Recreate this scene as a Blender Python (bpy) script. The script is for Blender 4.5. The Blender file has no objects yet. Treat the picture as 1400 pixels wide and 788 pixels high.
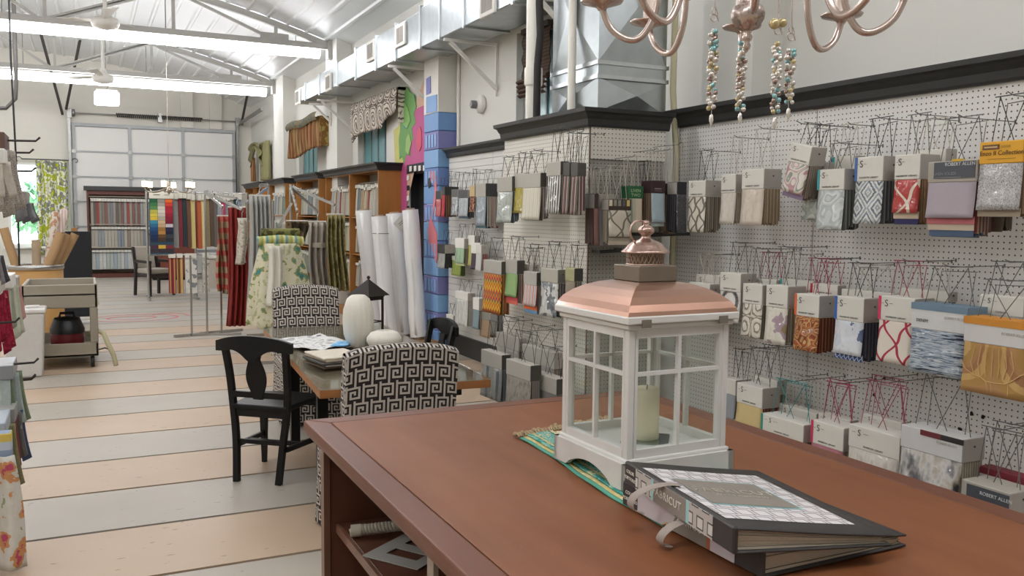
import bpy, bmesh, math, random
from mathutils import Vector, Matrix
random.seed(7)
PI = math.pi
scene = bpy.context.scene
C = scene.collection

# ------------------------------------------------------------------ camera
FPX, W, HH, CAMH = 1195.0, 1400.0, 788.0, 1.6
YAW, PITCH, ROLL = math.radians(26), math.radians(4.73), math.radians(0.61)
cF = Vector((math.sin(YAW)*math.cos(PITCH), math.cos(YAW)*math.cos(PITCH), -math.sin(PITCH)))
cR0 = Vector((math.cos(YAW), -math.sin(YAW), 0)); cU0 = cR0.cross(cF)
cR = cR0*math.cos(ROLL) + cU0*math.sin(ROLL); cU = -cR0*math.sin(ROLL) + cU0*math.cos(ROLL)
CAM = Vector((0, 0, CAMH))
cam_data = bpy.data.cameras.new('camera'); cam_data.sensor_width = 36; cam_data.lens = FPX/W*36
cam_data.clip_start = 0.05; cam_data.clip_end = 200
cam = bpy.data.objects.new('camera', cam_data); C.objects.link(cam)
m4 = Matrix((cR, cU, -cF)).transposed().to_4x4(); m4.translation = CAM
cam.matrix_world = m4
scene.camera = cam

# ------------------------------------------------------------------ world and exposure
world = bpy.data.worlds.new('world'); scene.world = world; world.use_nodes = True
bgn = world.node_tree.nodes['Background']; bgn.inputs[0].default_value = (0.80, 0.92, 1.0, 1); bgn.inputs[1].default_value = 3.0
vs = scene.view_settings
vs.view_transform = 'Standard'; vs.look = 'None'; vs.exposure = 1.1; vs.gamma = 1.0; vs.use_curve_mapping = False
TUBE_STRENGTH = 7.4      # fluorescent rows

# ------------------------------------------------------------------ measuring helpers (photo pixel -> point on a real plane)
def ray(u, v): return cF + cR*((u-700)/FPX) - cU*((v-394)/FPX)
def onX(u, v, X): d = ray(u, v); return d*(X/d.x) + CAM
def onY(u, v, Y): d = ray(u, v); return d*(Y/d.y) + CAM
def onZ(u, v, Z): d = ray(u, v); return d*((Z-CAMH)/d.z) + CAM

# ------------------------------------------------------------------ materials
def lin(c): return c/12.92 if c <= 0.04045 else ((c+0.055)/1.055)**2.4
def col(h):
    if isinstance(h, str):
        h = h.lstrip('#'); return tuple(lin(int(h[i:i+2], 16)/255) for i in (0, 2, 4)) + (1,)
    return tuple(h)
MATS = {}
def new_mat(name):
    m = bpy.data.materials.new(name); m.use_nodes = True
    return m, m.node_tree, m.node_tree.nodes['Principled BSDF']
def mat(c, rough=0.6, metal=0.0, var=0.06, nscale=25, bump=0.0, coat=0.0, alpha=None, trans=0.0, emit=None, spec=0.5, sheen=0):
    key = (c, rough, metal, var, nscale, bump, coat, trans, emit, spec, sheen)
    if key in MATS: return MATS[key]
    m, nt, b = new_mat('mat_%d' % len(MATS)); N = nt.nodes; L = nt.links
    cc = col(c)
    b.inputs['Roughness'].default_value = rough; b.inputs['Metallic'].default_value = metal
    b.inputs['Specular IOR Level'].default_value = spec
    if coat: b.inputs['Coat Weight'].default_value = coat; b.inputs['Coat Roughness'].default_value = 0.08
    if trans: b.inputs['Transmission Weight'].default_value = trans
    if sheen: b.inputs['Sheen Weight'].default_value = sheen
    if emit:
        b.inputs['Emission Color'].default_value = cc; b.inputs['Emission Strength'].default_value = emit
    tc = N.new('ShaderNodeTexCoord'); no = N.new('ShaderNodeTexNoise'); no.inputs['Scale'].default_value = nscale
    no.inputs['Detail'].default_value = 4
    L.new(tc.outputs['Object'], no.inputs['Vector'])
    mx = N.new('ShaderNodeMix'); mx.data_type = 'RGBA'
    mx.inputs[6].default_value = tuple(x*(1-var) for x in cc[:3])+(1,); mx.inputs[7].default_value = tuple(min(1, x*(1+var)) for x in cc[:3])+(1,)
    L.new(no.outputs['Fac'], mx.inputs[0]); L.new(mx.outputs[2], b.inputs['Base Color'])
    if bump:
        bp = N.new('ShaderNodeBump'); bp.inputs['Strength'].default_value = bump; bp.inputs['Distance'].default_value = 0.01
        L.new(no.outputs['Fac'], bp.inputs['Height']); L.new(bp.outputs[0], b.inputs['Normal'])
    MATS[key] = m
    return m

class G:
    """tiny node-expression builder"""
    def __init__(s, nt): s.nt = nt
    def m(s, op, a, b=None, c=None):
        n = s.nt.nodes.new('ShaderNodeMath'); n.operation = op
        for i, x in enumerate((a, b, c)):
            if x is None: continue
            if isinstance(x, (int, float)): n.inputs[i].default_value = x
            else: s.nt.links.new(x, n.inputs[i])
        return n.outputs[0]
    def noise(s, vec, scale, detail=3):
        n = s.nt.nodes.new('ShaderNodeTexNoise'); n.inputs['Scale'].default_value = scale; n.inputs['Detail'].default_value = detail
        s.nt.links.new(vec, n.inputs['Vector']); return n.outputs['Fac']
    def voro(s, vec, scale, out='Distance'):
        n = s.nt.nodes.new('ShaderNodeTexVoronoi'); n.inputs['Scale'].default_value = scale
        s.nt.links.new(vec, n.inputs['Vector']); return n.outputs[out]
    def ramp(s, fac, cols, const=True):
        r = s.nt.nodes.new('ShaderNodeValToRGB'); r.color_ramp.interpolation = 'CONSTANT' if const else 'LINEAR'
        e = r.color_ramp.elements; n = len(cols)
        pos = [i/n if const else i/max(1, n-1) for i in range(n)]
        e[0].position = 0; e[0].color = col(cols[0]); e[1].position = pos[1] if n > 1 else 1; e[1].color = col(cols[min(1, n-1)])
        for i in range(2, n): q = e.new(pos[i]); q.color = col(cols[i])
        s.nt.links.new(fac, r.inputs[0]); return r.outputs[0]

def pat(kind, cols, s=10.0, rough=0.8, sleeve=False, axis='Z'):
    """patterned cloth; x = width, z = height of the object's own space"""
    cols = tuple(cols); key = ('pat', kind, cols, s, rough, sleeve, axis)
    if key in MATS: return MATS[key]
    m, nt, b = new_mat('cloth_%d' % len(MATS)); g = G(nt); N = nt.nodes; L = nt.links
    tc = N.new('ShaderNodeTexCoord'); sp = N.new('ShaderNodeSeparateXYZ'); L.new(tc.outputs['Object'], sp.inputs[0])
    vec = tc.outputs['Object']; x = sp.outputs[1] if axis == 'YZ' else sp.outputs[0]; z = sp.outputs[1] if axis == 'Y' else sp.outputs[2]
    const = True
    fr = lambda a: g.m('FRACT', a)
    if kind == 'plain': t = g.noise(vec, 60); const = False
    elif kind == 'vstripe': t = fr(g.m('MULTIPLY', x, s))
    elif kind == 'hstripe': t = fr(g.m('MULTIPLY', g.m('ADD', z, 5.0), s))
    elif kind == 'chevron': t = fr(g.m('MULTIPLY', g.m('ADD', g.m('ADD', z, 5.0), g.m('MULTIPLY', g.m('PINGPONG', g.m('ADD', x, 5.0), 0.5/s*0.6), 1.7)), s*0.5))
    elif kind == 'lattice':
        u = g.m('ADD', g.m('MULTIPLY', x, s), g.m('MULTIPLY', g.m('SINE', g.m('MULTIPLY', z, s*PI*2)), 0.09)); v = g.m('MULTIPLY', z, s*0.7)
        d1 = g.m('ABSOLUTE', g.m('SUBTRACT', fr(g.m('ADD', u, v)), 0.5)); d2 = g.m('ABSOLUTE', g.m('SUBTRACT', fr(g.m('SUBTRACT', u, v)), 0.5))
        t = g.m('SUBTRACT', 1.0, g.m('MULTIPLY', g.m('MINIMUM', d1, d2), 4.2))
    elif kind == 'ikat':
        a = g.m('ABSOLUTE', g.m('SUBTRACT', fr(g.m('MULTIPLY', x, s)), 0.5)); c = g.m('ABSOLUTE', g.m('SUBTRACT', fr(g.m('MULTIPLY', z, s*0.8)), 0.5))
        t = fr(g.m('ADD', g.m('MULTIPLY', g.m('ADD', a, c), 2.6), g.m('MULTIPLY', g.noise(vec, 90), 0.35)))
    elif kind == 'floral':
        d = g.voro(vec, s); n = g.noise(vec, s*2.3, 5)
        t = g.m('ADD', g.m('MULTIPLY', d, 0.75), g.m('MULTIPLY', g.m('SUBTRACT', n, 0.5), 0.9))
    elif kind == 'damask':
        a = g.m('MULTIPLY', g.m('SINE', g.m('MULTIPLY', x, s*PI)), g.m('SINE', g.m('MULTIPLY', z, s*PI*0.8)))
        t = fr(g.m('ADD', g.m('MULTIPLY', g.m('ABSOLUTE', a), 1.6), g.m('MULTIPLY', g.noise(vec, s*3), 0.8)))
    elif kind == 'paisley':
        t = fr(g.m('MULTIPLY', g.noise(vec, s, 1), 7.0))
    elif kind == 'abstract':
        mp = N.new('ShaderNodeMapping'); mp.inputs['Scale'].default_value = (1, 1, 0.55); L.new(vec, mp.inputs[0])
        t = g.m('MULTIPLY_ADD', g.m('SUBTRACT', g.noise(mp.outputs[0], s, 6), 0.5), 2.4, 0.5); const = False
    elif kind == 'streak':
        mp = N.new('ShaderNodeMapping'); mp.inputs['Scale'].default_value = (0.12, 1, 1.6); L.new(vec, mp.inputs[0])
        t = g.m('MULTIPLY_ADD', g.m('SUBTRACT', g.noise(mp.outputs[0], s, 4), 0.5), 2.6, 0.5)
    elif kind == 'tweed': t = g.m('MULTIPLY_ADD', g.m('SUBTRACT', g.noise(vec, 220, 6), 0.5), 2.2, 0.5); const = False
    elif kind == 'plaid':
        a = fr(g.m('MULTIPLY', x, s)); c = fr(g.m('MULTIPLY', z, s))
        t = g.m('ADD', g.m('MULTIPLY', g.m('GREATER_THAN', a, 0.5), 0.45), g.m('MULTIPLY', g.m('GREATER_THAN', c, 0.55), 0.4))
    elif kind == 'ring':
        r = g.m('SQRT', g.m('ADD', g.m('POWER', g.m('MULTIPLY', x, s), 2.0), g.m('POWER', g.m('MULTIPLY', g.m('SUBTRACT', z, 0.11), s), 2.0)))
        t = g.m('ADD', g.m('MULTIPLY', g.m('ABSOLUTE', g.m('SUBTRACT', r, 0.75)), 1.6), g.m('MULTIPLY', g.noise(vec, 160), 0.3))
    elif kind == 'honey':
        a = g.m('ABSOLUTE', g.m('SUBTRACT', fr(g.m('MULTIPLY', x, s)), 0.5)); row = g.m('FLOOR', g.m('MULTIPLY', z, s))
        a2 = g.m('ABSOLUTE', g.m('SUBTRACT', fr(g.m('ADD', g.m('MULTIPLY', x, s), g.m('MULTIPLY', row, 0.5))), 0.5))
        c = g.m('ABSOLUTE', g.m('SUBTRACT', fr(g.m('MULTIPLY', z, s)), 0.5))
        t = fr(g.m('MULTIPLY', g.m('MAXIMUM', a2, c), 1.999))
    else: t = g.noise(vec, 60); const = False
    c = g.ramp(t, cols, const)
    L.new(c, b.inputs['Base Color']); b.inputs['Roughness'].default_value = rough; b.inputs['Specular IOR Level'].default_value = 0.25
    wv = g.noise(vec, 700, 2); bp = N.new('ShaderNodeBump'); bp.inputs['Strength'].default_value = 0.15; bp.inputs['Distance'].default_value = 0.002
    L.new(wv, bp.inputs['Height']); L.new(bp.outputs[0], b.inputs['Normal'])
    if sleeve:
        b.inputs['Coat Weight'].default_value = 1.0; b.inputs['Coat Roughness'].default_value = 0.06
        cn = g.noise(vec, 14, 2); b2 = N.new('ShaderNodeBump'); b2.inputs['Strength'].default_value = 1.0; b2.inputs['Distance'].default_value = 0.045
        L.new(cn, b2.inputs['Height']); L.new(b2.outputs[0], b.inputs['Coat Normal'])
    MATS[key] = m
    return m

# ------------------------------------------------------------------ mesh helpers
class MB:
    def __init__(s): s.v = []; s.f = []; s.mi = []; s.sm = []
    def add(s, vs, fs, mi=0, smooth=False):
        o = len(s.v); s.v += [tuple(p) for p in vs]
        for f in fs: s.f.append(tuple(o+i for i in f)); s.mi.append(mi); s.sm.append(smooth)
        return s
    def box(s, c, d, mi=0, rot=None, taper=None):
        hx, hy, hz = d[0]/2, d[1]/2, d[2]/2
        ps = [Vector((x*hx, y*hy, z*hz)) for z in (-1, 1) for x, y in ((-1, -1), (1, -1), (1, 1), (-1, 1))]
        if taper:
            for p in ps[4:]: p.x *= taper[0]; p.y *= taper[1]
        if rot is not None: ps = [rot @ p for p in ps]
        c = Vector(c)
        return s.add([p+c for p in ps], [(3, 2, 1, 0), (4, 5, 6, 7), (0, 1, 5, 4), (1, 2, 6, 5), (2, 3, 7, 6), (3, 0, 4, 7)], mi)
    def bb(s, a, b, mi=0):
        a = Vector(a); b = Vector(b); return s.box((a+b)/2, [abs(q) for q in (b-a)], mi)
    def bar(s, p, q, w, h=None, mi=0, up=(0, 0, 1)):
        p = Vector(p); q = Vector(q); h = h or w; d = q-p; L = d.length
        if L < 1e-6: return s
        d.normalize(); u = Vector(up)
        if abs(d.dot(u)) > 0.98: u = Vector((0, 1, 0))
        r = d.cross(u).normalized(); u = r.cross(d)
        R = Matrix((r, d, u)).transposed()
        return s.box((p+q)/2, (w, L, h), mi, R)
    def tube(s, path, r, n=8, mi=0, cap=True, closed=False):
        P = [Vector(p) for p in path]; k = len(P); rs = r if isinstance(r, (list, tuple)) else [r]*k
        vs = []; prev = None
        for i, p in enumerate(P):
            a = P[(i-1) % k] if (i > 0 or closed) else p; c = P[(i+1) % k] if (i < k-1 or closed) else p
            d = (c-a)
            if d.length < 1e-9: d = Vector((0, 0, 1))
            d.normalize()
            if prev is None:
                u = Vector((0, 0, 1)) if abs(d.z) < 0.9 else Vector((1, 0, 0)); x = d.cross(u).normalized()
            else: x = (prev - d*prev.dot(d)).normalized()
            prev = x; y = d.cross(x)
            for j in range(n):
                t = 2*PI*j/n; vs.append(p + (x*math.cos(t)+y*math.sin(t))*rs[i])
        fs = []
        for i in range(k if closed else k-1):
            for j in range(n):
                a = i*n+j; b_ = i*n+(j+1) % n; i2 = (i+1) % k; fs.append((a, b_, i2*n+(j+1) % n, i2*n+j))
        s.add(vs, fs, mi, True)
        if cap and not closed: s.add(vs[:n], [tuple(range(n))[::-1]], mi); s.add(vs[-n:], [tuple(range(n))], mi)
        return s
    def lathe(s, prof, n=24, mi=0, c=(0, 0, 0), flute=0, fl=0.0, smooth=True):
        vs = []
        for r, z in prof:
            for j in range(n):
                t = 2*PI*j/n; rr = r*(1-fl*abs(math.sin(t*flute/2))**0.6) if flute else r
                rr = r*(1-fl+fl*abs(math.sin(t*flute/2))**0.5) if flute else r
                vs.append((c[0]+rr*math.cos(t), c[1]+rr*math.sin(t), c[2]+z))
        fs = []
        for i in range(len(prof)-1):
            for j in range(n): fs.append((i*n+j, i*n+(j+1) % n, (i+1)*n+(j+1) % n, (i+1)*n+j))
        s.add(vs, fs, mi, smooth)
        if prof[0][0] > 1e-4: s.add(vs[:n], [tuple(range(n))[::-1]], mi)
        if prof[-1][0] > 1e-4: s.add(vs[-n:], [tuple(range(n))], mi)
        return s
    def grid(s, fn, nu, nv, mi=0, smooth=True, mfn=None):
        o = len(s.v)
        for j in range(nv+1):
            for i in range(nu+1): s.v.append(tuple(fn(i/nu, j/nv)))
        for j in range(nv):
            for i in range(nu):
                a = o+j*(nu+1)+i; s.f.append((a, a+1, a+nu+2, a+nu+1)); s.mi.append(mfn(i, j) if mfn else mi); s.sm.append(smooth)
        return s
    def ball(s, c, r, n=10, m=6, mi=0, sz=1.0):
        return s.lathe([(max(1e-5, r*math.sin(PI*i/m)), -r*sz*math.cos(PI*i/m)) for i in range(m+1)], n, mi, c)
    def prism(s, poly, y0, y1, mi=0):
        """polygon in x,z extruded along y"""
        n = len(poly); vs = [(x, y0, z) for x, z in poly]+[(x, y1, z) for x, z in poly]
        fs = [tuple(range(n))[::-1] if y1 > y0 else tuple(range(n)), tuple(range(n, 2*n))]
        fs += [(i, (i+1) % n, n+(i+1) % n, n+i) for i in range(n)]
        return s.add(vs, fs, mi)
    def mesh(s, name, mats):
        me = bpy.data.meshes.new(name); me.from_pydata(s.v, [], s.f)
        mats = mats if isinstance(mats, (list, tuple)) else [mats]
        for m in mats: me.materials.append(m)
        me.polygons.foreach_set('material_index', s.mi); me.polygons.foreach_set('use_smooth', s.sm); me.update()
        return me
    def build(s, name, mats, parent=None, loc=(0, 0, 0), rz=0.0, fix=True):
        me = s.mesh(name, mats)
        if fix:
            bm = bmesh.new(); bm.from_mesh(me); bmesh.ops.recalc_face_normals(bm, faces=bm.faces); bm.to_mesh(me); bm.free()
        return link(name, me, parent, loc, rz)
def link(name, me, parent=None, loc=(0, 0, 0), rz=0.0):
    o = bpy.data.objects.new(name, me); C.objects.link(o)
    if parent: o.parent = parent
    o.location = loc
    if rz: o.rotation_euler = (0, 0, rz)
    return o
def bevel(o, w=0.004, seg=2):
    b = o.modifiers.new('bevel', 'BEVEL'); b.width = w; b.segments = seg; b.limit_method = 'ANGLE'; return o
def solid(o, t=0.004): b = o.modifiers.new('solid', 'SOLIDIFY'); b.thickness = t; return o
def tag(o, label, cat, group=None):
    o['label'] = label; o['category'] = cat
    if group: o['group'] = group
    return o
def thing(name, label, cat, loc=(0, 0, 0), rz=0.0, group=None):
    o = bpy.data.objects.new(name, None); C.objects.link(o); o.location = loc; o.rotation_euler = (0, 0, rz); o.empty_display_size = 0.1
    return tag(o, label, cat, group)
def struct(o): o['kind'] = 'structure'; return o
def copy_tree(o, parent=None):
    c = o.copy(); C.objects.link(c)
    if parent is not None: c.parent = parent
    for ch in list(o.children): copy_tree(ch, c)
    return c
def text(s, size, m, parent, loc, rot=(PI/2, 0, 0), name='lettering', align='CENTER', ext=0.0004, sp=1.0):
    cu = bpy.data.curves.new(name, 'FONT'); cu.body = s; cu.size = size; cu.align_x = align; cu.extrude = ext; cu.space_character = sp; cu.resolution_u = 3
    t = bpy.data.objects.new('tmp', cu); C.objects.link(t); bpy.context.view_layer.update()
    dg = bpy.context.evaluated_depsgraph_get(); me = bpy.data.meshes.new_from_object(t.evaluated_get(dg))
    bpy.data.objects.remove(t); me.materials.clear(); me.materials.append(m)
    o = bpy.data.objects.new(name, me); C.objects.link(o); o.parent = parent; o.location = loc; o.rotation_euler = rot
    return o
def polyX(pts, X, t, m, name, parent=None):
    """flat patch lying on the plane x = X, corners measured in the photo"""
    q = [onX(u, v, X) for u, v in pts]; n = len(q)
    b = MB(); vs = [(X, p.y, p.z) for p in q]+[(X+t, p.y, p.z) for p in q]
    b.add(vs, [tuple(range(n)), tuple(range(n, 2*n))[::-1]]+[(i, (i+1) % n, n+(i+1) % n, n+i) for i in range(n)])
    return b.build(name, m, parent)

# common materials
WHITE = mat('#e9e7e0', 0.6, var=0.03, nscale=8); WALLW = mat('#dedcd3', 0.75, var=0.03, nscale=3, bump=0.15)
BLACKTRIM = mat('#2b2b2a', 0.45, var=0.15, nscale=6); BLACK = mat('#17171a', 0.4); DARK = mat('#111111', 0.8)
CARD = mat('#d8d5ca', 0.7, var=0.03); CARD2 = mat('#c9c6ba', 0.7, var=0.03); INK = mat('#55534e', 0.8); INKPALE = mat('#b3aea2', 0.8)
STEEL = mat('#8c8c88', 0.35, 0.9, var=0.1); CHROME = mat('#b9b9b6', 0.25, 0.95, var=0.05); GALV = mat('#b4bbbd', 0.32, 0.9, var=0.22, nscale=9)
WIREK = mat('#3b3a38', 0.5); WIREW = mat('#bdb7aa', 0.5); WIREG = mat('#6a6864', 0.5); WIRER = mat('#a04058', 0.5); WIRET = mat('#2d8d8c', 0.5)

def glass_mat(name='clear_glass', tint='#fbfdfc', amt=0.12):
    m = bpy.data.materials.new(name); m.use_nodes = True; nt = m.node_tree; nt.nodes.clear()
    o = nt.nodes.new('ShaderNodeOutputMaterial'); t = nt.nodes.new('ShaderNodeBsdfTransparent'); gl = nt.nodes.new('ShaderNodeBsdfGlossy')
    mx = nt.nodes.new('ShaderNodeMixShader'); lw = nt.nodes.new('ShaderNodeLayerWeight'); lw.inputs[0].default_value = 0.5; pw = nt.nodes.new('ShaderNodeMath'); pw.operation = 'POWER'; nt.links.new(lw.outputs['Facing'], pw.inputs[0]); pw.inputs[1].default_value = 4.0; fr = nt.nodes.new('ShaderNodeMath'); fr.operation = 'MULTIPLY_ADD'; nt.links.new(pw.outputs[0], fr.inputs[0]); fr.inputs[1].default_value = 0.45; fr.inputs[2].default_value = 0.03
    t.inputs[0].default_value = col(tint); gl.inputs['Roughness'].default_value = 0.03
    nt.links.new(fr.outputs[0], mx.inputs[0]); nt.links.new(t.outputs[0], mx.inputs[1]); nt.links.new(gl.outputs[0], mx.inputs[2]); nt.links.new(mx.outputs[0], o.inputs[0])
    return m
GLASS = glass_mat()

# ================================================================== FLOOR
floor = struct(MB().bb((-8, -6, -0.2), (4.2, 24.2, -0.012)).build('floor', mat('#232221', 0.95)))
def floor_mat(name, c, c2, dark):
    m, nt, b = new_mat(name); g = G(nt); N = nt.nodes; L = nt.links
    tc = N.new('ShaderNodeTexCoord'); geo = N.new('ShaderNodeNewGeometry'); vec = geo.outputs['Position']
    base = g.ramp(g.m('MULTIPLY_ADD', g.m('SUBTRACT', g.noise(vec, 1.1, 6), 0.5), 1.8, 0.5), (c, c2), False)
    mp = N.new('ShaderNodeMapping'); mp.inputs['Scale'].default_value = (5, 14, 1); mp.inputs['Rotation'].default_value = (0, 0, 0.5); L.new(vec, mp.inputs[0])
    sp = g.m('GREATER_THAN', g.m('ADD', g.noise(mp.outputs[0], 2.3, 5), g.m('MULTIPLY', g.m('SUBTRACT', g.noise(vec, 1.7, 2), 0.5), 0.25)), 0.695)
    mx = N.new('ShaderNodeMix'); mx.data_type = 'RGBA'; L.new(g.m('MULTIPLY', sp, 0.55), mx.inputs[0]); L.new(base, mx.inputs[6]); mx.inputs[7].default_value = col(dark)
    L.new(mx.outputs[2], b.inputs['Base Color']); b.inputs['Roughness'].default_value = 0.42; b.inputs['Specular IOR Level'].default_value = 0.25
    r = g.ramp(g.noise(vec, 3, 4), ((0.34,)*3+(1,), (0.52,)*3+(1,)), False); L.new(r, b.inputs['Roughness'])
    return m
FTAN = floor_mat('floor_tan', '#b39c84', '#bda78f', '#5d5348'); FGREY = floor_mat('floor_grey', '#a79f92', '#b2aa9d', '#55534e'); FGREY2 = floor_mat('floor_grey_far', '#a39f97', '#ada9a1', '#6a6864')
y0, wd = 4.04, 0.688
for k in range(-15, 30):
    a = y0+k*wd
    if a > 23.9: break
    m = (FTAN if k % 2 == 0 else FGREY) if a < 13.0 else (FGREY if k % 2 else FGREY2)
    MB().bb((-7.99, a+0.013, -0.02), (3.99, min(23.99, a+wd-0.013), 0.0)).build('floor_strip', m, floor)

# ================================================================== WALLS
def wall_holes(name, X0, X1, ya, yb, zt, holes, m):
    ys = sorted({ya, yb} | {h[0] for h in holes} | {h[1] for h in holes}); zs = sorted({0, zt} | {h[2] for h in holes} | {h[3] for h in holes})
    b = MB()
    for i in range(len(ys)-1):
        for j in range(len(zs)-1):
            cy, cz = (ys[i]+ys[i+1])/2, (zs[j]+zs[j+1])/2
            if any(h[0] < cy < h[1] and h[2] < cz < h[3] for h in holes): continue
            b.bb((X0, ys[i], zs[j]), (X1, ys[i+1], zs[j+1]))
    return struct(b.build(name, m))
winA = (16.7, 18.3, 1.5, 3.2); winB = (12.45, 13.95, 1.5, 3.2); winC = (21.3, 22.9, 1.5, 3.2); winR = (7.2, 8.15, 1.9, 3.45); doorH = (10.75, 11.45, 0, 2.22)
def block_mat(c, name):
    m, nt, b = new_mat(name); g = G(nt); N = nt.nodes; L = nt.links
    geo = N.new('ShaderNodeNewGeometry'); sp = N.new('ShaderNodeSeparateXYZ'); L.new(geo.outputs['Position'], sp.inputs[0])
    row = g.m('FRACT', g.m('MULTIPLY', sp.outputs[2], 1/0.6)); hc = g.m('FRACT', g.m('MULTIPLY', g.m('ADD', sp.outputs[0], sp.outputs[1]), 1/1.2))
    j = g.m('MAXIMUM', g.m('LESS_THAN', row, 0.012), g.m('MULTIPLY', g.m('LESS_THAN', hc, 0.006), 0.7))
    bp = N.new('ShaderNodeBump'); bp.inputs['Strength'].default_value = 0.5; bp.inputs['Distance'].default_value = -0.006; L.new(j, bp.inputs['Height'])
    b2 = N.new('ShaderNodeBump'); b2.inputs['Strength'].default_value = 0.12; b2.inputs['Distance'].default_value = 0.004; L.new(g.noise(geo.outputs['Position'], 30, 5), b2.inputs['Height']); L.new(bp.outputs[0], b2.inputs['Normal'])
    L.new(b2.outputs[0], b.inputs['Normal']); b.inputs['Roughness'].default_value = 0.6
    cc = g.ramp(g.noise(geo.outputs['Position'], 0.9, 4), c, False); L.new(cc, b.inputs['Base Color'])
    return m
WBLOCK = block_mat(('#d9d8d0', '#e2e1da'), 'painted_block'); WBACK = block_mat(('#d3cfc3', '#dedbd1'), 'painted_block_back')
wall_right = wall_holes('wall_right', 4.0, 4.2, -6, 24.2, 4.6, [winA, winB, winC, winR, doorH], WBLOCK)
struct(MB().bb((-8.2, -6, 0), (-8.0, 24.2, 4.6)).build('wall_left', WALLW))
struct(MB().bb((-8.2, -6.2, 0), (4.2, -6.0, 5.6)).build('wall_front', WALLW))
# back wall: window and garage-door openings
bw = MB()
for a, b_, z0, z1 in [(-8.2, -1.65, 0, 5.6), (-1.65, -0.45, 0, 0.75), (-1.65, -0.45, 2.75, 5.6), (-0.45, 4.2, 0, 5.6)]: bw.bb((a, 24.0, z0), (b_, 24.2, z1))
wall_back = struct(bw.build('wall_back', WBACK))
# pilasters on the right wall
for n, (ya, yb) in enumerate([(4.32, 4.81), (14.3, 15.0), (18.6, 19.6)]):
    struct(MB().bb((3.75, ya, 0), (4.0, yb, 4.55)).build('trim_%d' % (n+1), WBLOCK))
# pilasters between back-wall blocks
for x in (2.25, 2.95): struct(MB().bb((x, 23.9, 3.75), (x+0.3, 24.0, 4.95)).build('trim_%d' % (10+int(x)), WBACK))

# ================================================================== ROOF
def rz_(x): return 5.42-0.0292*(x+2)**2
ROOF = mat('#e6e8e9', 0.4, 0.2, var=0.04, nscale=2)
rb = MB(); nx = 24
rb.grid(lambda u, v: (-8+12.05*u, -6+30*v, rz_(-8+12.05*u)), nx, 2)
rb.grid(lambda u, v: (-8+12.05*u, -6+30*v, rz_(-8+12.05*u)+0.15), nx, 2)
ceiling = struct(rb.build('ceiling', ROOF))
ribm = {}
for i in range(38):
    x = -7.8+0.31*i; sl = math.atan(-0.0584*(x+2))
    o = MB().prism([(-0.04, 0), (-0.018, -0.03), (0.018, -0.03), (0.04, 0)], -6, 24, 0).build('roof_rib', ROOF, ceiling, (x, 0, rz_(x)))
    o.rotation_euler = (0, -sl, 0)
# arched steel trusses
TR = mat('#b9b8b3', 0.5, 0.2, var=0.08)
def truss(Y, label):
    t = thing('roof_truss', label, 'truss', (0, Y, 0))
    zc = 4.36; xs = [3.75-11.5*i/24 for i in range(25)]
    b = MB()
    for i in range(24): b.bar((xs[i], 0, rz_(xs[i])-0.09), (xs[i+1], 0, rz_(xs[i+1])-0.09), 0.1, 0.09)
    b.build('top_chord', TR, t)
    MB().bar((3.75, 0, zc), (-7.75, 0, zc), 0.08, 0.09).build('bottom_chord', TR, t)
    pts = [2.85, 1.3, -0.45, -2.0, -3.55, -5.3, -6.85]
    for i, x in enumerate(pts):
        MB().bar((x, 0, zc), (x, 0, rz_(x)-0.1), 0.05).build('vertical_strut', TR, t)
    dg = [(3.55, 2.85, 1), (2.85, 1.3, 1), (1.3, -0.45, 0), (-0.45, -2, 1), (-2, -3.55, 0), (-3.55, -5.3, 1), (-5.3, -6.85, 0)]
    for a, b2, up in [(2.9, 1.35, 1), (1.25, -0.4, 0), (-0.5, 1.2, 1), (-0.5, -1.95, 1), (-3.55, -2.05, 0), (-5.3, -3.6, 1)]:
        za, zb = (zc, rz_(b2)-0.12) if up else (rz_(a)-0.12, zc)
        MB().bar((a, 0, za), (b2, 0, zb), 0.045).build('diagonal_strut', TR, t)
    MB().bb((2.6, -0.02, zc-0.03), (3.05, 0.02, zc+0.14)).build('gusset_plate', TR, t); MB().bb((3.68, -0.07, zc-0.2), (3.8, 0.07, zc+0.18)).build('end_bracket', TR, t)
    return t
truss(14.65, 'grey arched steel truss above the first fluorescent row, ending at the pilaster')
truss(19.45, 'grey arched steel truss closest to the garage door')
truss(9.8, 'grey arched steel truss over the dining table')
truss(4.9, 'grey arched steel truss over the work table')

# fluorescent rows -------------------------------------------------
TUBE = mat('#fbfbff', 0.5, emit=TUBE_STRENGTH, var=0.0)
def tube_row(Y, z, label, off=None):
    t = thing('fluorescent_light' if not off else 'fluorescent_light_over_%s_offscreen' % off, label, 'light', (0, Y, z))
    MB().bb((-7.2, -0.06, 0.075), (3.6, 0.06, 0.13)).build('housing', WHITE, t)
    x, L_ = (3.58, 2.38) if not off else (3.58, 10.78)
    while x > -7.0:
        R_ = [(0.125*math.sin(a_), 0.035-0.085*math.cos(a_)) for a_ in [(-1+2*k/16)*2.35 for k in range(17)]]
        b = MB(); n_ = len(R_); b.add([(x, y, z_) for y, z_ in R_]+[(x-L_, y, z_) for y, z_ in R_], [(k, k+1, n_+k+1, n_+k) for k in range(n_-1)]+[tuple(range(n_)), tuple(range(n_, 2*n_))[::-1], (0, n_-1, 2*n_-1, n_)])
        b.build('diffuser' if not off else 'diffuser_over_%s_offscreen' % off, TUBE, t); x -= L_+0.02
    for hx in (3.2, 1.2, -1.0, -3.5, -6): MB().tube([(hx, 0, 0.1), (hx, 0, rz_(hx)-z)], 0.008, 6).build('hanger_rod', STEEL, t)
tube_row(14.8, 4.235, 'long lit fluorescent strip under the truss over the garment racks')
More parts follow.
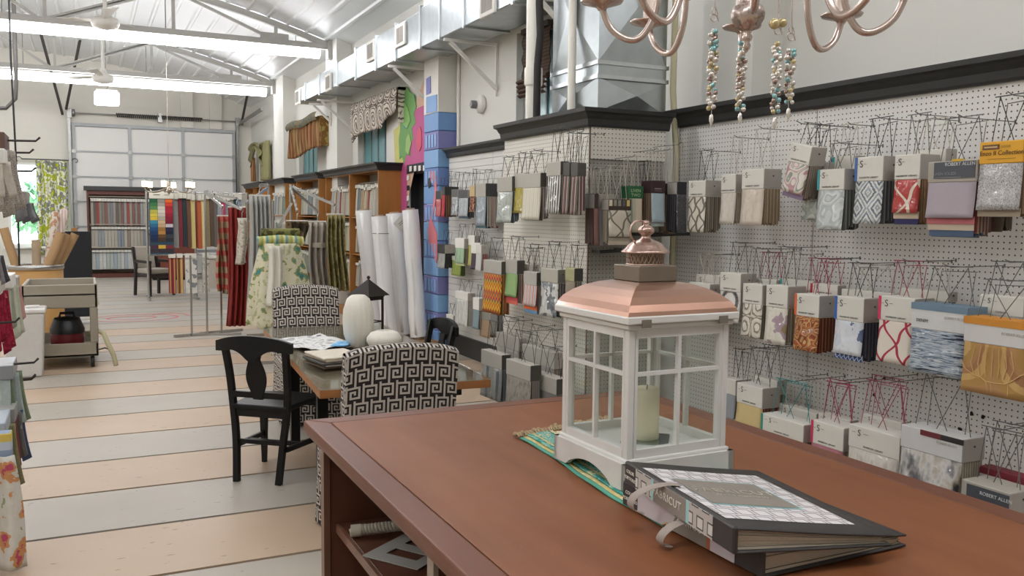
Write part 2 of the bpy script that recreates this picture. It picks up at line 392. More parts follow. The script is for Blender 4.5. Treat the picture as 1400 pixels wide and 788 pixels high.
tube_row(19.6, 4.165, 'long lit fluorescent strip closest to the garage door')
# the same ceiling rows go on over the next bays, above the frame
tube_row(9.9, 4.235, 'long lit fluorescent strip over the dining table', 'dining_table')
tube_row(5.0, 4.235, 'long lit fluorescent strip over the lantern table', 'work_table')
tube_row(0.2, 4.235, 'long lit fluorescent strip overhead at the front of the shop', 'shop_front')

# high-bay box lamp by garage door
p = onY(146, 135, 20.6); hb = thing('box_lamp', 'square glowing box lamp hanging before the garage door', 'lamp', (p.x, 20.6, p.z-0.13))
bevel(MB().bb((-0.24, -0.2, 0), (0.24, 0.2, 0.26)).build('lamp_body', mat('#ffffff', 0.5, emit=4.0, var=0), hb), 0.04, 3)
MB().bb((-0.2, -0.16, 0.262), (0.2, 0.16, 0.3)).build('top_cap', WHITE, hb)
MB().tube([(0, 0, 0.3), (0.03, 0, 0.4), (-0.02, 0, 0.5), (0, 0, rz_(p.x)-p.z+0.1)], 0.012, 6).build('cord', STEEL, hb)
# ceiling fans
def fan(u, v, Y, label, a0):
    p = onY(u, v, Y); t = thing('ceiling_fan', label, 'fan', (p.x, Y, p.z))
    MB().lathe([(0.05, -0.09), (0.17, -0.06), (0.2, 0), (0.17, 0.07), (0.06, 0.11), (0.045, 0.2)], 20).build('motor', WHITE, t)
    MB().tube([(0, 0, 0.15), (0, 0, rz_(p.x)-p.z)], 0.03, 8).build('downrod', WHITE, t)
    for k in range(3):
        a = a0+k*2*PI/3; ca, sa = math.cos(a), math.sin(a)
        b = MB(); b.add([(0.18*ca+0.04*sa, 0.18*sa-0.04*ca, 0.03), (0.18*ca-0.04*sa, 0.18*sa+0.04*ca, 0.05), (0.9*ca-0.09*sa, 0.9*sa+0.09*ca, 0.06), (0.9*ca+0.09*sa, 0.9*sa-0.09*ca, 0.02),
               (0.18*ca+0.04*sa, 0.18*sa-0.04*ca, 0.04), (0.18*ca-0.04*sa, 0.18*sa+0.04*ca, 0.06), (0.9*ca-0.09*sa, 0.9*sa+0.09*ca, 0.07), (0.9*ca+0.09*sa, 0.9*sa-0.09*ca, 0.03)],
              [(0, 1, 2, 3), (7, 6, 5, 4), (0, 3, 7, 4), (1, 2, 6, 5), (2, 3, 7, 6), (0, 1, 5, 4)])
        b.build('blade', WHITE, t)
fan(144, 32, 14.4, 'white ceiling fan on a rod beside the first truss', 0.6)
fan(141, 108, 18.9, 'white ceiling fan on a rod by the truss near the garage door', 0.3)

# ================================================================== GARAGE DOOR
gd = struct(bpy.data.objects.new('door_2', None)); C.objects.link(gd); gd.location = (0, 23.93, 0)
GP = mat('#e0deD9'.lower(), 0.55, var=0.02, nscale=2); GS = mat('#a4a7a8', 0.5, 0.1)
xa, xb = -0.2, 3.53; cw = (xb-xa)/3
for r in range(6):
    for c in range(3):
        bevel(MB().bb((xa+c*cw+0.02, -0.02, r*0.61+0.015), (xa+(c+1)*cw-0.02, 0.03, (r+1)*0.61-0.012)).build('panel', GP, gd), 0.01, 1)
for c in range(4): MB().bb((xa+c*cw-0.035, -0.05, 0), (xa+c*cw+0.035, 0.0, 3.66)).build('stile', GS, gd)
for r in range(1, 6): MB().bb((xa, -0.045, r*0.61-0.018), (xb, -0.01, r*0.61+0.018)).build('hinge_rail', GS, gd)
MB().bb((xa-0.05, -0.03, 3.66), (xb+0.05, 0.02, 3.74)).build('top_seal', GS, gd)
for x, s in ((xa-0.09, 1), (xb+0.09, -1)): MB().bb((x-0.03, -0.1, 0), (x+0.03, 0.02, 3.85)).build('track', STEEL, gd)
for c in (0, 1, 2, 3):
    for r in (2, 3, 4, 5): MB().bb((xa+c*cw-0.05, -0.075, r*0.61-0.04), (xa+c*cw+0.05, -0.05, r*0.61+0.04)).build('hinge', STEEL, gd)
sp = thing('garage_spring', 'dark torsion spring on its steel shaft above the garage door', 'spring', (0, 23.8, 3.96))
MB().tube([(xa-0.1, 0, 0), (xb+0.2, 0, 0)], 0.018, 8).build('shaft', STEEL, sp)
for a, b_ in ((0.75, 1.72), (1.78, 2.75)):
    b = MB(); n = 150; b.tube([(a+(b_-a)*i/n, 0.045*math.cos(i*0.9), 0.045*math.sin(i*0.9)) for i in range(n+1)], 0.014, 5); b.build('coil', mat('#3a3430', 0.6, 0.4), sp)
for x in (xa-0.08, 1.75, xb+0.1): MB().bb((x-0.05, -0.02, -0.12), (x+0.05, 0.12, 0.1)).build('bearing_bracket', STEEL, sp)
for x in (xa-0.05, xb+0.15):
    o = MB().lathe([(0.02, -0.04), (0.09, -0.03), (0.09, 0.03), (0.02, 0.04)], 18).build('cable_drum', STEEL, sp, (x+0.06, 0, 0)); o.rotation_euler = (0, PI/2, 0)
# dark hanging track bars
TB = mat('#4b4845', 0.6, 0.3)
for a, c, l in [((-0.75, 21.5, rz_(-0.75)), (-0.42, 23.7, 3.9), 'steep dark angle iron hanging above the garage track beside the curtain'), ((0.0, 21.5, rz_(0)), (-0.34, 23.6, 4.02), 'second dark angle iron slanting back to the garage track beside the curtain'), ((3.55, 21.6, rz_(3.55)), (3.7, 23.5, 4.0), 'short dark angle iron above the garage track beside the swag curtain')]:
    tag(MB().bar(a, c, 0.05).build('track_hanger', TB), l, 'bracket')
tag(MB().bar((3.68, 20.6, 3.96), (3.66, 23.85, 3.9), 0.06).build('horizontal_track', STEEL), 'grey horizontal garage track running along the pilaster wall', 'track')

# back-left window with daylight behind it, curtain, sill
w5 = struct(bpy.data.objects.new('window_5', None)); C.objects.link(w5); w5.location = (-1.05, 24.08, 0.75)
FW = mat('#e6e6e1', 0.5)
b = MB(); b.bb((-0.6, -0.05, 0), (-0.54, 0.05, 2.0)).bb((0.54, -0.05, 0), (0.6, 0.05, 2.0)).bb((-0.6, -0.05, 1.94), (0.6, 0.05, 2.0)).bb((-0.6, -0.05, 0), (0.6, 0.05, 0.06)).bb((-0.54, -0.03, 0.97), (0.54, 0.03, 1.03)); b.build('window_frame', FW, w5)
for z0, z1 in ((0.06, 0.97), (1.03, 1.94)): MB().bb((-0.54, -0.004, z0), (0.54, 0.004, z1)).build('pane', GLASS, w5)
MB().bb((-0.7, -0.26, -0.05), (0.7, 0.0, 0.0)).build('window_sill', FW, w5)
# shrubs outside
for i, (x, y, r, c, l) in enumerate([(-1.2, 26.6, 0.7, '#86b58e', 'pale green shrub outside the daylight window'), (-3.4, 30.5, 1.5, '#74a884', 'larger green bush farther outside the window')]):
    b = MB(); rr = random.Random(i)
    for k in range(260):
        d = Vector((rr.gauss(0, 1), rr.gauss(0, 1), rr.gauss(0, 1))).normalized()*r*rr.uniform(0.55, 1.0); a = Vector((rr.uniform(-1, 1), rr.uniform(-1, 1), rr.uniform(-1, 1))).normalized()*0.16; e = d.cross(a).normalized()*0.07
        b.add([d-a, d+e, d+a, d-e], [(0, 1, 2, 3)])
    o = b.build('shrub', mat(c, 0.8), None, (x, y, 1.25+r*0.6), fix=False); tag(o, l, 'shrub')
struct(MB().bb((-9, 24.3, -0.3), (6, 34, -0.15)).build('floor_outdoor_ground', mat('#b9b8ac', 0.9)))
def cloth(name, w, h, m, parent=None, loc=(0, 0, 0), rz=0.0, folds=6, amp=0.03, flare=1.0, gather=0.35, nu=48, nv=14, wob=0.02, seed=0, hem=0.0, t=0.004):
    """hanging cloth, top edge at z=0, falling to -h; x along the width"""
    rr = random.Random(seed); ph = rr.uniform(0, 6); ph2 = rr.uniform(0, 6)
    def fn(u, v):
        k = gather+(1-gather)*v; ww = w*(1+(flare-1)*v)
        x = (u-0.5)*ww + wob*math.sin(3.1*v+ph)*v
        y = amp*k*(math.sin(folds*2*PI*u+ph)+0.35*math.sin(folds*3.3*u+ph2+2*v)) 
        z = -h*v - hem*v*math.sin(u*5+ph2)
        return (x, y, z)
    b = MB(); b.grid(fn, nu, nv); o = b.build(name, m, parent, loc, rz, fix=False); solid(o, t); return o
cur = thing('window_curtain', 'lime, grey and white dotted curtain on the daylight window', 'curtain', (-0.7, 23.85, 0.55))
cu_m = pat('floral', ('#b9c42c', '#8d8f86', '#e9ead8', '#aeb83a', '#c9cf4c', '#6f736c'), 5)
cloth('curtain_cloth', 0.66, 2.25, cu_m, cur, (0.0, 0, 2.25), 0, 5, 0.05, 1.0, 0.9, seed=3)
rd = MB(); rd.tube([(-0.62, 0, 2.27), (0.45, 0, 2.27)], 0.014, 8)
for s, x in ((-1, -0.62), (1, 0.45)): rd.tube([(x+s*0.1*(1-math.cos(t*0.5))*0.6, 0, 2.27+0.05*math.sin(t*0.5)) for t in range(10)], 0.01, 6)
rd.build('curtain_rod', WIREK, cur)

# ================================================================== RIGHT WALL WINDOWS
TEAL = mat('#4f8f94', 0.35, var=0.12, nscale=3, coat=0.3)
def wall_window(n, hole):
    y0, y1, z0, z1 = hole; w = struct(bpy.data.objects.new('window_%d' % n, None)); C.objects.link(w); w.location = (4.11, (y0+y1)/2, z0); hw = (y1-y0)/2; h = z1-z0
    b = MB(); f = 0.05
    for a in (-hw, hw-f): b.bb((-0.03, a, 0), (0.03, a+f, h))
    b.bb((-0.03, -hw, 0), (0.03, hw, f)).bb((-0.03, -hw, h-f), (0.03, hw, h)); b.build('window_frame', mat('#a9aaa4', 0.6), w)
    for k in range(4):
        a = -hw+f+k*(2*hw-2*f)/4; e = a+(2*hw-2*f)/4
        for j in range(3): MB().bb((0.0, a, f+j*(h-2*f)/3), (0.015, e, f+(j+1)*(h-2*f)/3)).build('pane', TEAL, w)
        MB().bb((-0.015, a-0.012, f), (0.02, a+0.012, h-f)).build('mullion', mat('#8a9a9c', 0.6), w)
    return w
wall_window(1, winA); wall_window(2, winB); wall_window(3, winC)
w4 = wall_window(4, winR)
# black door in the mural doorway
d1 = struct(bpy.data.objects.new('door_1', None)); C.objects.link(d1); d1.location = (4.12, 11.1, 0)
MB().bb((0, -0.34, 0), (0.05, 0.34, 2.15)).build('door_leaf', mat('#1b1b1c', 0.5), d1)
b = MB(); b.bb((-0.1, -0.36, 0), (0.06, -0.33, 2.2)).bb((-0.1, 0.33, 0), (0.06, 0.36, 2.2)).bb((-0.1, -0.36, 2.15), (0.06, 0.36, 2.2)); b.build('door_frame', mat('#1b1b1c', 0.5), d1)

# ================================================================== MURAL on the wall and blue pilaster
mural = struct(bpy.data.objects.new('trim_20', None)); C.objects.link(mural)
def patch(pts, c, X=3.985, nm='mural_patch', t=0.006): return polyX(pts, X, t, mat(c, 0.65, var=0.08, nscale=5), nm, mural)
MX = 3.985
patch([(545, 160), (566, 150), (582, 100), (582, 80), (600, 78), (600, 115), (582, 160), (552, 300), (545, 300)], '#d9b59a', MX)
patch([(538, 178), (548, 170), (552, 200), (550, 300), (549, 420), (545, 420), (540, 225)], '#cfcb74', MX-0.004)
patch([(547, 150), (549, 134), (554, 124), (556, 118), (560, 126), (566, 130), (569, 146), (566, 156), (568, 168), (563, 176), (565, 190), (560, 197), (561, 214), (555, 211), (553, 224), (549, 214), (546, 218), (545, 190), (547, 176)], '#6da356', MX-0.010)
patch([(549, 150), (553, 140), (558, 150), (561, 165), (556, 176), (551, 170)], '#86b866', MX-0.018)
patch([(555, 190), (559, 182), (562, 196), (558, 212), (554, 206)], '#9cc070', MX-0.018)
patch([(548, 232), (553, 215), (560, 205), (566, 150), (582, 143), (582, 226), (556, 236), (556, 300), (548, 300)], '#c4588e', MX-0.007)
patch([(568, 195), (570, 180), (574, 173), (576, 180), (576, 200), (573, 207), (570, 205)], '#d95a78', MX-0.016)
patch([(551, 165), (554, 158), (557, 166), (555, 176), (552, 174)], '#4f87ad', MX-0.016)
for k in range(4):
    patch([(559.5+k*6.2, 227.5-k*0.4), (562.5+k*6.2, 227-k*0.4), (562.5+k*6.2, 234-k*0.4), (559.5+k*6.2, 235-k*0.4)] , '#e8e6e0', MX-0.02, 'mural_check')
patch([(556, 226), (583, 221), (583, 232), (556, 238)], '#1d1c1d', MX-0.013)
for k in range(4): patch([(556, 240+k*14), (559, 239.5+k*14), (559, 246+k*14), (556, 247+k*14)], '#e8e6e0' if k % 2 == 0 else '#1d1c1d', MX-0.02, 'mural_check')
blue = struct(bpy.data.objects.new('trim_21', None)); C.objects.link(blue); blue.location = (3.87, 9.95, 0)
BC = ['#6f97c9', '#7d7fb6', '#7fa9d6', '#7d7fb6', '#7fa9d6', '#6f8ec4', '#7fa9d6', '#7d7fb6', '#6f97c9', '#6a86bd', '#7fa9d6', '#7d7fb6', '#6f97c9']
z = 0; k = 0
while z < 4.5:
    c = BC[k % len(BC)] if z < 2.75 else ('#dcdad2')
    o = MB().bb((-0.12, -0.24, z+(0.003 if z < 2.75 else 0)), (0.13, 0.24, z+(0.213 if z < 2.75 else 0.216))).build('block', mat(c, 0.55, var=0.05, nscale=4), blue); bevel(o, 0.006 if z < 2.75 else 0.0005, 1)
    if z < 2.7 and k % 2 == 1:
        for q in range(4): MB().bb((-0.128, -0.19+q*0.1, z+0.03), (-0.12, -0.14+q*0.1, z+0.18)).build('raised_flute', mat('#8fb4dd', 0.5), blue)
    z += 0.216; k += 1
# lighter blue painted steps above, and flamingo painted on the column front
patch([(582.5, 108), (588, 104), (588.5, 127), (582.5, 130)], '#7f80bd', 3.742)
patch([(582.5, 133), (597, 129), (597, 152), (582.5, 155)], '#86a9d6', 3.742)
patch([(586, 240), (589, 234), (593, 234), (596, 240), (597, 262), (594, 285), (590, 300), (597, 320), (598, 345), (596, 360), (592, 345), (586, 330), (585, 315), (588, 298), (592, 280), (594, 262), (593, 246), (590, 246), (588, 254), (585.5, 250)], '#dd7f86', 3.742)
patch([(585.5, 244), (588, 243), (588.5, 254), (585.8, 258), (584.6, 250)], '#33343a', 3.738)

# white conduit beside blue column, thermostat / detector
tag(MB().tube([(3.98, 9.65, 0.1), (3.98, 9.65, 3.5)], 0.02, 8).build('conduit', WHITE), 'thin white conduit running up beside the blue pilaster', 'pipe')
p = onX(660, 143, 4.0); sd = thing('wall_detector', 'small round white detector on the upper wall by the roman shade', 'detector', (3.99, p.y, p.z))
o = MB().lathe([(0.1, 0), (0.1, 0.03), (0.05, 0.05)], 20).build('base', WHITE, sd); o.rotation_euler = (0, -PI/2, 0)
o = MB().lathe([(0.045, 0), (0.045, 0.06), (0.03, 0.07)], 16).build('sensor', mat('#77777a', 0.4), sd, (-0.045, 0.05, 0)); o.rotation_euler = (0, -PI/2, 0)

# ================================================================== HORIZONTAL DUCT on the right wall
hd = thing('air_duct', 'long galvanised rectangular air duct on brackets above the bookcases', 'duct', (3.4, 0, 3.49))
DS = [(15.79, 15.0, 0.04, 0.28), (15.0, 14.0, 0.02, 0.29), (14.0, 12.9, 0.0, 0.31), (12.9, 11.93, 0.0, 0.33), (11.93, 11.0, -0.04, 0.37), (11.0, 10.2, -0.04, 0.37), (10.2, 9.35, -0.04, 0.37), (9.35, 8.75, -0.04, 0.4), (8.75, 8.1, -0.04, 0.42), (8.1, 7.0, -0.04, 0.42), (7.0, 5.7, -0.04, 0.42)]
for i, (a, b_, lo, hi) in enumerate(DS):
    bevel(MB().bb((0, b_+0.008, lo), (0.48, a-0.008, hi)).build('duct_section', GALV, hd), 0.008, 1)
    if i: MB().bb((-0.018, a-0.018, lo-0.018), (0.49, a+0.018, hi+0.018)).build('flange', mat('#c9cdce', 0.35, 0.8), hd)
for u, v in ((407, 133), (449, 113), (507, 70), (548, 48), (667, 2)):
    p = onX(u, v, 3.385); vt = MB().bb((-0.03, p.y-0.17, p.z-3.49-0.13), (0.0, p.y+0.17, p.z-3.49+0.13)).build('vent_frame', WHITE, hd)
    bevel(vt, 0.006, 1)
    for q in range(2): MB().bb((-0.034, p.y-0.12+q*0.125, p.z-3.49-0.09), (-0.03, p.y-0.01+q*0.125, p.z-3.49+0.09)).build('grille', mat('#8e8880', 0.6), vt)
for y, k_ in ((14.65, 0.345), (14.1, 0.59), (10.45, 0.59), (8.6, 0.59), (6.6, 0.59)):
    b = MB(); b.bar((-0.02, y, -0.08), (k_, y, -0.08), 0.03).bar((0.05, y, -0.1), (k_-0.005, y, -0.1-0.75*k_), 0.035).bar((k_-0.01, y, -0.08), (k_-0.01, y, -0.15-0.8*k_), 0.02)
    b.build('wall_bracket', WHITE, hd)

# ================================================================== VERTICAL DUCT and pipes above the boxed pegboard
vd = thing('riser_duct', 'large shiny galvanised riser duct standing on the boxed pegboard', 'duct', (2.82, 4.62, 2.235))
VW, VD = 0.50, 0.58
zz = [0, 0.215, 0.30, 1.0, 1.7]
for i in range(4):
    z0, z1 = zz[i]+0.006, zz[i+1]-0.006
    b = MB()
    P = [(0, 0), (VW, 0), (VW, VD), (0, VD)]
    for k in range(4):
        a = Vector((*P[k], 0)); c = Vector((*P[(k+1) % 4], 0)); n = (c-a).cross(Vector((0, 0, 1))).normalized()
        mid = (a+c)/2+Vector((0, 0, (z0+z1)/2))+n*(0.05 if i != 1 else 0.0)
        A, B, Cc, D = a+Vector((0, 0, z0)), c+Vector((0, 0, z0)), c+Vector((0, 0, z1)), a+Vector((0, 0, z1))
        b.add([A, B, Cc, D, mid], [(0, 1, 4), (1, 2, 4), (2, 3, 4), (3, 0, 4)])
    b.add([(x, y, z0) for x, y in P]+[(x, y, z1) for x, y in P], [(0, 1, 2, 3), (7, 6, 5, 4)])
    b.build('duct_section', GALV, vd)
for z in (0.0, 0.215, 0.30, 1.0): MB().bb((-0.012, -0.012, z-0.012), (VW+0.012, VD+0.012, z+0.012)).build('flange', mat('#c3c8ca', 0.28, 0.9, var=0.15), vd)
PIPE = mat('#e4e1d6', 0.4, var=0.03)
def pipe(u0, u1, v0, X, label, coup=None):
    p = onX((u0+u1)/2, v0, X); e = onX(u1, v0, X); r = (onX(u0, v0, X)-e).length/2*0.55
    t = thing('white_pipe', label, 'pipe', (X, p.y, p.z)); MB().tube([(0, 0, 0), (0, 0, 2.4)], r, 16).build('pipe_run', PIPE, t)
    if coup: q = onX((u0+u1)/2, coup, X).z-p.z; MB().lathe([(r*1.15, q), (r*1.2, q+0.01), (r*1.2, q+0.11), (r*1.15, q+0.12)], 18).build('coupling', PIPE, t)
    return t
t = pipe(734, 752, 157, 2.80, 'thick white plumbing pipe with a coupling beside the riser duct', 105); t.location.z = 2.237; t.location.y = 5.42; t.location.x = 2.79
t = pipe(789, 803, 150, 2.75, 'white vertical pipe in front of the riser duct'); t.location = (2.755, 4.83, 2.237)
for ch in t.children: ch.scale = (0.75, 0.75, 1)
tag(MB().tube([(2.745, 5.28, 2.24), (2.742, 5.27, 2.6), (2.75, 5.25, 2.8), (2.74, 5.25, 3.0), (2.745, 5.26, 4.3)], 0.026, 8).build('black_hose', mat('#242120', 0.7)), 'thick black cable hose between the white pipe and riser duct', 'hose')
tag(MB().tube([(3.36, 4.57, 0.9), (3.37, 4.56, 2.0), (3.345, 4.58, 2.4), (3.36, 4.58, 4.2)], 0.02, 6).build('wire_bundle', mat('#c9c3a2', 0.7)), 'pale wire bundle running up beside the riser duct', 'wire')

# roman shade in the recessed window
rsd = thing('roman_shade', 'brown woven roman shade half raised in the high wall window', 'blind', (3.95, 7.62, 2.7))
BRN = pat('hstripe', ('#4a3c34', '#5d4c40'), 30)
b = MB(); b.grid(lambda u, v: (-0.02*math.sin(v*PI*3)**2, -0.28+0.56*u, 0.2+0.48*v), 2, 16); solid(b.build('shade_cloth', BRN, rsd), 0.01)
b = MB()
for k in range(4): b.grid(lambda u, v, k=k: (-0.03-0.035*math.sin(v*PI), -0.28-0.012*k+(0.56+0.024*k)*u, 0.06+0.045*k+0.05*v), 2, 6)
b.build('folded_bottom', BRN, rsd)
MB().bb((-0.03, -0.28, 0.68), (0.03, 0.28, 0.73)).build('head_rail', mat('#3a302a'), rsd)

# ================================================================== VALANCES
v1 = thing('pleated_valance', 'gold and rust pleated window valance with turquoise band', 'valance', (3.6, 16.07, 2.65), -PI/2)
cloth('pleated_skirt', 2.45, 0.56, pat('vstripe', ('#7a5a34', '#9c8058', '#64472a', '#8f6f46', '#7a3f2c'), 9), v1, (0, 0, 0.6), 0, 14, 0.035, 1.03, 0.8, nu=110, seed=4, hem=0.05)
b = MB(); b.grid(lambda u, v: (-1.22+2.44*u, -0.05-0.03*math.sin(v*PI), 0.52+0.14*v+0.02*math.sin(u*9)), 24, 5); b.build('gathered_band', pat('floral', ('#3f6f72', '#8a6a3a', '#2f5a62', '#a88a52'), 14), v1)
b = MB(); b.bb((-1.22, 0.0, 0.55), (1.22, 0.39, 0.6)).bb((1.2, 0.0, 0.1), (1.23, 0.39, 0.6)); b.build('mounting_board', pat('floral', ('#9a8a4e', '#7a5a2a', '#b09a5c'), 8), v1)
v2 = thing('printed_valance', 'cream and brown print window valance with tailed corners', 'valance', (3.885, 12.72, 2.80), -PI/2)
VP = pat('damask', ('#e0d8cb', '#d9d0c4', '#6f625a', '#d9d0c4', '#7d7068'), 3.2)
def vfn(u, v):
    x = -1.15+2.3*u; low = 0.12*(1-min(1, abs(u-0.06)/0.1)) if u < 0.16 else (-0.14*max(0, (u-0.72)/0.28) if u > 0.72 else 0)
    drop = 0.5+low+(-0.0 if u < 0.7 else -0.06)
    return (x, -0.02-0.035*math.sin(v*PI)*(1 if 0.05 < u < 0.95 else 0.3)-0.015*math.sin(u*26)*v, 0.54-drop*v)
b = MB(); b.grid(vfn, 60, 10); solid(b.build('valance_cloth', VP, v2), 0.008)
b = MB(); b.bb((-1.15, 0.0, 0.5), (1.15, 0.11, 0.54)).bb((1.13, 0.0, 0.06), (1.15, 0.11, 0.54)); b.build('return_panel', VP, v2)
v3 = thing('swag_curtain', 'sage green swag curtain with a rust lining beside the garage door', 'curtain', (3.9, 22.1, 2.0), -PI/2)
SAGE = mat('#8d8960', 0.85, var=0.12, nscale=8); cloth('side_panel', 0.9, 0.92, SAGE, v3, (0.6, 0, 1.3), 0, 5, 0.05, 1.05, 0.6, seed=5)
b = MB(); b.grid(lambda u, v: (-1.1+1.5*u, -0.08-0.05*math.sin(v*PI*4), 1.3+0.05*math.sin(u*4)-0.55*v*(0.35+0.65*(1-math.sin(u*PI)))), 20, 12); solid(b.build('swag', SAGE, v3), 0.006)
cloth('lining_tail', 0.3, 0.6, mat('#a5744a', 0.85), v3, (-0.95, -0.02, 1.0), 0, 3, 0.04, 1.3, 0.6, seed=6)

# ================================================================== PEGBOARD PARTITIONS
def peg_mat(name, c, c2):
    m, nt, b = new_mat(name); g = G(nt); N = nt.nodes; L = nt.links
    geo = N.new('ShaderNodeNewGeometry'); sp = N.new('ShaderNodeSeparateXYZ'); L.new(geo.outputs['Position'], sp.inputs[0])
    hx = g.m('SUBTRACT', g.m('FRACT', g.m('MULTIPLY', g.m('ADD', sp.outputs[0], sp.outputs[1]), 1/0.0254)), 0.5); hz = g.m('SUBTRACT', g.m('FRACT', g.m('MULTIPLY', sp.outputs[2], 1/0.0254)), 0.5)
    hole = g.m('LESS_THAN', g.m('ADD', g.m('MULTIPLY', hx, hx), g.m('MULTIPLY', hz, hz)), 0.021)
    # white facing; dark brown of the holes paints in the shade inside them
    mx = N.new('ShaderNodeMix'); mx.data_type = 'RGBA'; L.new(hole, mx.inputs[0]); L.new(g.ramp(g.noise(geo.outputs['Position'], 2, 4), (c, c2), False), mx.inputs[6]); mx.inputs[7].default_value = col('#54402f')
    L.new(mx.outputs[2], b.inputs['Base Color']); b.inputs['Roughness'].default_value = 0.45
    bp = N.new('ShaderNodeBump'); bp.inputs['Strength'].default_value = 1; bp.inputs['Distance'].default_value = -0.004; L.new(hole, bp.inputs['Height']); L.new(bp.outputs[0], b.inputs['Normal'])
    return m
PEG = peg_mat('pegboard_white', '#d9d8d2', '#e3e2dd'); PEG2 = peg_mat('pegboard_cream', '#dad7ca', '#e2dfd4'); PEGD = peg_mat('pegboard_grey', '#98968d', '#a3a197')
def sweep(prof, path, name, m, parent=None):
    """sweep a profile (out, z) along a path in plan; outward is to the right-hand side of the run"""
    P = [Vector((x, y)) for x, y in path]; n = len(prof); b = MB(); rings = []
    for i, p in enumerate(P):
        d1 = (P[i]-P[i-1]).normalized() if i else (P[1]-P[0]).normalized(); d2 = (P[i+1]-P[i]).normalized() if i < len(P)-1 else d1
        n1 = Vector((d1.y, -d1.x)); n2 = Vector((d2.y, -d2.x)); bis = (n1+n2); bis = bis/ (bis.length**2/2) if bis.length > 1e-6 else n1
        rings.append([(p.x+bis.x*o, p.y+bis.y*o, z) for o, z in prof])
    vs = [q for r in rings for q in r]; fs = []
    for i in range(len(P)-1):
        for j in range(n): fs.append((i*n+j, i*n+(j+1) % n, (i+1)*n+(j+1) % n, (i+1)*n+j))
    fs += [tuple(range(n)), tuple(range((len(P)-1)*n, len(P)*n))[::-1]]
    b.add(vs, fs); return b.build(name, m, parent)
def crown(z): return [(0, z), (0.022, z), (0.028, z+0.012), (0.034, z+0.045), (0.05, z+0.06), (0.058, z+0.075), (0.085, z+0.082), (0.088, z+0.105), (0, z+0.105)]
pn = struct(bpy.data.objects.new('wall_pegboard_near', None)); C.objects.link(pn)
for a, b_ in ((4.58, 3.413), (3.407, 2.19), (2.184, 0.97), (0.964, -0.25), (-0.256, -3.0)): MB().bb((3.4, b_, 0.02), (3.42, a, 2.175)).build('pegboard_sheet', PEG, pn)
for y in (4.56, 3.41, 2.187, 0.967, -0.25, -2.9): MB().bb((3.42, y-0.02, 0), (3.46, y+0.02, 2.17)).build('stud', mat('#b08a5a'), pn)
struct(sweep(crown(2.165), [(3.4, 4.62), (3.4, -3.0)], 'trim_30', BLACKTRIM))
MB().bb((3.398, 3.30, 2.162), (3.42, 3.44, 2.17)).build('raw_edge', mat('#7a3f2c'), pn)
# ragged torn holes, their inner shade laid on as flat dark patches
for u, v in ((1209, 518), (1196, 520), (1195, 540), (1328, 566), (1344, 570), (1312, 587)):
    p = onX(u, v, 3.397); b = MB(); n = 7; rr = random.Random(u); b.add([(3.397, p.y+rr.uniform(0.006, 0.014)*math.cos(k*2*PI/n), p.z+rr.uniform(0.006, 0.013)*math.sin(k*2*PI/n)) for k in range(n)], [tuple(range(n))]); b.build('torn_hole_shade', DARK, pn)
bx = struct(bpy.data.objects.new('wall_pegboard_box', None)); C.objects.link(bx)
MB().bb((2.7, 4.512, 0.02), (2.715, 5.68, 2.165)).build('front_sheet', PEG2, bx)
zb = onY(850, 219, 4.51).z
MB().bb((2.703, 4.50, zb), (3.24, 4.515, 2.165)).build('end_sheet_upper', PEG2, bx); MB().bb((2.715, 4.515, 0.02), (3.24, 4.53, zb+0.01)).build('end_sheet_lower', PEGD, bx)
MB().bb((2.698, 4.498, 0.02), (2.703, 4.512, 2.165)).build('edge_strip', mat('#5c4636'), bx)
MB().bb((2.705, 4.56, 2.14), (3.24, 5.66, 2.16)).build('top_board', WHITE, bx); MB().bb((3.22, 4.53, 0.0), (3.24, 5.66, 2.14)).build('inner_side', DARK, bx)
struct(sweep(crown(2.13), [(3.24, 5.69), (2.7, 5.69), (2.7, 4.51), (3.26, 4.51)][1:], 'trim_31', BLACKTRIM))
sl = struct(bpy.data.objects.new('wall_slat', None)); C.objects.link(sl)
MB().bb((3.89, 5.6, 0.1), (3.91, 9.66, 2.28)).build('slat_backing', mat('#dcdbd5', 0.5, var=0.02), sl)
SLM = mat('#dcdbd5', 0.5, var=0.02); sm_ = MB().bb((-0.02, -2.03, 0), (0, 2.03, 0.070)).mesh('slat', [SLM])
for k in range(28): link('slat', sm_, sl, (3.89, 7.63, 0.2+k*0.0745))
struct(sweep(crown(2.27), [(3.87, 9.68), (3.87, 5.6)], 'trim_32', BLACKTRIM))
struct(MB().bb((3.84, 5.6, 0), (3.89, 9.66, 0.22)).build('baseboard_slat', BLACKTRIM))
# vertical joints of the slat wall
MB().bb((3.868, 8.42, 0.2), (3.871, 8.43, 2.28)).build('slat_joint', SLM, sl)

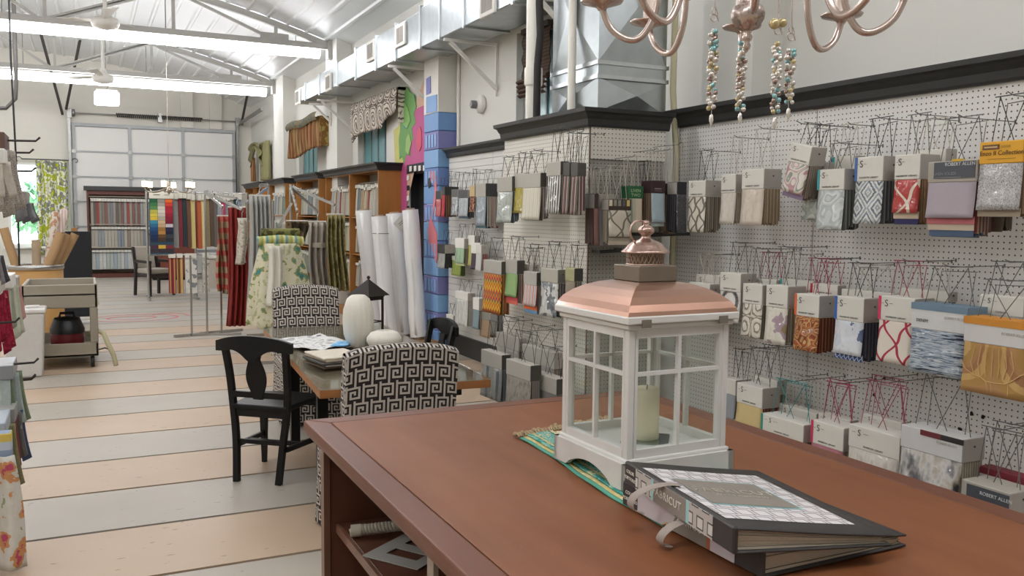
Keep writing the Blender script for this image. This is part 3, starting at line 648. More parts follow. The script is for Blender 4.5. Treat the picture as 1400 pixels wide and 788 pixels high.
# ================================================================== SAMPLE BOOKS
SURF = {'near': ('X', 3.10, 3.40), 'bump': ('X', 2.50, 2.70), 'slat': ('X', 3.64, 3.87), 'end': ('Y', 4.30, 4.515)}
TXT = {}
def cached_text(s, size, m, parent, loc, sp=1.0):
    k = (s, size, m.name, sp)
    if k not in TXT:
        o = text(s, size, m, parent, loc, sp=sp); TXT[k] = o.data; return o
    o = bpy.data.objects.new('lettering', TXT[k]); C.objects.link(o); o.parent = parent; o.location = loc; o.rotation_euler = (PI/2, 0, 0); return o
SIDE = mat('#a7a198', 0.7); EYE = mat('#8f7a5a', 0.4, 0.6)
HOOKG = {}
def book(surf, u0, u1, vt, vh, vb, t, front, label, leaves=('#8a8176', '#6f675e', '#a39a8c'), head=CARD, side=None, wire=WIREK, tilt=0.0, yaw=0.0, dx=0.0, hang=0.15, emblem=True, line=None, strips=(), spine=None, group=None, bar=0.6):
    if dx >= 0.1 and wire is WIREK: wire = WIREW
    ax, pf, pw = SURF[surf]; pf = pf+dx; uc = (u0+u1)/2
    if ax == 'X':
        p = onX(uc, vt, pf); w = abs(onX(u0, vt, pf).y-onX(u1, vt, pf).y); zh = onX(uc, vh, pf).z; zb_ = onX(uc, vb, pf).z; loc = (pf, p.y, zb_); rz = -PI/2
    else:
        p = onY(uc, vt, pf); w = abs(onY(u0, vt, pf).x-onY(u1, vt, pf).x); zh = onY(uc, vh, pf).z; zb_ = onY(uc, vb, pf).z; loc = (p.x, pf, zb_); rz = 0
    H_ = p.z-zb_; hh = p.z-zh; hf = H_-hh
    T = thing('sample_book', label, 'sample book', loc, rz+yaw, group)
    if tilt: T.rotation_euler = (0, tilt, rz+yaw)
    s2 = side or SIDE
    b = MB(); b.bb((-w/2, -0.004, hf), (w/2, t+0.004, H_)); b.mi[3] = 1; b.mi[5] = 1; o = b.build('header_card', [head, s2], T); bevel(o, 0.003, 1)
    if spine: MB().bb((-w/2-0.002, -0.0055, hf+0.002), (-w/2+0.012, t*0.4, H_-0.001)).build('spine_tape', mat(spine, 0.5), T)
    # front leaf, slightly bowed, with shorter coloured ends of the leaves under it
    e = 0.0; n = len(strips); sh = min(0.03, hf*0.22)
    cut = n*sh*0.8
    b = MB(); b.grid(lambda u, v: (-w*0.485+w*0.97*u, 0.003-0.005*math.sin(v*PI)*math.sin(u*PI)-0.012*v*v, hf+0.012-(hf-cut+0.012)*v), 6, 8); o = b.build('front_leaf', front, T); solid(o, 0.003)
    for k, c in enumerate(strips):
        z1 = cut-k*sh*0.8+0.006; z0 = cut-(k+1)*sh*0.8; MB().bb((-w*0.485+0.004*k, 0.0005+0.003*k, z0), (w*0.485-0.003*k, 0.003+0.003*k, z1)).build('leaf_edge', c if not isinstance(c, str) else mat(c, 0.85), T)
    nl = max(6, int(t/0.0075)); b = MB(); rr = random.Random(int(u0*7+vt)); L = [mat(c, 0.85, var=0.15, nscale=60) for c in leaves]
    for k in range(nl):
        ys_ = 0.008+0.003*n; y0_ = ys_+(t-ys_-0.002)*k/nl; y1_ = ys_+(t-ys_-0.002)*(k+0.82)/nl; zb2 = rr.uniform(-0.004, 0.02)+0.006*k/nl; sk = rr.uniform(0.0, 0.004); m_ = k % len(L); ww = w*0.48
        vs_ = [(-ww, y0_+sk, zb2), (ww, y0_+sk, zb2), (ww, y1_+sk, zb2), (-ww, y1_+sk, zb2), (-ww, y0_, hf+0.01), (ww, y0_, hf+0.01), (ww, y1_, hf+0.01), (-ww, y1_, hf+0.01)]
        b.add(vs_, [(3, 2, 1, 0), (4, 5, 6, 7), (0, 1, 5, 4), (1, 2, 6, 5), (2, 3, 7, 6), (3, 0, 4, 7)], m_)
    b.build('fabric_leaves', L, T)
    # wire hanger
    r = 0.0018; zt = H_+hang; b = MB(); xl, xr = -w*0.5*bar, w*0.5*bar; yc = t*0.5
    b.tube([(xl-0.02, yc, zt), (xr+0.02, yc, zt+0.004)], r*1.25, 6).tube([(xl, yc+0.05, zt-0.022), (xr+0.01, yc+0.04, zt-0.016)], r, 6)
    for a, c in ((xl, -w*0.44), (xl, w*0.08), (xr, w*0.44), (xr, -w*0.1)): b.tube([(a, yc, zt), (c, yc, H_-0.004)], r, 5)
    for a, c in ((xl, -w*0.3), (xr, w*0.3)): b.tube([(a, yc+0.045, zt-0.02), (c, yc+0.02, H_-0.004)], r*0.9, 5)
    b.build('wire_hanger', wire, T)
    if emblem and hh > 0.05:
        cached_text('S', min(0.045, hh*0.4), INK, T, (-w*0.28, -0.0052, H_-hh*0.42)); MB().bb((-w*0.42, -0.0055, H_-hh*0.30), (-w*0.35, -0.0048, H_-hh*0.285)).build('emblem_flourish', INK, T); MB().bb((-w*0.20, -0.0055, H_-hh*0.30), (-w*0.10, -0.0048, H_-hh*0.285)).build('emblem_flourish', INK, T)
        cached_text('RAINBOW LIBRARY' if line is None else line, 0.0105, INK, T, (0, -0.0052, H_-hh*0.88), 1.15)
    # eyelet on the header's end
    o = MB().lathe([(0.004, 0), (0.004, 0.003)], 8).build('eyelet', mat('#4a463f', 0.4, 0.5), T, (w/2+0.001, t*0.5, H_-hh*0.35)); o.rotation_euler = (0, PI/2, 0)
    # wall hook that carries the bar (a thing of its own)
    if ax == 'X': wp = Vector((pw, p.y, zb_+zt)); hp = Vector((pf+t*0.5, p.y, zb_+zt))
    else: wp = Vector((p.x, pw, zb_+zt)); hp = Vector((p.x, pf+t*0.5, zb_+zt))
    d = (hp-wp); b = MB(); b.tube([(0, 0, 0), d+Vector((0, 0, -0.001)), d*1.12+Vector((0, 0, 0.010))], 0.002, 6)
    b.bb((-0.003, -0.003, -0.008), (0.003, 0.003, 0.008)); ho = b.build('peg_hook', WIREG, None, wp)
    nm = {'near': 'long pegboard wall by the work table', 'bump': 'front of the boxed pegboard', 'slat': 'white slat wall', 'end': 'end of the boxed pegboard'}[surf]
    tag(ho, 'black wire hook holding a sample book on the '+nm, 'hook', 'hooks on the '+nm)
    return T, w, H_, hh, t
def cs(ox, oy, s): return lambda x, y: (ox+x/s, oy+y/s)
def bk(cr, surf, x0, x1, yt, yh, yb, *a, **k):
    u0, vt = cr(x0, yt); u1, vh = cr(x1, yh); _, vb = cr(0, yb); return book(surf, u0, u1, vt, vh, vb, *a, **k)
A = cs(900, 60, 2.8); B = cs(920, 340, 2.917); D = cs(960, 480, 3.182); E5 = cs(580, 200, 2.316); F1 = cs(590, 220, 6.57); F2 = cs(590, 310, 4.925); K = cs(800, 200, 4.925)
BEI = ('#8d8475', '#6d6458', '#a89d8c', '#574f46')
# --- near wall, top row
bk(A, 'near', 118, 184, 524, 586, 722, 0.11, pat('lattice', ('#d9d2c2', '#d9d2c2', '#8f8674', '#6f6a62'), 14, sleeve=True), 'cream sample book with a taupe geometric lattice leaf, next to the boxed pegboard', BEI, hang=0.17, wire=WIREK)
bk(A, 'near', 243, 300, 500, 572, 690, 0.10, pat('plain', ('#cfc7b8', '#d8d1c4'), sleeve=True), 'plain oatmeal sample book in a glossy sleeve with a slim header', ('#b8ae9c', '#9c9282'), dx=0.03, hang=0.2, wire=WIREW)
bk(A, 'near', 322, 408, 480, 556, 695, 0.11, pat('plain', ('#cdbfae', '#d7ccbd'), sleeve=True), 'warm beige sample book in a glossy sleeve beside the tilted paisley book', ('#a08c74', '#8c7860', '#b5a48c'), hang=0.21, wire=WIREW)
bk(A, 'near', 478, 560, 384, 456, 590, 0.09, pat('paisley', ('#d8cfc4', '#b58d92', '#cfc9b8', '#8b8f86', '#d8cfc4'), 9, sleeve=True), 'tilted sample book with a pink and grey paisley leaf and mauve hem', ('#9a8a7a', '#7f7468'), tilt=0.22, dx=-0.05, strips=('#8c7a90',), hang=0.10)
bk(A, 'near', 560, 640, 455, 535, 675, 0.09, pat('paisley', ('#9aa096', '#b5b9ae', '#8a9088'), 8, sleeve=True), 'grey green sample book hanging half behind the tilted paisley book', ('#7d8078', '#6b6d66'), dx=0.06, hang=0.18, emblem=False)
bk(A, 'near', 670, 756, 430, 500, 640, 0.06, pat('plain', ('#b9c4c6', '#aab6b8')), 'sample book with teal edge tape behind the pale blue swirl book', ('#8b9698',), dx=0.12, hang=0.15, spine='#2f9aa0', emblem=False)
bk(A, 'near', 614, 716, 480, 560, 712, 0.10, pat('paisley', ('#c3c8c6', '#b0b8b7', '#d2d6d4'), 10, sleeve=True), 'pale blue grey swirl sample book with teal edge tape', ('#5f625f', '#8a8d88', '#4b4d4b'), dx=-0.02, hang=0.12, spine='#2f9aa0', wire=WIREG)
bk(A, 'near', 758, 866, 432, 526, 690, 0.11, pat('ikat', ('#d6d6cf', '#8f9aa2', '#d0d1cb', '#5f6c78'), 9, sleeve=True), 'blue grey ikat diamond sample book with blue edge tape', ('#55565a', '#7c7d7c', '#3f4042'), hang=0.17, spine='#3a63a0')
bk(A, 'near', 980, 1105, 405, 470, 620, 0.06, pat('plain', ('#c9c2b2', '#bcb4a4')), 'plain sample book behind the red geometric book', ('#8b8477',), dx=0.13, hang=0.13, wire=WIREW, emblem=False)
bk(A, 'near', 908, 1008, 424, 520, 692, 0.11, pat('lattice', ('#b4423e', '#b4423e', '#b4423e', '#d8c9b5'), 8, sleeve=True), 'red sample book with cream line pattern over beige and navy strips', ('#8b6c4c', '#6b5138', '#a98a66'), strips=('#c6b59c', '#33305c'), hang=0.17, wire=WIREG)
T, w, H_, hh, t = bk(A, 'near', 1034, 1222, 448, 530, 738, 0.10, pat('plain', ('#aba1a8', '#b5abb1')), 'large plain lavender sample book with coral and cream strips under a slate label', ('#8b4a44', '#b59a7a', '#5a6470'), dx=-0.06, strips=('#b76a6c', '#c3b29c', '#4f6078'), hang=0.17, head=mat('#aaa395', 0.7), emblem=False, wire=WIREG)
MB().bb((-w*0.36, -0.007, H_-hh*0.82), (w*0.47, -0.004, H_-hh*0.05)).build('slate_label', mat('#4b4f55', 0.6), T)
LW = mat('#cfd0cf', 0.6); text('ROBERT ALLEN', 0.019, LW, T, (w*0.17, -0.0078, H_-hh*0.24)); text('LINEN SOLIDS', 0.016, mat('#8f9396', 0.6), T, (-w*0.13, -0.0078, H_-hh*0.66)); MB().bb((-w*0.34, -0.0078, H_-hh*0.78), (w*0.2, -0.007, H_-hh*0.76)).build('label_rule', mat('#8f9396'), T); MB().bb((0, -0.0072, H_-hh*0.04), (w*0.18, 0.02, H_+0.006)).build('yellow_tab', mat('#d9b02c'), T)
T, w, H_, hh, t = bk(A, 'near', 1232, 1402, 372, 458, 662, 0.10, pat('tweed', ('#4f5056', '#b5b3b1', '#dcdad6'), sleeve=True), 'yellow headed sample book with a grey tweed leaf in a glossy sleeve', ('#7a6248', '#a08a6a', '#57503f'), head=mat('#e0a51c', 0.5), dx=-0.06, strips=('#a0917c',), hang=0.17, emblem=False, side=mat('#c98f14', 0.5))
text('Enzo II Collection', 0.024, mat('#4a3a1c', 0.6), T, (w*0.02, -0.006, H_-hh*0.62))
MB().bb((-w*0.42, -0.0065, H_-hh*0.36), (-w*0.04, -0.0045, H_-hh*0.14)).build('brown_label', mat('#6a4a1c', 0.6), T); MB().bb((-w*0.38, -0.0072, H_-hh*0.29), (-w*0.08, -0.0065, H_-hh*0.22)).build('label_print', mat('#c9a878'), T); MB().bb((0, -0.0055, H_-hh*0.30), (w*0.2, -0.0045, H_-hh*0.2)).build('label_print', mat('#b98c1c'), T)
MB().bb((-w*0.3, -0.0055, H_-hh*0.80), (w*0.34, -0.0045, H_-hh*0.775)).build('small_print', mat('#a87f18'), T)
bk(A, 'near', 1240, 1330, 600, 640, 720, 0.05, pat('plain', ('#5e564c', '#746a5e')), 'brown sample book peeking out below the yellow headed book', ('#4a4238',), dx=0.08, hang=0.1, head=mat('#d0981c'), emblem=False)
# --- near wall, middle row
bk(B, 'near', 66, 150, 138, 200, 330, 0.07, pat('plain', ('#c9c3b6', '#b9b2a4')), 'pale sample book beside the lantern finial', BEI, dx=0.02, hang=0.16, wire=WIREW, emblem=False)
bk(B, 'near', 92, 188, 106, 175, 320, 0.06, pat('plain', ('#d2cdc2', '#c3bdb0')), 'cream sample book behind the black ring medallion book', BEI, dx=0.12, hang=0.12)
bk(B, 'near', 190, 274, 97, 172, 292, 0.10, pat('ring', ('#2d2b2a', '#6d6a66', '#dedbd3', '#e2dfd8', '#e2dfd8'), 13, sleeve=True), 'white sample book with a black dotted ring medallion', ('#b8b0a2', '#8d8577'), hang=0.16, wire=WIREG)
bk(B, 'near', 281, 360, 142, 222, 358, 0.10, pat('damask', ('#dcd6c9', '#d3cbbb', '#8f8573', '#dcd6c9'), 11, sleeve=True), 'white and taupe scroll damask sample book', BEI, dx=-0.02, hang=0.18, wire=WIREG)
bk(B, 'near', 322, 420, 122, 160, 280, 0.06, pat('plain', ('#cdc6b8', '#bfb7a8')), 'sample book tucked behind the scroll damask book', BEI, dx=0.12, hang=0.14, wire=WIRER, emblem=True)
bk(B, 'near', 374, 462, 148, 236, 382, 0.11, pat('floral', ('#8f7a56', '#a8929a', '#dcd8c9', '#d9d5c5', '#dcd8c9', '#8b9a6c'), 10, sleeve=True), 'cream floral sample book with mauve and olive blooms', ('#9a8f78', '#76705f', '#c3b9a2'), dx=-0.02, hang=0.19, wire=WIREG)
bk(B, 'near', 430, 560, 126, 165, 290, 0.05, pat('plain', ('#d5d0c4', '#c6c0b2')), 'sample book with teal tape behind the cream floral book', BEI, dx=0.13, hang=0.13, spine='#2f9aa0')
bk(B, 'near', 490, 588, 184, 272, 410, 0.12, pat('paisley', ('#a8562f', '#7d3c1f', '#b58a4c', '#a8562f', '#c9a36a'), 16, sleeve=True), 'rust orange paisley sample book with orange edge tape', ('#7a3a26', '#5a2c1e', '#9a6a4a'), dx=-0.03, hang=0.17, wire=WIRER, spine='#d9642c')
bk(B, 'near', 552, 660, 142, 185, 310, 0.05, pat('plain', ('#d5d0c4', '#c6c0b2')), 'sample book with red tape behind the rust paisley book', BEI, dx=0.13, hang=0.12, spine='#c03a44', wire=WIRER)
bk(B, 'near', 650, 766, 194, 290, 446, 0.12, pat('floral', ('#5c6c8c', '#d3d8de', '#d9dde0', '#c9d0d8', '#8d9bb2'), 7, sleeve=True), 'white and slate blue floral sample book with navy lattice hem', ('#3a3c46', '#565862', '#2c2d36'), dx=-0.04, hang=0.15, strips=(pat('lattice', ('#41588a', '#41588a', '#c9cfda'), 40),), spine='#2f62b0')
bk(B, 'near', 670, 880, 170, 205, 340, 0.05, pat('plain', ('#d8d4c9', '#cac4b7')), 'wide sample book behind the slate blue floral book', BEI, dx=0.13, hang=0.12)
bk(B, 'near', 824, 968, 194, 292, 460, 0.11, pat('lattice', ('#dfd6c8', '#dfd6c8', '#dfd6c8', '#b03a4e'), 9), 'cream sample book with a red chain link ogee pattern', ('#8a2f3c', '#c9bda8', '#a8434e'), dx=-0.05, hang=0.15, wire=WIRER, spine='#cf2f5c')
bk(B, 'near', 900, 1100, 165, 205, 340, 0.05, pat('plain', ('#d2cdc2', '#c4beb1')), 'wide sample book behind the red chain link book', BEI, dx=0.13, hang=0.12, emblem=False)
T, w, H_, hh, t = bk(B, 'near', 952, 1176, 226, 330, 506, 0.11, pat('streak', ('#2f3442', '#8b99a6', '#b4bcc2', '#6b7b8c', '#c9cdcf'), 55, sleeve=True), 'blue and white streaked ikat sample book with a steel blue header stripe', ('#5a6470', '#8b949c'), dx=-0.08, hang=0.15, head=mat('#d3d3d0', 0.6), emblem=False, wire=WIREG)
MB().bb((-w/2-0.001, -0.006, H_-hh*0.24), (w/2+0.001, t, H_+0.001)).build('header_stripe', mat('#6f8798', 0.6), T); text('DENIM', 0.018, INK, T, (-w*0.4, -0.0055, H_-hh*0.72), align='LEFT'); text('ROBERT ALLEN', 0.014, INKPALE, T, (w*0.3, -0.0055, H_-hh*0.5))
bk(B, 'near', 1225, 1404, 190, 268, 330, 0.06, pat('tweed', ('#8b8b8b', '#c9c7c2')), 'grey striped header sample book marked cement behind the tan book', BEI, dx=0.05, hang=0.13, line='CEMENT', wire=WIREG)
T, w, H_, hh, t = bk(B, 'near', 1160, 1425, 285, 388, 590, 0.10, pat('damask', ('#a87a55', '#b58a5c', '#b08a50', '#c9a468'), 3.2), 'large tan sample book with a gold outlined tulip and orange header stripe', ('#8a5a3a', '#6b4630'), dx=-0.16, hang=0.14, head=mat('#d3d1cc', 0.6), emblem=False, wire=WIREG)
MB().bb((-w/2-0.001, -0.006, H_-hh*0.26), (w/2+0.001, t, H_+0.001)).build('header_stripe', mat('#cf8a2c', 0.6), T); text('ROBERT ALLEN', 0.014, INKPALE, T, (w*0.28, -0.0055, H_-hh*0.55))
TG = mat('#d0ad74', 0.8)
def outline(pts, nm='tulip_outline'): MB().tube([(x*w, -0.010, z*(H_-hh)) for x, z in pts], 0.0018, 5).build(nm, TG, T)
outline([(-0.5, 0.62), (-0.42, 0.45), (-0.3, 0.36), (-0.18, 0.33), (-0.1, 0.27), (0.05, 0.26), (0.2, 0.28), (0.3, 0.36), (0.42, 0.5), (0.5, 0.55)]); outline([(-0.1, 0.27), (-0.06, 0.12), (-0.07, 0.0)]); outline([(-0.02, 0.26), (0.0, 0.12), (-0.01, 0.0)]); outline([(0.24, 0.3), (0.25, 0.15), (0.24, 0.02)])
for k in range(7): outline([(-0.28+0.09*k, 0.36), (-0.34+0.11*k, 0.6), (-0.28+0.09*k, 0.95)])
# --- near wall, bottom row
bk(D, 'near', 100, 150, 122, 190, 300, 0.10, pat('plain', ('#9aa0a2', '#8a9092')), 'grey sample book half behind the lantern, bottom row', BEI, dx=0.04, hang=0.16, emblem=False)
bk(D, 'near', 152, 266, 150, 238, 330, 0.11, pat('plain', ('#d3bf8c', '#c9b27c')), 'white header sample book with a straw yellow leaf', ('#6a3f34', '#8a5a4a', '#4a2f2a'), dx=-0.02, hang=0.19, wire=WIREG)
bk(D, 'near', 226, 330, 118, 180, 300, 0.06, pat('plain', ('#cfc8ba', '#beb6a6')), 'sample book behind the straw yellow book', BEI, dx=0.11, hang=0.17, wire=WIREG)
bk(D, 'near', 325, 500, 250, 320, 440, 0.06, pat('plain', ('#cfc8ba', '#beb6a6')), 'sample book behind the green taped book', BEI, dx=0.10, hang=0.16)
bk(D, 'near', 257, 444, 296, 372, 480, 0.10, pat('plain', ('#c3bba8', '#b5ac98')), 'wide white header sample book with green edge tape', BEI, dx=-0.10, hang=0.18, spine='#2f8d78', wire=WIRET)
bk(D, 'near', 505, 645, 286, 340, 440, 0.05, pat('plain', ('#cfc8ba', '#beb6a6')), 'sample book behind the raspberry taped book', BEI, dx=0.06, hang=0.17, wire=WIRER)
bk(D, 'near', 477, 620, 318, 420, 520, 0.11, pat('plain', ('#b9808a', '#a8707c')), 'white header sample book with raspberry edge tape', BEI, dx=-0.10, hang=0.18, spine='#c9305c', wire=WIRER)
bk(D, 'near', 690, 870, 290, 350, 460, 0.05, pat('plain', ('#cfc8ba', '#beb6a6')), 'sample book behind the cream jacquard book', BEI, dx=0.08, hang=0.18, wire=WIRER)
bk(D, 'near', 636, 864, 346, 446, 560, 0.10, pat('abstract', ('#8f8a80', '#d9d4ca', '#b8aa96'), 18, sleeve=True), 'wide white header sample book with a cream jacquard leaf', BEI, dx=-0.12, hang=0.2, wire=WIRER)
T, w, H_, hh, t = bk(D, 'near', 862, 1136, 352, 452, 610, 0.12, pat('abstract', ('#17181c', '#6a6a6c', '#d9d6d0', '#a89c86', '#26272b'), 13, sleeve=True), 'large black and white abstract sample book with maroon and black header stripe', ('#b5ab98', '#8f8674'), dx=-0.14, hang=0.22, head=mat('#cfcecb', 0.6), emblem=False, wire=WIREG)
MB().bb((-w*0.17, -0.006, H_-hh*0.24), (w*0.16, 0.0, H_-hh*0.01)).build('maroon_stripe', mat('#6e2a2f', 0.6), T); MB().bb((w*0.16, -0.006, H_-hh*0.24), (w*0.5, 0.0, H_-hh*0.01)).build('black_stripe', mat('#2b2727', 0.6), T); text('ROBERT ALLEN', 0.013, INKPALE, T, (w*0.25, -0.0055, H_-hh*0.42))
T, w, H_, hh, t = bk(D, 'near', 1205, 1420, 530, 600, 720, 0.06, pat('plain', ('#bab6ae', '#aaa69e')), 'white header sample book with a maroon top stripe behind the slate box', BEI, dx=-0.04, hang=0.18, head=mat('#cfcecb', 0.6), emblem=False, wire=WIREG)
MB().bb((-w/2-0.001, -0.006, H_-hh*0.4), (w/2, t, H_+0.001)).build('header_stripe', mat('#7a2630', 0.6), T)
T, w, H_, hh, t = bk(D, 'near', 1128, 1345, 588, 690, 800, 0.13, pat('plain', ('#8a8478', '#9a9488')), 'grey headed sample book with a dark slate label by the table end', ('#8a7a5a', '#b5a888', '#6a6458'), dx=-0.2, hang=0.2, head=mat('#a9a498', 0.6), emblem=False, wire=WIREG)
MB().bb((-w*0.38, -0.0065, H_-hh*0.9), (w*0.48, -0.004, H_-hh*0.12)).build('slate_label', mat('#45494f', 0.6), T); text('ROBERT ALLEN', 0.018, LW, T, (w*0.22, -0.0072, H_-hh*0.42)); MB().bb((-w*0.34, -0.0072, H_-hh*0.8), (w*0.1, -0.006, H_-hh*0.74)).build('label_print', mat('#6f7376'), T)
# --- box front, top row
GH = mat('#b3afa4', 0.7); KH = mat('#4c4a44', 0.6); NH = mat('#3a3938', 0.6)
bk(E5, 'bump', 232, 280, 97, 145, 243, 0.05, pat('plain', ('#a5aca4', '#b4bab2'), sleeve=True), 'grey green sample book on the boxed pegboard', ('#5c6670', '#8b949a'), head=GH, hang=0.13, emblem=False, side=KH)
bk(E5, 'bump', 284, 318, 86, 132, 212, 0.04, pat('plain', ('#a8993a', '#b5a648'), sleeve=True), 'olive gold sample book on the boxed pegboard', ('#8a7d32', '#c3b9a2'), head=GH, dx=0.02, hang=0.13, emblem=False)
bk(E5, 'bump', 312, 370, 86, 132, 234, 0.06, pat('vstripe', ('#dcd6c3', '#cfc9b4', '#e2ddcd', '#c3bfb0', '#dcd6c3'), 20), 'cream striped sample book on the boxed pegboard', ('#6a665e', '#a8a294', '#c9a8b0'), head=GH, hang=0.14, emblem=False, side=KH)
for k, (x0, x1) in enumerate(((388, 434), (440, 462), (466, 488))):
    bk(E5, 'bump', x0, x1, 50+k*1.5, 94+k, 214+k*2, 0.05, pat('vstripe', ('#3c3b3b', '#cfccc2', '#3c3b3b', '#cfccc2'), 18, sleeve=(k == 0)) if k == 0 else pat('vstripe', ('#4a4744', '#8b4a50', '#b5aea0', '#5a5650', '#7d776c'), 26), ['black and white bold stripe sample book under the highest wire hanger', 'dark headed striped sample book next to the bold stripe one', 'dark headed striped sample book on the box, closest to its corner'][k], ('#b5aea2', '#7a3f48', '#55514c'), head=GH if k == 0 else KH, hang=0.2 if k == 0 else 0.17, emblem=False, side=KH, dx=0.0 if k == 0 else 0.01)
# --- box front, middle row
bk(E5, 'bump', 188, 246, 362, 404, 530, 0.06, pat('chevron', ('#d9502c', '#b8b02c', '#8a2f52', '#e07a2c', '#77704a', '#d9502c', '#c9bf3a'), 15), 'bright orange, lime and plum chevron sample book', ('#8a7a3a', '#c96a3a', '#6a5a4a'), head=GH, hang=0.15, emblem=False, side=KH, dx=-0.03)
bk(E5, 'bump', 257, 296, 360, 404, 500, 0.05, pat('plain', ('#8fae72', '#9cba80')), 'leaf green sample book with coral strips', ('#a08a7a', '#6a655c', '#c9b0a0'), head=GH, hang=0.15, emblem=False, side=KH, strips=('#d9545c', '#e0705a'))
bk(E5, 'bump', 300, 345, 372, 400, 480, 0.04, pat('vstripe', ('#c9405c', '#d9d2c9'), 30), 'pink striped sample book behind the coral stripe one', ('#b0a89c',), head=GH, hang=0.1, emblem=False, dx=0.08)
bk(E5, 'bump', 316, 358, 398, 440, 530, 0.05, pat('vstripe', ('#c9665c', '#dcd3c7', '#a5a8ac', '#dcd3c7'), 24), 'coral and cream striped sample book with blue hem strips', ('#9a948a', '#6d6860'), head=GH, hang=0.17, emblem=False, side=KH, strips=('#e0703a', '#6a90b0'))
bk(E5, 'bump', 370, 425, 388, 432, 540, 0.06, pat('floral', ('#5f6468', '#6f7478', '#d0d0ca', '#d6d6d0', '#d0d0ca'), 12, sleeve=True), 'white sample book with a slate leaf print', ('#6a6864', '#8f8b84', '#4f4d4a'), head=mat('#b5b1a2', 0.7), hang=0.16, emblem=False, side=mat('#77746a'))
bk(E5, 'bump', 448, 478, 386, 428, 540, 0.05, pat('plain', ('#8d8272', '#9d9282')), 'taupe sample book with an olive header on the boxed pegboard', ('#5d574f', '#8a8478'), head=mat('#a8a67a', 0.7), hang=0.13, emblem=False, side=NH)
# --- box front, bottom row
bk(E5, 'bump', 228, 300, 598, 640, 760, 0.05, pat('plain', ('#b5b2a8', '#a5a298')), 'sample book behind the long grey sleeve book', BEI, head=GH, dx=0.08, hang=0.12, emblem=False)
bk(E5, 'bump', 310, 412, 640, 690, 770, 0.05, pat('plain', ('#a8a59c', '#98958c')), 'sample book behind the embossed grey book', BEI, head=GH, dx=0.08, hang=0.14, emblem=False)
bk(E5, 'bump', 184, 244, 652, 700, 800, 0.06, pat('vstripe', ('#8f918c', '#9da09b', '#5f676d', '#8f918c'), 7, sleeve=True), 'grey sleeve sample book low on the boxed pegboard', ('#5f676d', '#7d8488'), head=GH, hang=0.2, emblem=False, side=KH, dx=-0.1, yaw=0.05)
bk(E5, 'bump', 264, 334, 684, 734, 830, 0.07, pat('abstract', ('#8b867c', '#aaa59a', '#787368'), 30), 'embossed grey sample book low on the boxed pegboard', ('#6a665e', '#8a867c'), head=GH, hang=0.19, emblem=False, side=KH, dx=-0.12, yaw=0.06)
bk(E5, 'bump', 346, 418, 726, 776, 850, 0.07, pat('plain', ('#8a8780', '#7a7770')), 'wide grey header sample book low beside the lantern', ('#6a665e', '#8a867c'), head=GH, hang=0.17, emblem=False, side=KH, dx=-0.02, yaw=0.04)
# --- slat wall rows
bk(F1, 'slat', 40, 88, 270, 345, 500, 0.10, pat('plain', ('#b8454a', '#c9555a'), sleeve=True), 'red sample book beside the painted flamingo', ('#4a4a46', '#8a5a3a'), head=NH, hang=0.14, emblem=False)
bk(F1, 'slat', 95, 122, 232, 310, 505, 0.16, pat('plain', ('#b03f48', '#bd4a52')), 'dark headed sample book with charcoal and orange leaves', ('#4a4d48', '#b0703a', '#3c3f3c', '#6a5a48'), head=BLACKTRIM, hang=0.17, emblem=False, side=NH, dx=-0.04)
bk(F1, 'slat', 180, 240, 255, 325, 490, 0.06, pat('paisley', ('#b9bdbf', '#8b9096', '#cfd1d1'), 9, sleeve=True), 'pale grey printed sample book on the slat wall', ('#3c3e42', '#5c5e60'), head=mat('#5c5b58'), hang=0.18, emblem=False)
bk(F1, 'slat', 243, 330, 262, 335, 520, 0.07, pat('plain', ('#a8b0b5', '#b8bfc3'), sleeve=True), 'plain silver grey sample book with a charcoal header', ('#33353a', '#6d7074'), head=mat('#4a4a4c'), hang=0.18, emblem=False, strips=('#5f7280',))
bk(F1, 'slat', 345, 392, 225, 320, 460, 0.05, pat('paisley', ('#5a2f3a', '#7a4a50', '#c9a86a'), 12), 'plum sample book with a straw header on the slat wall', ('#b0a890', '#7a7264'), head=mat('#c9ae7a'), hang=0.17, emblem=False)
bk(F1, 'slat', 398, 490, 205, 325, 605, 0.16, pat('plain', ('#8f9aa2', '#9da8af'), sleeve=True), 'tall blue grey sample book with teal and crimson leaves', ('#3c4a58', '#c9bda0', '#5a8a80', '#a0304a', '#b5b09c'), head=GH, hang=0.14, emblem=False, side=NH, strips=('#5a7a80',))
bk(F2, 'slat', 40, 92, 120, 180, 280, 0.12, pat('plain', ('#9a9c98', '#b0b2ae'), sleeve=True), 'smoky grey sample book beside the blue pilaster, second row', ('#2c2c2c', '#3c3c3c'), head=NH, hang=0.16, emblem=False)
bk(F2, 'slat', 160, 222, 78, 145, 262, 0.06, pat('plain', ('#93b58f', '#a3c29e'), sleeve=True), 'mint green sample book on the slat wall', ('#7a6a5a', '#b0a890'), head=WHITE, hang=0.15, emblem=False, strips=('#cfd2a0',))
bk(F2, 'slat', 138, 200, 200, 230, 330, 0.05, pat('plain', ('#8fa052', '#9dae60')), 'moss green sample book under the mint one', ('#5a6a3a',), head=CARD2, hang=0.1, emblem=False, dx=0.08)
bk(F2, 'slat', 250, 292, 60, 125, 265, 0.06, pat('plain', ('#b5b56a', '#c0c078')), 'pale lime sample book on the slat wall', ('#5a4a50', '#8a8a70'), head=WHITE, hang=0.12, emblem=False, dx=0.03)
bk(F2, 'slat', 268, 330, 110, 182, 290, 0.08, pat('plain', ('#4a3c48', '#5a4c58')), 'dark plum sample book with a white header', ('#7a7468', '#3a3438'), head=WHITE, hang=0.13, emblem=False, dx=-0.02)
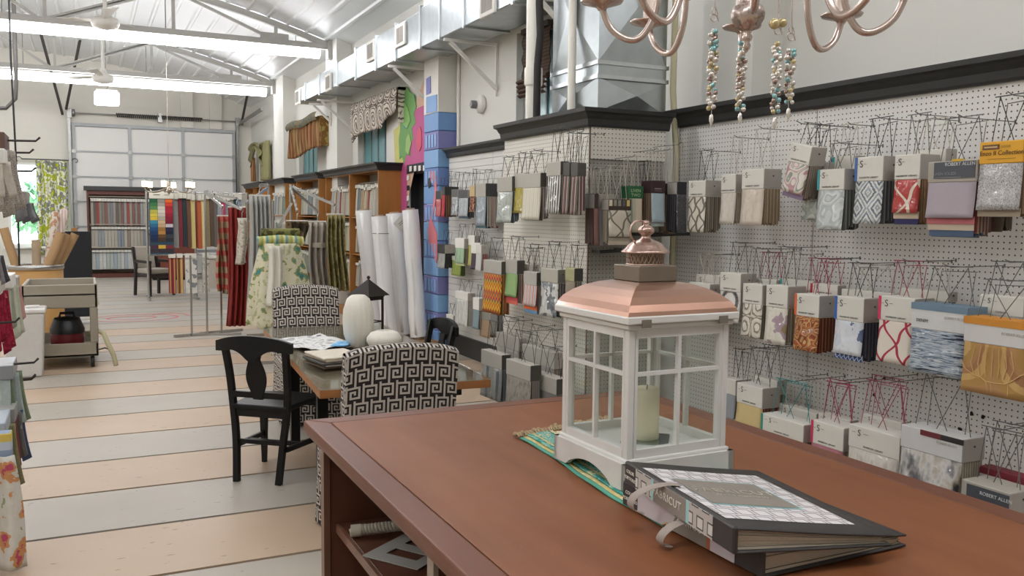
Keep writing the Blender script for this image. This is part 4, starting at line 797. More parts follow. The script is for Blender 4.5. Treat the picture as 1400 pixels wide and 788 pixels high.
bk(F2, 'slat', 300, 338, 122, 182, 300, 0.07, pat('plain', ('#c6c6c2', '#d2d2ce')), 'narrow white sample book next to the plum one', ('#8f8b84', '#b0322f', '#4a4a4a'), head=CARD, hang=0.13, emblem=False, dx=-0.04)
bk(F2, 'slat', 160, 246, 440, 490, 668, 0.08, pat('plain', ('#c6c7c0', '#d2d3cc'), sleeve=True), 'pale grey sheer sample book in the slat wall bottom row', ('#9a988e', '#b5b2a6'), head=WHITE, hang=0.13, emblem=False)
bk(F2, 'slat', 280, 322, 480, 560, 690, 0.08, pat('plain', ('#7d9094', '#8d9ea2')), 'slate teal sample book in the slat wall bottom row', ('#8a7a6a', '#a89a88', '#6a5f54'), head=WHITE, hang=0.13, emblem=False, dx=-0.03)
bk(F2, 'slat', 100, 148, 595, 640, 735, 0.06, pat('plain', ('#c9c6bd', '#d5d2ca')), 'ivory sample book low on the slat wall beside the blue pilaster', ('#6a4a3a', '#8a7a4a'), head=CARD, hang=0.12, emblem=False)
bk(F2, 'slat', 330, 400, 580, 630, 745, 0.14, pat('plain', ('#9a8268', '#a89078')), 'tan layered sample book low on the slat wall', ('#8a7058', '#6a4a3a', '#b09a7c'), head=mat('#8a8a80'), hang=0.12, emblem=False)
bk(F2, 'slat', 405, 450, 420, 470, 735, 0.06, pat('plain', ('#6f6f68', '#7f7f78')), 'long grey sample book where the slat wall meets the pegboard box', ('#5a5a54', '#8a8a80'), head=mat('#6a6a62'), hang=0.1, emblem=False)
# --- box end face
bk(K, 'end', 62, 92, 320, 420, 672, 0.10, pat('plain', ('#8a6a62', '#7a5a54')), 'dark brown narrow sample book on the end of the box', ('#5a4038', '#3a2c28'), head=mat('#3a2c2a'), hang=0.15, emblem=False, wire=WIREW)
bk(K, 'end', 98, 200, 322, 415, 670, 0.06, pat('vstripe', ('#9a9498', '#b5aeae', '#8f8a90'), 12), 'mauve grey sample book with a tan label on the end of the box', ('#a8a0a0', '#8d8588'), head=mat('#a39e92'), hang=0.15, emblem=False, wire=WIREW, dx=0.05)
T, w, H_, hh, t = bk(K, 'end', 158, 312, 358, 432, 665, 0.07, pat('lattice', ('#c9c0b0', '#c9c0b0', '#c9c0b0', '#77705f'), 9, sleeve=True), 'cream trellis sample book with colour chips on a dark brown header', ('#8a8070', '#b5ab98'), head=mat('#3f2e29'), hang=0.19, emblem=False, wire=WIREW, dx=-0.05, strips=('#9a9180', '#b5aa98'))
for k, c in enumerate(('#d3c9ae', '#8d8a7c', '#8f8f86', '#5f5d57', '#c9b472')): MB().bb((-w*0.48+w*0.19*k, -0.006, H_-hh*0.62), (-w*0.48+w*0.19*k+w*0.13, -0.003, H_-hh*0.06)).build('colour_chip', mat(c, 0.8), T)
T, w, H_, hh, t = bk(K, 'end', 290, 392, 268, 352, 580, 0.08, pat('vstripe', ('#c9bda8', '#c9bda8', '#7a4a3c', '#8a9a8a', '#b8b09c'), 9), 'green headed sample book lettered LIVEN TWO', ('#5c7a5a', '#8a3f36', '#c9bda8'), head=mat('#1f5a34', 0.5), side=mat('#1f5a34', 0.5), hang=0.17, emblem=False, wire=WIREW, dx=-0.03)
GY = mat('#a8c29a', 0.6); text('LIVEN', 0.026, GY, T, (-w*0.02, -0.0055, H_-hh*0.5)); text('TWO', 0.026, GY, T, (-w*0.02, -0.0055, H_-hh*0.86))
bk(K, 'end', 398, 450, 270, 360, 600, 0.05, pat('plain', ('#1d1d1f', '#2a2a2c')), 'black sample book with a tan header on the end of the box', ('#222222',), head=mat('#a8906c'), hang=0.15, emblem=False, dx=0.08)
T, w, H_, hh, t = bk(K, 'end', 448, 540, 232, 318, 540, 0.10, pat('plain', ('#9fb2ba', '#aebfc6'), sleeve=True), 'maroon headed sample book with a powder blue leaf', ('#8a7460', '#6d5a48', '#a08c76'), head=mat('#3c2429', 0.5), side=mat('#3c2429', 0.5), hang=0.18, emblem=False, wire=WIREW, dx=-0.06, strips=('#9aa39c',))
MB().bb((-w*0.3, -0.0055, H_-hh*0.68), (w*0.2, -0.0045, H_-hh*0.6)).bb((-w*0.3, -0.0055, H_-hh*0.82), (w*0.24, -0.0045, H_-hh*0.79)).build('label_print', mat('#8f7f80'), T)
bk(K, 'end', 560, 612, 250, 330, 590, 0.09, pat('plain', ('#7a6a58', '#8a7a68')), 'brown tweed sample book with a maroon header on the end of the box', ('#6a5c4c', '#8a7a68'), head=mat('#33211f'), side=mat('#33211f'), hang=0.2, emblem=False, wire=WIREW)
bk(K, 'end', 618, 684, 240, 325, 585, 0.09, pat('tweed', ('#2c2d30', '#6a6b6e'), sleeve=True), 'charcoal tweed sample book in the corner beside the taupe lattice book', ('#2c2c2e', '#55565a', '#3c3c40'), head=mat('#26252a'), hang=0.22, emblem=False, wire=WIREW, dx=-0.1)
# black face-out brackets below the end row
for x0, x1, y_, l in ((90, 300, 712, 'black shelf rail under the trellis sample books'), (450, 700, 600, 'black shelf rail under the maroon headed books')):
    a = onY(*K(x0, y_), 4.40); c = onY(*K(x1, y_-8), 4.40); b = MB(); b.bar((a.x, 4.40, a.z), (c.x, 4.40, a.z+0.01), 0.02); b.bar((a.x+0.03, 4.40, a.z), (a.x+0.03, 4.515, a.z), 0.014); b.bar((min(c.x, 3.2)-0.03, 4.40, a.z+0.01), (min(c.x, 3.2)-0.03, 4.515, a.z+0.01), 0.014)
    tag(b.build('shelf_rail', WIREK), l, 'rail')
# empty dark hanger bunch low on the end face
bb_ = thing('hanger_bunch', 'bundle of pale wire hangers on a black arm beside the lantern finial', 'hangers', (3.02, 4.40, 1.50))
MB().tube([(0, 0.115, 0.0), (0, 0, 0), (0, -0.05, 0.02)], 0.012, 8).build('arm', WIREK, bb_)
b = MB()
for k in range(8): b.tube([(0.0, -0.02+0.01*k, 0), (-0.12+0.035*k, -0.03, -0.22)], 0.002, 5)
b.build('wires', WIREW, bb_)

# ================================================================== BIG WORK TABLE
def wood_mat(name, c1, c2, c3, rough=0.32, axis=1, scale=1.0, scr_amt=0.0):
    m, nt, b = new_mat(name); g = G(nt); N = nt.nodes; L = nt.links
    tc = N.new('ShaderNodeTexCoord'); mp = N.new('ShaderNodeMapping'); s = [9*scale, 9*scale, 9*scale]; s[axis] = 0.9*scale; mp.inputs['Scale'].default_value = s; L.new(tc.outputs['Object'], mp.inputs[0])
    t = g.m('ADD', g.m('MULTIPLY', g.noise(mp.outputs[0], 1.2, 8), 0.75), g.m('MULTIPLY', g.noise(tc.outputs['Object'], 1.6, 3), 0.25))
    t = g.m('MULTIPLY_ADD', g.m('SUBTRACT', t, 0.5), 1.6, 0.5)
    base = g.ramp(t, (c1, c2, c3), False)
    mp2 = N.new('ShaderNodeMapping'); mp2.inputs['Rotation'].default_value = (0, 0, 0.9); mp2.inputs['Scale'].default_value = (60, 6, 1); L.new(tc.outputs['Object'], mp2.inputs[0])
    scr = g.m('GREATER_THAN', g.noise(mp2.outputs[0], 3.2, 3), 0.74); mx = N.new('ShaderNodeMix'); mx.data_type = 'RGBA'; L.new(g.m('MULTIPLY', scr, scr_amt), mx.inputs[0]); L.new(base, mx.inputs[6]); mx.inputs[7].default_value = col('#c9a88c')
    b.inputs['Specular IOR Level'].default_value = 0.3; L.new(mx.outputs[2], b.inputs['Base Color']); L.new(g.ramp(g.noise(tc.outputs['Object'], 5, 5), ((rough*0.85,)*3+(1,), (rough*1.15,)*3+(1,)), False), b.inputs['Roughness'])
    bp = N.new('ShaderNodeBump'); bp.inputs['Strength'].default_value = 0.06; bp.inputs['Distance'].default_value = 0.003; L.new(t, bp.inputs['Height']); L.new(bp.outputs[0], b.inputs['Normal'])
    return m
WT = wood_mat('table_top_wood', '#6e3f24', '#824f2f', '#8f5b3a', 0.46, scr_amt=0.12); WB = wood_mat('table_border_wood', '#5c3626', '#6f4431', '#7c4f3a', 0.42); WDK = wood_mat('table_body_wood', '#4f3024', '#5f3b2c', '#6b4636', 0.4, 2)
TZ = 0.92; X0, X1, Y0, Y1 = 0.63, 1.955, 0.55, 2.855
bt = thing('work_table', 'large reddish brown wooden work table carrying the white lantern', 'table', (0, 0, 0))
BW = 0.075
bevel(MB().bb((X0+BW+0.0015, Y0+BW+0.0015, TZ-0.035), (X1-BW-0.0015, Y1-BW-0.0015, TZ)).build('top_panel', WT, bt), 0.002, 1)
def board(pts): 
    b = MB(); n = len(pts); b.add([(x, y, TZ-0.035) for x, y in pts]+[(x, y, TZ) for x, y in pts], [tuple(range(n))[::-1], tuple(range(n, 2*n))]+[(i, (i+1) % n, n+(i+1) % n, n+i) for i in range(n)]); return b
for pts in ([(X0, Y0), (X0+BW, Y0+BW), (X0+BW, Y1-BW), (X0, Y1)], [(X1, Y1), (X1-BW, Y1-BW), (X1-BW, Y0+BW), (X1, Y0)], [(X0, Y1), (X0+BW, Y1-BW), (X1-BW, Y1-BW), (X1, Y1)], [(X1, Y0), (X1-BW, Y0+BW), (X0+BW, Y0+BW), (X0, Y0)]):
    bevel(board(pts).build('top_border', WB, bt), 0.006, 2)
sweep([(0, TZ-0.085), (0.0, TZ-0.036), (0.055, TZ-0.036), (0.05, TZ-0.05), (0.02, TZ-0.065), (0.015, TZ-0.085)], [(X0+0.06, Y0+0.06), (X0+0.06, Y1-0.06), (X1-0.06, Y1-0.06), (X1-0.06, Y0+0.06)][::-1], 'under_moulding', WB, bt)
EDGE = wood_mat('worn_edge_wood', '#5a3a2e', '#745243', '#8a6a58', 0.3, 2)
for y in (Y1-0.105, Y0+0.075): bevel(MB().bb((X0+0.06, y, 0.0), (X1-0.06, y+0.03, TZ-0.085)).build('end_panel', WDK, bt), 0.003, 1)
MB().bb((X0+0.04, Y1-0.11, 0.0), (X0+0.06, Y1-0.07, TZ-0.06)).build('corner_post', EDGE, bt)
MB().bb((1.28, Y0+0.1, 0.05), (1.30, Y1-0.1, TZ-0.04)).build('centre_panel', WDK, bt)
MB().bb((X0+0.07, Y0+0.1, TZ-0.06), (X1-0.07, Y1-0.1, TZ-0.04)).build('inner_top', WDK, bt)
for z in (0.08, 0.59): bevel(MB().bb((X0+0.09, Y0+0.1, z-0.025), (1.28, Y1-0.105, z)).build('shelf', WDK, bt), 0.003, 1); MB().bb((X0+0.08, Y0+0.1, z-0.03), (X0+0.09, Y1-0.105, z)).build('shelf_lip', EDGE, bt)
for y in (1.8, 1.15): MB().bb((X0+0.06, y-0.015, 0.08), (1.28, y+0.015, TZ-0.06)).build('divider', WDK, bt); MB().bb((X0+0.05, y-0.02, 0.08), (X0+0.062, y+0.02, TZ-0.06)).build('divider_lip', mat('#9a8a7c', 0.5), bt)
for z in (0.08, 0.59): MB().bb((1.30, Y0+0.1, z-0.025), (X1-0.07, Y1-0.105, z)).build('shelf', WDK, bt)
# things on the shelf under the table
r0, r1 = onZ(482, 726, 0.615), onZ(556, 716, 0.63)
hb_ = thing('rope_handle', 'braided pale rope handle of a basket on the shelf under the work table', 'basket', (r0.x, r0.y, 0.592))
b = MB(); n = 60; dv = r1-r0
for q in range(3): b.tube([(dv.x*i/n+0.010*math.cos(i*0.55+q*2.1)*0.7, dv.y*i/n+0.010*math.cos(i*0.55+q*2.1)*0.7, 0.022+0.012*i/n+0.010*math.sin(i*0.55+q*2.1)) for i in range(n+1)], 0.009, 6)
b.build('braided_rope', mat('#a8a090', 0.85), hb_)
MB().tube([(-dv.x*0.03, -dv.y*0.03, 0.022), (dv.x*0.16, dv.y*0.16, 0.024)], 0.0195, 12).build('wrapped_end', mat('#b5ad9c', 0.8), hb_)
tq = onZ(566, 752, 0.592)
tp = thing('cut_template', 'white cut-out paper template lying on the shelf under the work table', 'template', (tq.x, tq.y, 0.592), 0.6)
b = MB()
for a in ((-0.12, -0.1, 0.13, -0.06), (-0.12, 0.05, 0.13, 0.1), (-0.12, -0.06, -0.07, 0.05), (0.08, -0.06, 0.13, 0.05), (-0.02, -0.06, 0.02, 0.05)): b.bb((a[0], a[1], 0), (a[2], a[3], 0.003))
b.build('paper_sheet', mat('#a5a29b', 0.6), tp)

# ================================================================== TABLE RUNNER
rn_c = Vector((1.337, 2.0)); rn = thing('table_runner', 'turquoise and gold woven table runner with tasselled ends under the lantern', 'runner', (0, 0, TZ+0.003))
RA, RB, RC, RD = Vector((1.172, 2.34)), Vector((1.118, 1.53)), Vector((1.50, 1.50)), Vector((1.56, 2.42))
RTEAL = pat('floral', ('#6fae9c', '#3f8f88', '#7cb8a6', '#d6cf9c', '#5aa394'), 26, 0.85, axis='Y'); RGOLD = pat('floral', ('#d3c48c', '#c9b678', '#dbd0a2', '#e0c0a0'), 22, 0.85, axis='Y'); REDGE = mat('#57a08a', 0.85)
def rfn(u0, u1, z):
    def f(u, v):
        uu = u0+(u1-u0)*u; p = (RA*(1-v)+RB*v)*(1-uu)+(RD*(1-v)+RC*v)*uu; return (p.x+0.008*math.sin(v*7)*(1-uu), p.y, z+0.0015*math.sin(v*23+uu*9))
    return f
for a, b_, m, nm in ((0, 0.035, REDGE, 'edge_band'), (0.035, 0.075, RGOLD, 'gold_band'), (0.075, 0.12, RTEAL, 'teal_band'), (0.12, 0.14, RGOLD, 'gold_band'), (0.14, 0.30, pat('paisley', ('#4f9a98', '#7fb8a8', '#4f9a98', '#cfcb98'), 30, 0.85, axis='Y'), 'scroll_border'), (0.30, 0.33, RGOLD, 'gold_band'), (0.33, 0.67, pat('floral', ('#e0cfa4', '#d9a890', '#e3d8b0', '#8cb89c', '#63a795'), 9, 0.85, axis='Y'), 'centre_field'), (0.67, 0.70, RGOLD, 'gold_band'), (0.70, 0.9, RTEAL, 'scroll_border'), (0.9, 1.0, REDGE, 'edge_band')):
    b = MB(); b.grid(rfn(a, b_, 0.003), 3, 30); o = b.build(nm, m, rn); solid(o, 0.004)
FR = mat('#b09a78', 0.9, var=0.2, nscale=80)
b = MB(); rr = random.Random(3)
for (P, Q, out) in ((RA, RD, Vector((-0.1, 1))), (RB, RC, Vector((-0.2, -1)))):
    for k in range(46):
        t = k/45; s = P*(1-t)+Q*t; L_ = rr.uniform(0.02, 0.04); d = out.normalized()*L_+Vector((rr.uniform(-0.012, 0.012), 0))
        b.tube([(s.x, s.y, 0.005), (s.x+d.x*0.5, s.y+d.y*0.5, 0.012), (s.x+d.x, s.y+d.y, 0.004)], 0.0032, 5)
        if k % 4 == 0: b.ball((s.x+d.x, s.y+d.y, 0.008), 0.008, 8, 5)
b.build('tassel_fringe', FR, rn)['kind'] = 'stuff'

# ================================================================== WHITE LANTERN
LN = thing('candle_lantern', 'white wooden candle lantern with copper roof on the turquoise runner', 'lantern', (1.331, 1.925, TZ+0.010), math.radians(1.5))
LW_ = mat('#d6d5cf', 0.45, var=0.06, nscale=18); S = 0.159
def arch_side(b, ax):
    # plinth board with an arched cut-out
    pts = [(-S-0.012, 0), (-S+0.05, 0)]+[(-S+0.05+(2*S-0.1)*i/14, 0.035*math.sin(PI*i/14)**0.7 if 0 < i < 14 else 0.0) for i in range(1, 14)]+[(S-0.05, 0), (S+0.012, 0), (S+0.012, 0.066), (-S-0.012, 0.066)]
    return pts
for k in range(4):
    o = MB().prism(arch_side(None, 0), -S-0.012, -S+0.004).build('plinth_board', LW_, LN); o.rotation_euler = (0, 0, k*PI/2)
bevel(MB().bb((-S-0.004, -S-0.004, 0.058), (S+0.004, S+0.004, 0.075)).build('base_board', LW_, LN), 0.004, 2)
zt, zb_ = 0.396, 0.072
for sx in (-1, 1):
    for sy in (-1, 1): bevel(MB().box((sx*(S-0.012), sy*(S-0.012), (zt+zb_)/2), (0.019, 0.019, zt-zb_)).build('corner_post', LW_, LN), 0.002, 1)
for k in range(4):
    fr = MB(); y = -S+0.012
    fr.box((0, y, zb_+0.012), (2*S-0.05, 0.018, 0.024)).box((0, y, zt-0.011), (2*S-0.05, 0.018, 0.022)).box((-S+0.027, y, (zt+zb_)/2), (0.009, 0.016, zt-zb_)).box((S-0.027, y, (zt+zb_)/2), (0.009, 0.016, zt-zb_))
    o = fr.build('window_frame', LW_, LN); o.rotation_euler = (0, 0, k*PI/2)
    mu = MB().box((0, y-0.001, (zt+zb_)/2), (0.009, 0.014, zt-zb_-0.03)).box((0, y-0.001, zb_+0.212), (2*S-0.06, 0.013, 0.009)).build('glazing_bar', LW_, LN); mu.rotation_euler = (0, 0, k*PI/2)
    for x0, x1, z0, z1 in ((-S+0.035, -0.006, zb_+0.024, zb_+0.207), (0.006, S-0.035, zb_+0.024, zb_+0.207), (-S+0.035, -0.006, zb_+0.217, zt-0.022), (0.006, S-0.035, zb_+0.217, zt-0.022)):
        g_ = MB().bb((x0, y+0.002, z0), (x1, y+0.004, z1)).build('glass_pane', GLASS, LN); g_.rotation_euler = (0, 0, k*PI/2)
bevel(MB().bb((-S-0.006, -S-0.006, zt), (S+0.006, S+0.006, zt+0.014)).build('eave_board', LW_, LN), 0.003, 1)
bevel(MB().bb((-S-0.016, -S-0.016, zt+0.0145), (S+0.016, S+0.016, zt+0.034)).build('roof_rim', LW_, LN), 0.003, 1)
for sx, sy in ((-0.12, -1), (0.12, -1)): MB().box((sx, -S-0.0165, zt+0.016), (0.028, 0.003, 0.02)).build('metal_clip', mat('#8a8378', 0.4, 0.6), LN)
COP = mat('#b98d78', 0.28, 0.7, var=0.1, nscale=5, coat=1.0); SILV = mat('#b3b0a4', 0.35, 0.75, var=0.08)
b = MB(); N_ = 10; w0, w1 = S+0.012, 0.060
def rw(t): return w1+(w0-w1)*(1-math.sin(t*PI/2)**1.15 if False else (1-t)**0.62 if t < 1 else 0)
prof = [(w0, 0), (w0-0.003, 0.010), (w0-0.013, 0.026), (w0-0.032, 0.043), (w0-0.056, 0.057), (w0-0.082, 0.067), (w1, 0.073)]
for k in range(4):
    for i in range(len(prof)-1):
        (a, za), (c, zc_) = prof[i], prof[i+1]
        vs_ = [(-a, -a, za), (a, -a, za), (c, -c, zc_), (-c, -c, zc_)]; R = Matrix.Rotation(k*PI/2, 3, 'Z'); b.add([R @ Vector(q) for q in vs_], [(0, 1, 2, 3)], 0, False)
ro = b.build('roof', COP, LN, (0, 0, zt+0.034))
bevel(MB().bb((-w1, -w1, 0), (w1, w1, 0.041)).build('chimney_box', mat('#857a6c', 0.38, 0.7, var=0.1), LN, (0, 0, zt+0.107)), 0.002, 1)
zc = zt+0.148
FS = 0.86
fl_ = MB(); fl_.lathe([(0.060, 0), (0.060, 0.004), (0.056, 0.006)], 28); fl_.lathe([(0.058, 0.032), (0.058, 0.036), (0.05, 0.037)], 28)
for k in range(28):
    a = 2*PI*k/28; a2 = 2*PI*(k+1)/28
    for p_, q_ in (((a, 0.004), (a2, 0.033)), ((a2, 0.004), (a, 0.033))): fl_.tube([(0.056*math.cos(p_[0]), 0.056*math.sin(p_[0]), p_[1]), (0.056*math.cos((p_[0]+q_[0])/2), 0.056*math.sin((p_[0]+q_[0])/2), 0.0185), (0.056*math.cos(q_[0]), 0.056*math.sin(q_[0]), q_[1])], 0.0028, 4)
fl_.lathe([(0.045, 0), (0.045, 0.034)], 20)
PINK = mat('#bfa498', 0.25, 0.9, var=0.08); fl_.build('filigree_collar', mat('#a08a7a', 0.4, 0.8), LN, (0, 0, zc)).scale = (FS, FS, 0.9)
MB().lathe([(0.078, 0.0), (0.08, 0.004), (0.074, 0.010), (0.066, 0.016), (0.060, 0.026), (0.048, 0.038), (0.03, 0.046), (0.018, 0.052), (0.0135, 0.058), (0.015, 0.064), (0.024, 0.072), (0.027, 0.083), (0.022, 0.094), (0.011, 0.100), (0.009, 0.103), (0.012, 0.108), (0.0105, 0.116), (0.0005, 0.12)], 28).build('domed_finial', PINK, LN, (0, 0, zc+0.032)).scale = (FS*0.95, FS*0.95, 0.72)
MB().tube([(0.036*math.cos(t*2*PI/24), 0, 0.036*math.sin(t*2*PI/24)) for t in range(24)], 0.0035, 8, closed=True).build('carry_ring', PINK, LN, (-0.022, 0.0, zc+0.088)).scale = (0.8, 1, 0.8)
cd = thing('pillar_candle', 'ivory pillar candle inside the white lantern', 'candle', (1.338, 1.915, TZ+0.0885))
MB().lathe([(0.033, 0), (0.035, 0.003), (0.035, 0.134), (0.031, 0.138), (0.012, 0.133), (0.001, 0.132)], 28).build('wax', mat('#e2dabc', 0.5, var=0.03), cd); MB().tube([(0, 0, 0.13), (0.002, 0, 0.145)], 0.0012, 5).build('wick', DARK, cd)
mp_ = MB().bb((-0.062, -0.062, 0), (0.062, 0.062, 0.003)).build('mirror_plate', mat('#a9b3b0', 0.08, 0.9), None, (1.338, 1.915, TZ+0.0853), 0.9); tag(mp_, 'square mirror plate under the candle in the lantern', 'mirror')

# ================================================================== BINDERS
BK = mat('#3a3735', 0.6, var=0.05); TAUPE = mat('#8d857b', 0.7, var=0.04); TEALS = mat('#9cc9c9', 0.6); PAGE = mat('#bdb5a4', 0.85, var=0.15, nscale=200)
HON = pat('honey', ('#dcd8d8', '#dcd8d8', '#dcd8d8', '#dcd8d8', '#8d8688', '#cfcaca'), 24, 0.6, axis='Y'); HONS = pat('honey', ('#d3cec6', '#d3cec6', '#d3cec6', '#5f5a55', '#bdb7ae', '#bdb7ae'), 25, 0.6, axis='YZ')
LTR = mat('#e9e3d6', 0.6)
def binder(loc, rz, label, spine_patch, bow, width=0.37, L_=0.46, th=0.056, sag=0.0):
    """x: from spine to fore-edge, y: along spine (0 far .. -L near)"""
    t = thing('sample_binder', label, 'binder', loc, rz)
    def zc(u): return th*(1-0.55*u**1.3)+sag*u+bow*math.sin(u*PI)
    def zl(u): return sag*u
    nu = 14
    b = MB(); b.grid(lambda u, v: (width*u, -L_*v, zc(u)), nu, 4); o = b.build('front_cover', BK, t); solid(o, 0.004); o.modifiers[0].offset = -1
    b = MB(); b.grid(lambda u, v: (width*1.0*u, -L_*v, zl(u)+0.004), nu, 4); o = b.build('back_cover', BK, t); solid(o, 0.004); o.modifiers[0].offset = -1
    b = MB(); e = 0.008
    def pg(u, v, top): return (0.006+(width*0.975-0.006)*u, -e-(L_-2*e)*v, (zc(u)-0.005) if top else (zl(u)+0.005))
    n = 20; V = []; 
    b.grid(lambda u, v: pg(u, v, True), n, 1); b.grid(lambda u, v: pg(u, v, False), n, 1)
    for v in (0, 1):
        for k in range(7): b.grid(lambda u, q, v=v, k=k: (pg(u, v, True)[0]-0.004*(k % 3), pg(u, v, True)[1]+(0.003 if v else -0.003)*((k*3) % 4)/3.0, pg(u, v, False)[2]+(pg(u, v, True)[2]-pg(u, v, False)[2])*(k+q)/7), n, 1)
    for k in range(7): b.grid(lambda u, q, k=k: (pg(1, u, True)[0]-0.005*((k*2) % 3), pg(1, u, True)[1], pg(1, u, False)[2]+(pg(1, u, True)[2]-pg(1, u, False)[2])*(k+q)/7), 2, 1)
    b.build('page_block', PAGE, t, fix=False)
    sp_ = bevel(MB().bb((-0.006, -L_, 0), (0.006, 0, th+0.002)).build('spine', BK, t), 0.003, 1)
    return t, zc
# lower binder
t, zc = binder((1.128, 1.695, TZ+0.003), math.radians(0.5), 'lower black binder with a mauve patterned spine and taupe strap', None, 0.0, 0.385, 0.47, 0.056)
def spatch(t, y0, y1, m, nm='spine_label', z0=0.003, z1=0.055, pr=0.0): return MB().bb((-0.0075-pr, -y1, z0), (-0.006, -y0, z1)).build(nm, m, t)
spatch(t, 0.065, 0.20, mat('#cfc6c8', 0.6)); spatch(t, 0.20, 0.31, TAUPE); spatch(t, 0.31, 0.322, mat('#b5684c', 0.6)); spatch(t, 0.322, 0.395, mat('#cfc6c8', 0.6))
ROTS = (PI/2, 0, -PI/2)
text('FABRICUT', 0.021, LTR, t, (-0.0082, -0.255, 0.028), ROTS, sp=1.2); text('COLOR', 0.011, LTR, t, (-0.0068, -0.033, 0.032), ROTS); text('PORTFOLIO', 0.011, LTR, t, (-0.0068, -0.033, 0.017), ROTS)
# upper binder
t, zc = binder((1.118, 1.672, TZ+0.063), math.radians(-7.5), 'upper black binder with a grey honeycomb cover lettered FABRICUT', None, -0.004, 0.355, 0.455, 0.050, sag=-0.024)
spatch(t, 0.06, 0.135, HONS, z1=0.05); spatch(t, 0.135, 0.145, TEALS, z1=0.05); spatch(t, 0.145, 0.285, TAUPE, z1=0.05); spatch(t, 0.285, 0.297, TEALS, z1=0.05); spatch(t, 0.297, 0.385, HONS, z1=0.05)
text('FABRICUT', 0.024, LTR, t, (-0.0082, -0.205, 0.02), ROTS, sp=1.15); text('COLOR', 0.011, LTR, t, (-0.0068, -0.031, 0.029), ROTS); text('PORTFOLIO', 0.011, LTR, t, (-0.0068, -0.031, 0.014), ROTS)
def cover(x0, x1, y0, y1, m, nm, h):
    b = MB(); b.grid(lambda u, v: (x0+(x1-x0)*u, -(y0+(y1-y0)*v), zc((x0+(x1-x0)*u)/0.355)+h), 12, 3); o = b.build(nm, m, t); return o
cover(0.012, 0.312, 0.055, 0.40, HON, 'honeycomb_panel', 0.0012); cover(0.04, 0.255, 0.135, 0.315, TEALS, 'teal_frame', 0.0020); cover(0.04, 0.249, 0.141, 0.309, TAUPE, 'title_panel', 0.0028)
def cover_text(s, size, x, y, sp):
    o = text(s, size, LTR, t, (x, -y, zc(x/0.355)+0.0038), (0, 0, -PI/2*0), sp=sp); o.location.z = 0
    for v_ in o.data.vertices: v_.co.z = zc((x+v_.co.x)/0.355)+0.0042
    return o
cover_text('FABRICUT', 0.038, 0.147, 0.228, 1.2); cover_text('COLOR PORTFOLIO', 0.013, 0.15, 0.252, 1.1)
# taupe straps
STR = mat('#9a8e84', 0.6)
def strap(loc, pts, label):
    b = MB(); n = len(pts)
    V = []
    for x, y, z in pts: V += [(x, y-0.014, z), (x, y+0.014, z)]
    b.add(V, [(2*i, 2*i+1, 2*i+3, 2*i+2) for i in range(n-1)], 0, True); o = b.build('strap', STR, None, loc); solid(o, 0.003); o.modifiers.new('sub', 'SUBSURF').render_levels = 2; o.modifiers['sub'].levels = 1
    tag(o, label, 'strap')
strap((1.095, 1.47, TZ+0.07), [(0.03, 0.0, 0.045), (0.0, 0.015, 0.05), (-0.045, 0.04, 0.035), (-0.07, 0.055, 0.008), (-0.068, 0.05, -0.015), (-0.04, 0.035, -0.02)], 'taupe ribbon strap curling out of the upper binder')
strap((1.085, 1.40, TZ+0.03), [(0.04, 0.0, 0.03), (0.0, 0.01, 0.035), (-0.035, 0.02, 0.02), (-0.05, 0.03, -0.005), (-0.045, 0.03, -0.022), (-0.015, 0.025, -0.025)], 'taupe ribbon strap curling out of the lower binder')

# ================================================================== CHANDELIER over the work table
CH = mat('#cbbab1', 0.24, 0.8, var=0.08); cc = Vector((1.552, 1.81, 0))
ch = thing('chandelier', 'champagne pink metal chandelier with curved arms above the work table', 'chandelier', (cc.x, cc.y, 2.04))
MB().lathe([(0.0005, 0.0), (0.007, 0.004), (0.010, 0.014), (0.006, 0.022), (0.012, 0.028), (0.014, 0.036), (0.009, 0.044), (0.012, 0.05)], 20).build('bottom_finial', CH, ch, (0, 0, -0.008))
MB().lathe([(0.012, 0.05), (0.03, 0.06), (0.041, 0.08), (0.043, 0.095), (0.036, 0.112), (0.022, 0.12), (0.018, 0.13), (0.026, 0.135), (0.02, 0.145)], 48, 0, (0, 0, 0), 24, 0.14).build('fluted_bulb', CH, ch, (0, 0, -0.008))
MB().lathe([(0.018, 0.14), (0.016, 0.2), (0.03, 0.23), (0.05, 0.27), (0.03, 0.32), (0.014, 0.36), (0.014, 0.62), (0.03, 0.66), (0.012, 0.7)], 24).build('stem', CH, ch)
MB().tube([(0, 0, 0.7), (0, 0, rz_(cc.x)-2.04)], 0.008, 8).build('hanging_rod', CH, ch)
def bez(P, n=22):
    out = []
    k = len(P)
    for i in range(k-1):
        p0 = Vector(P[max(0, i-1)]); p1 = Vector(P[i]); p2 = Vector(P[i+1]); p3 = Vector(P[min(k-1, i+2)])
        for j in range(6):
            t = j/6; out.append(0.5*((2*p1)+(-p0+p2)*t+(2*p0-5*p1+4*p2-p3)*t*t+(-p0+3*p1-3*p2+p3)*t**3))
    out.append(Vector(P[-1])); return out
base_a = math.radians(52)   # one arm points straight away from the shop front
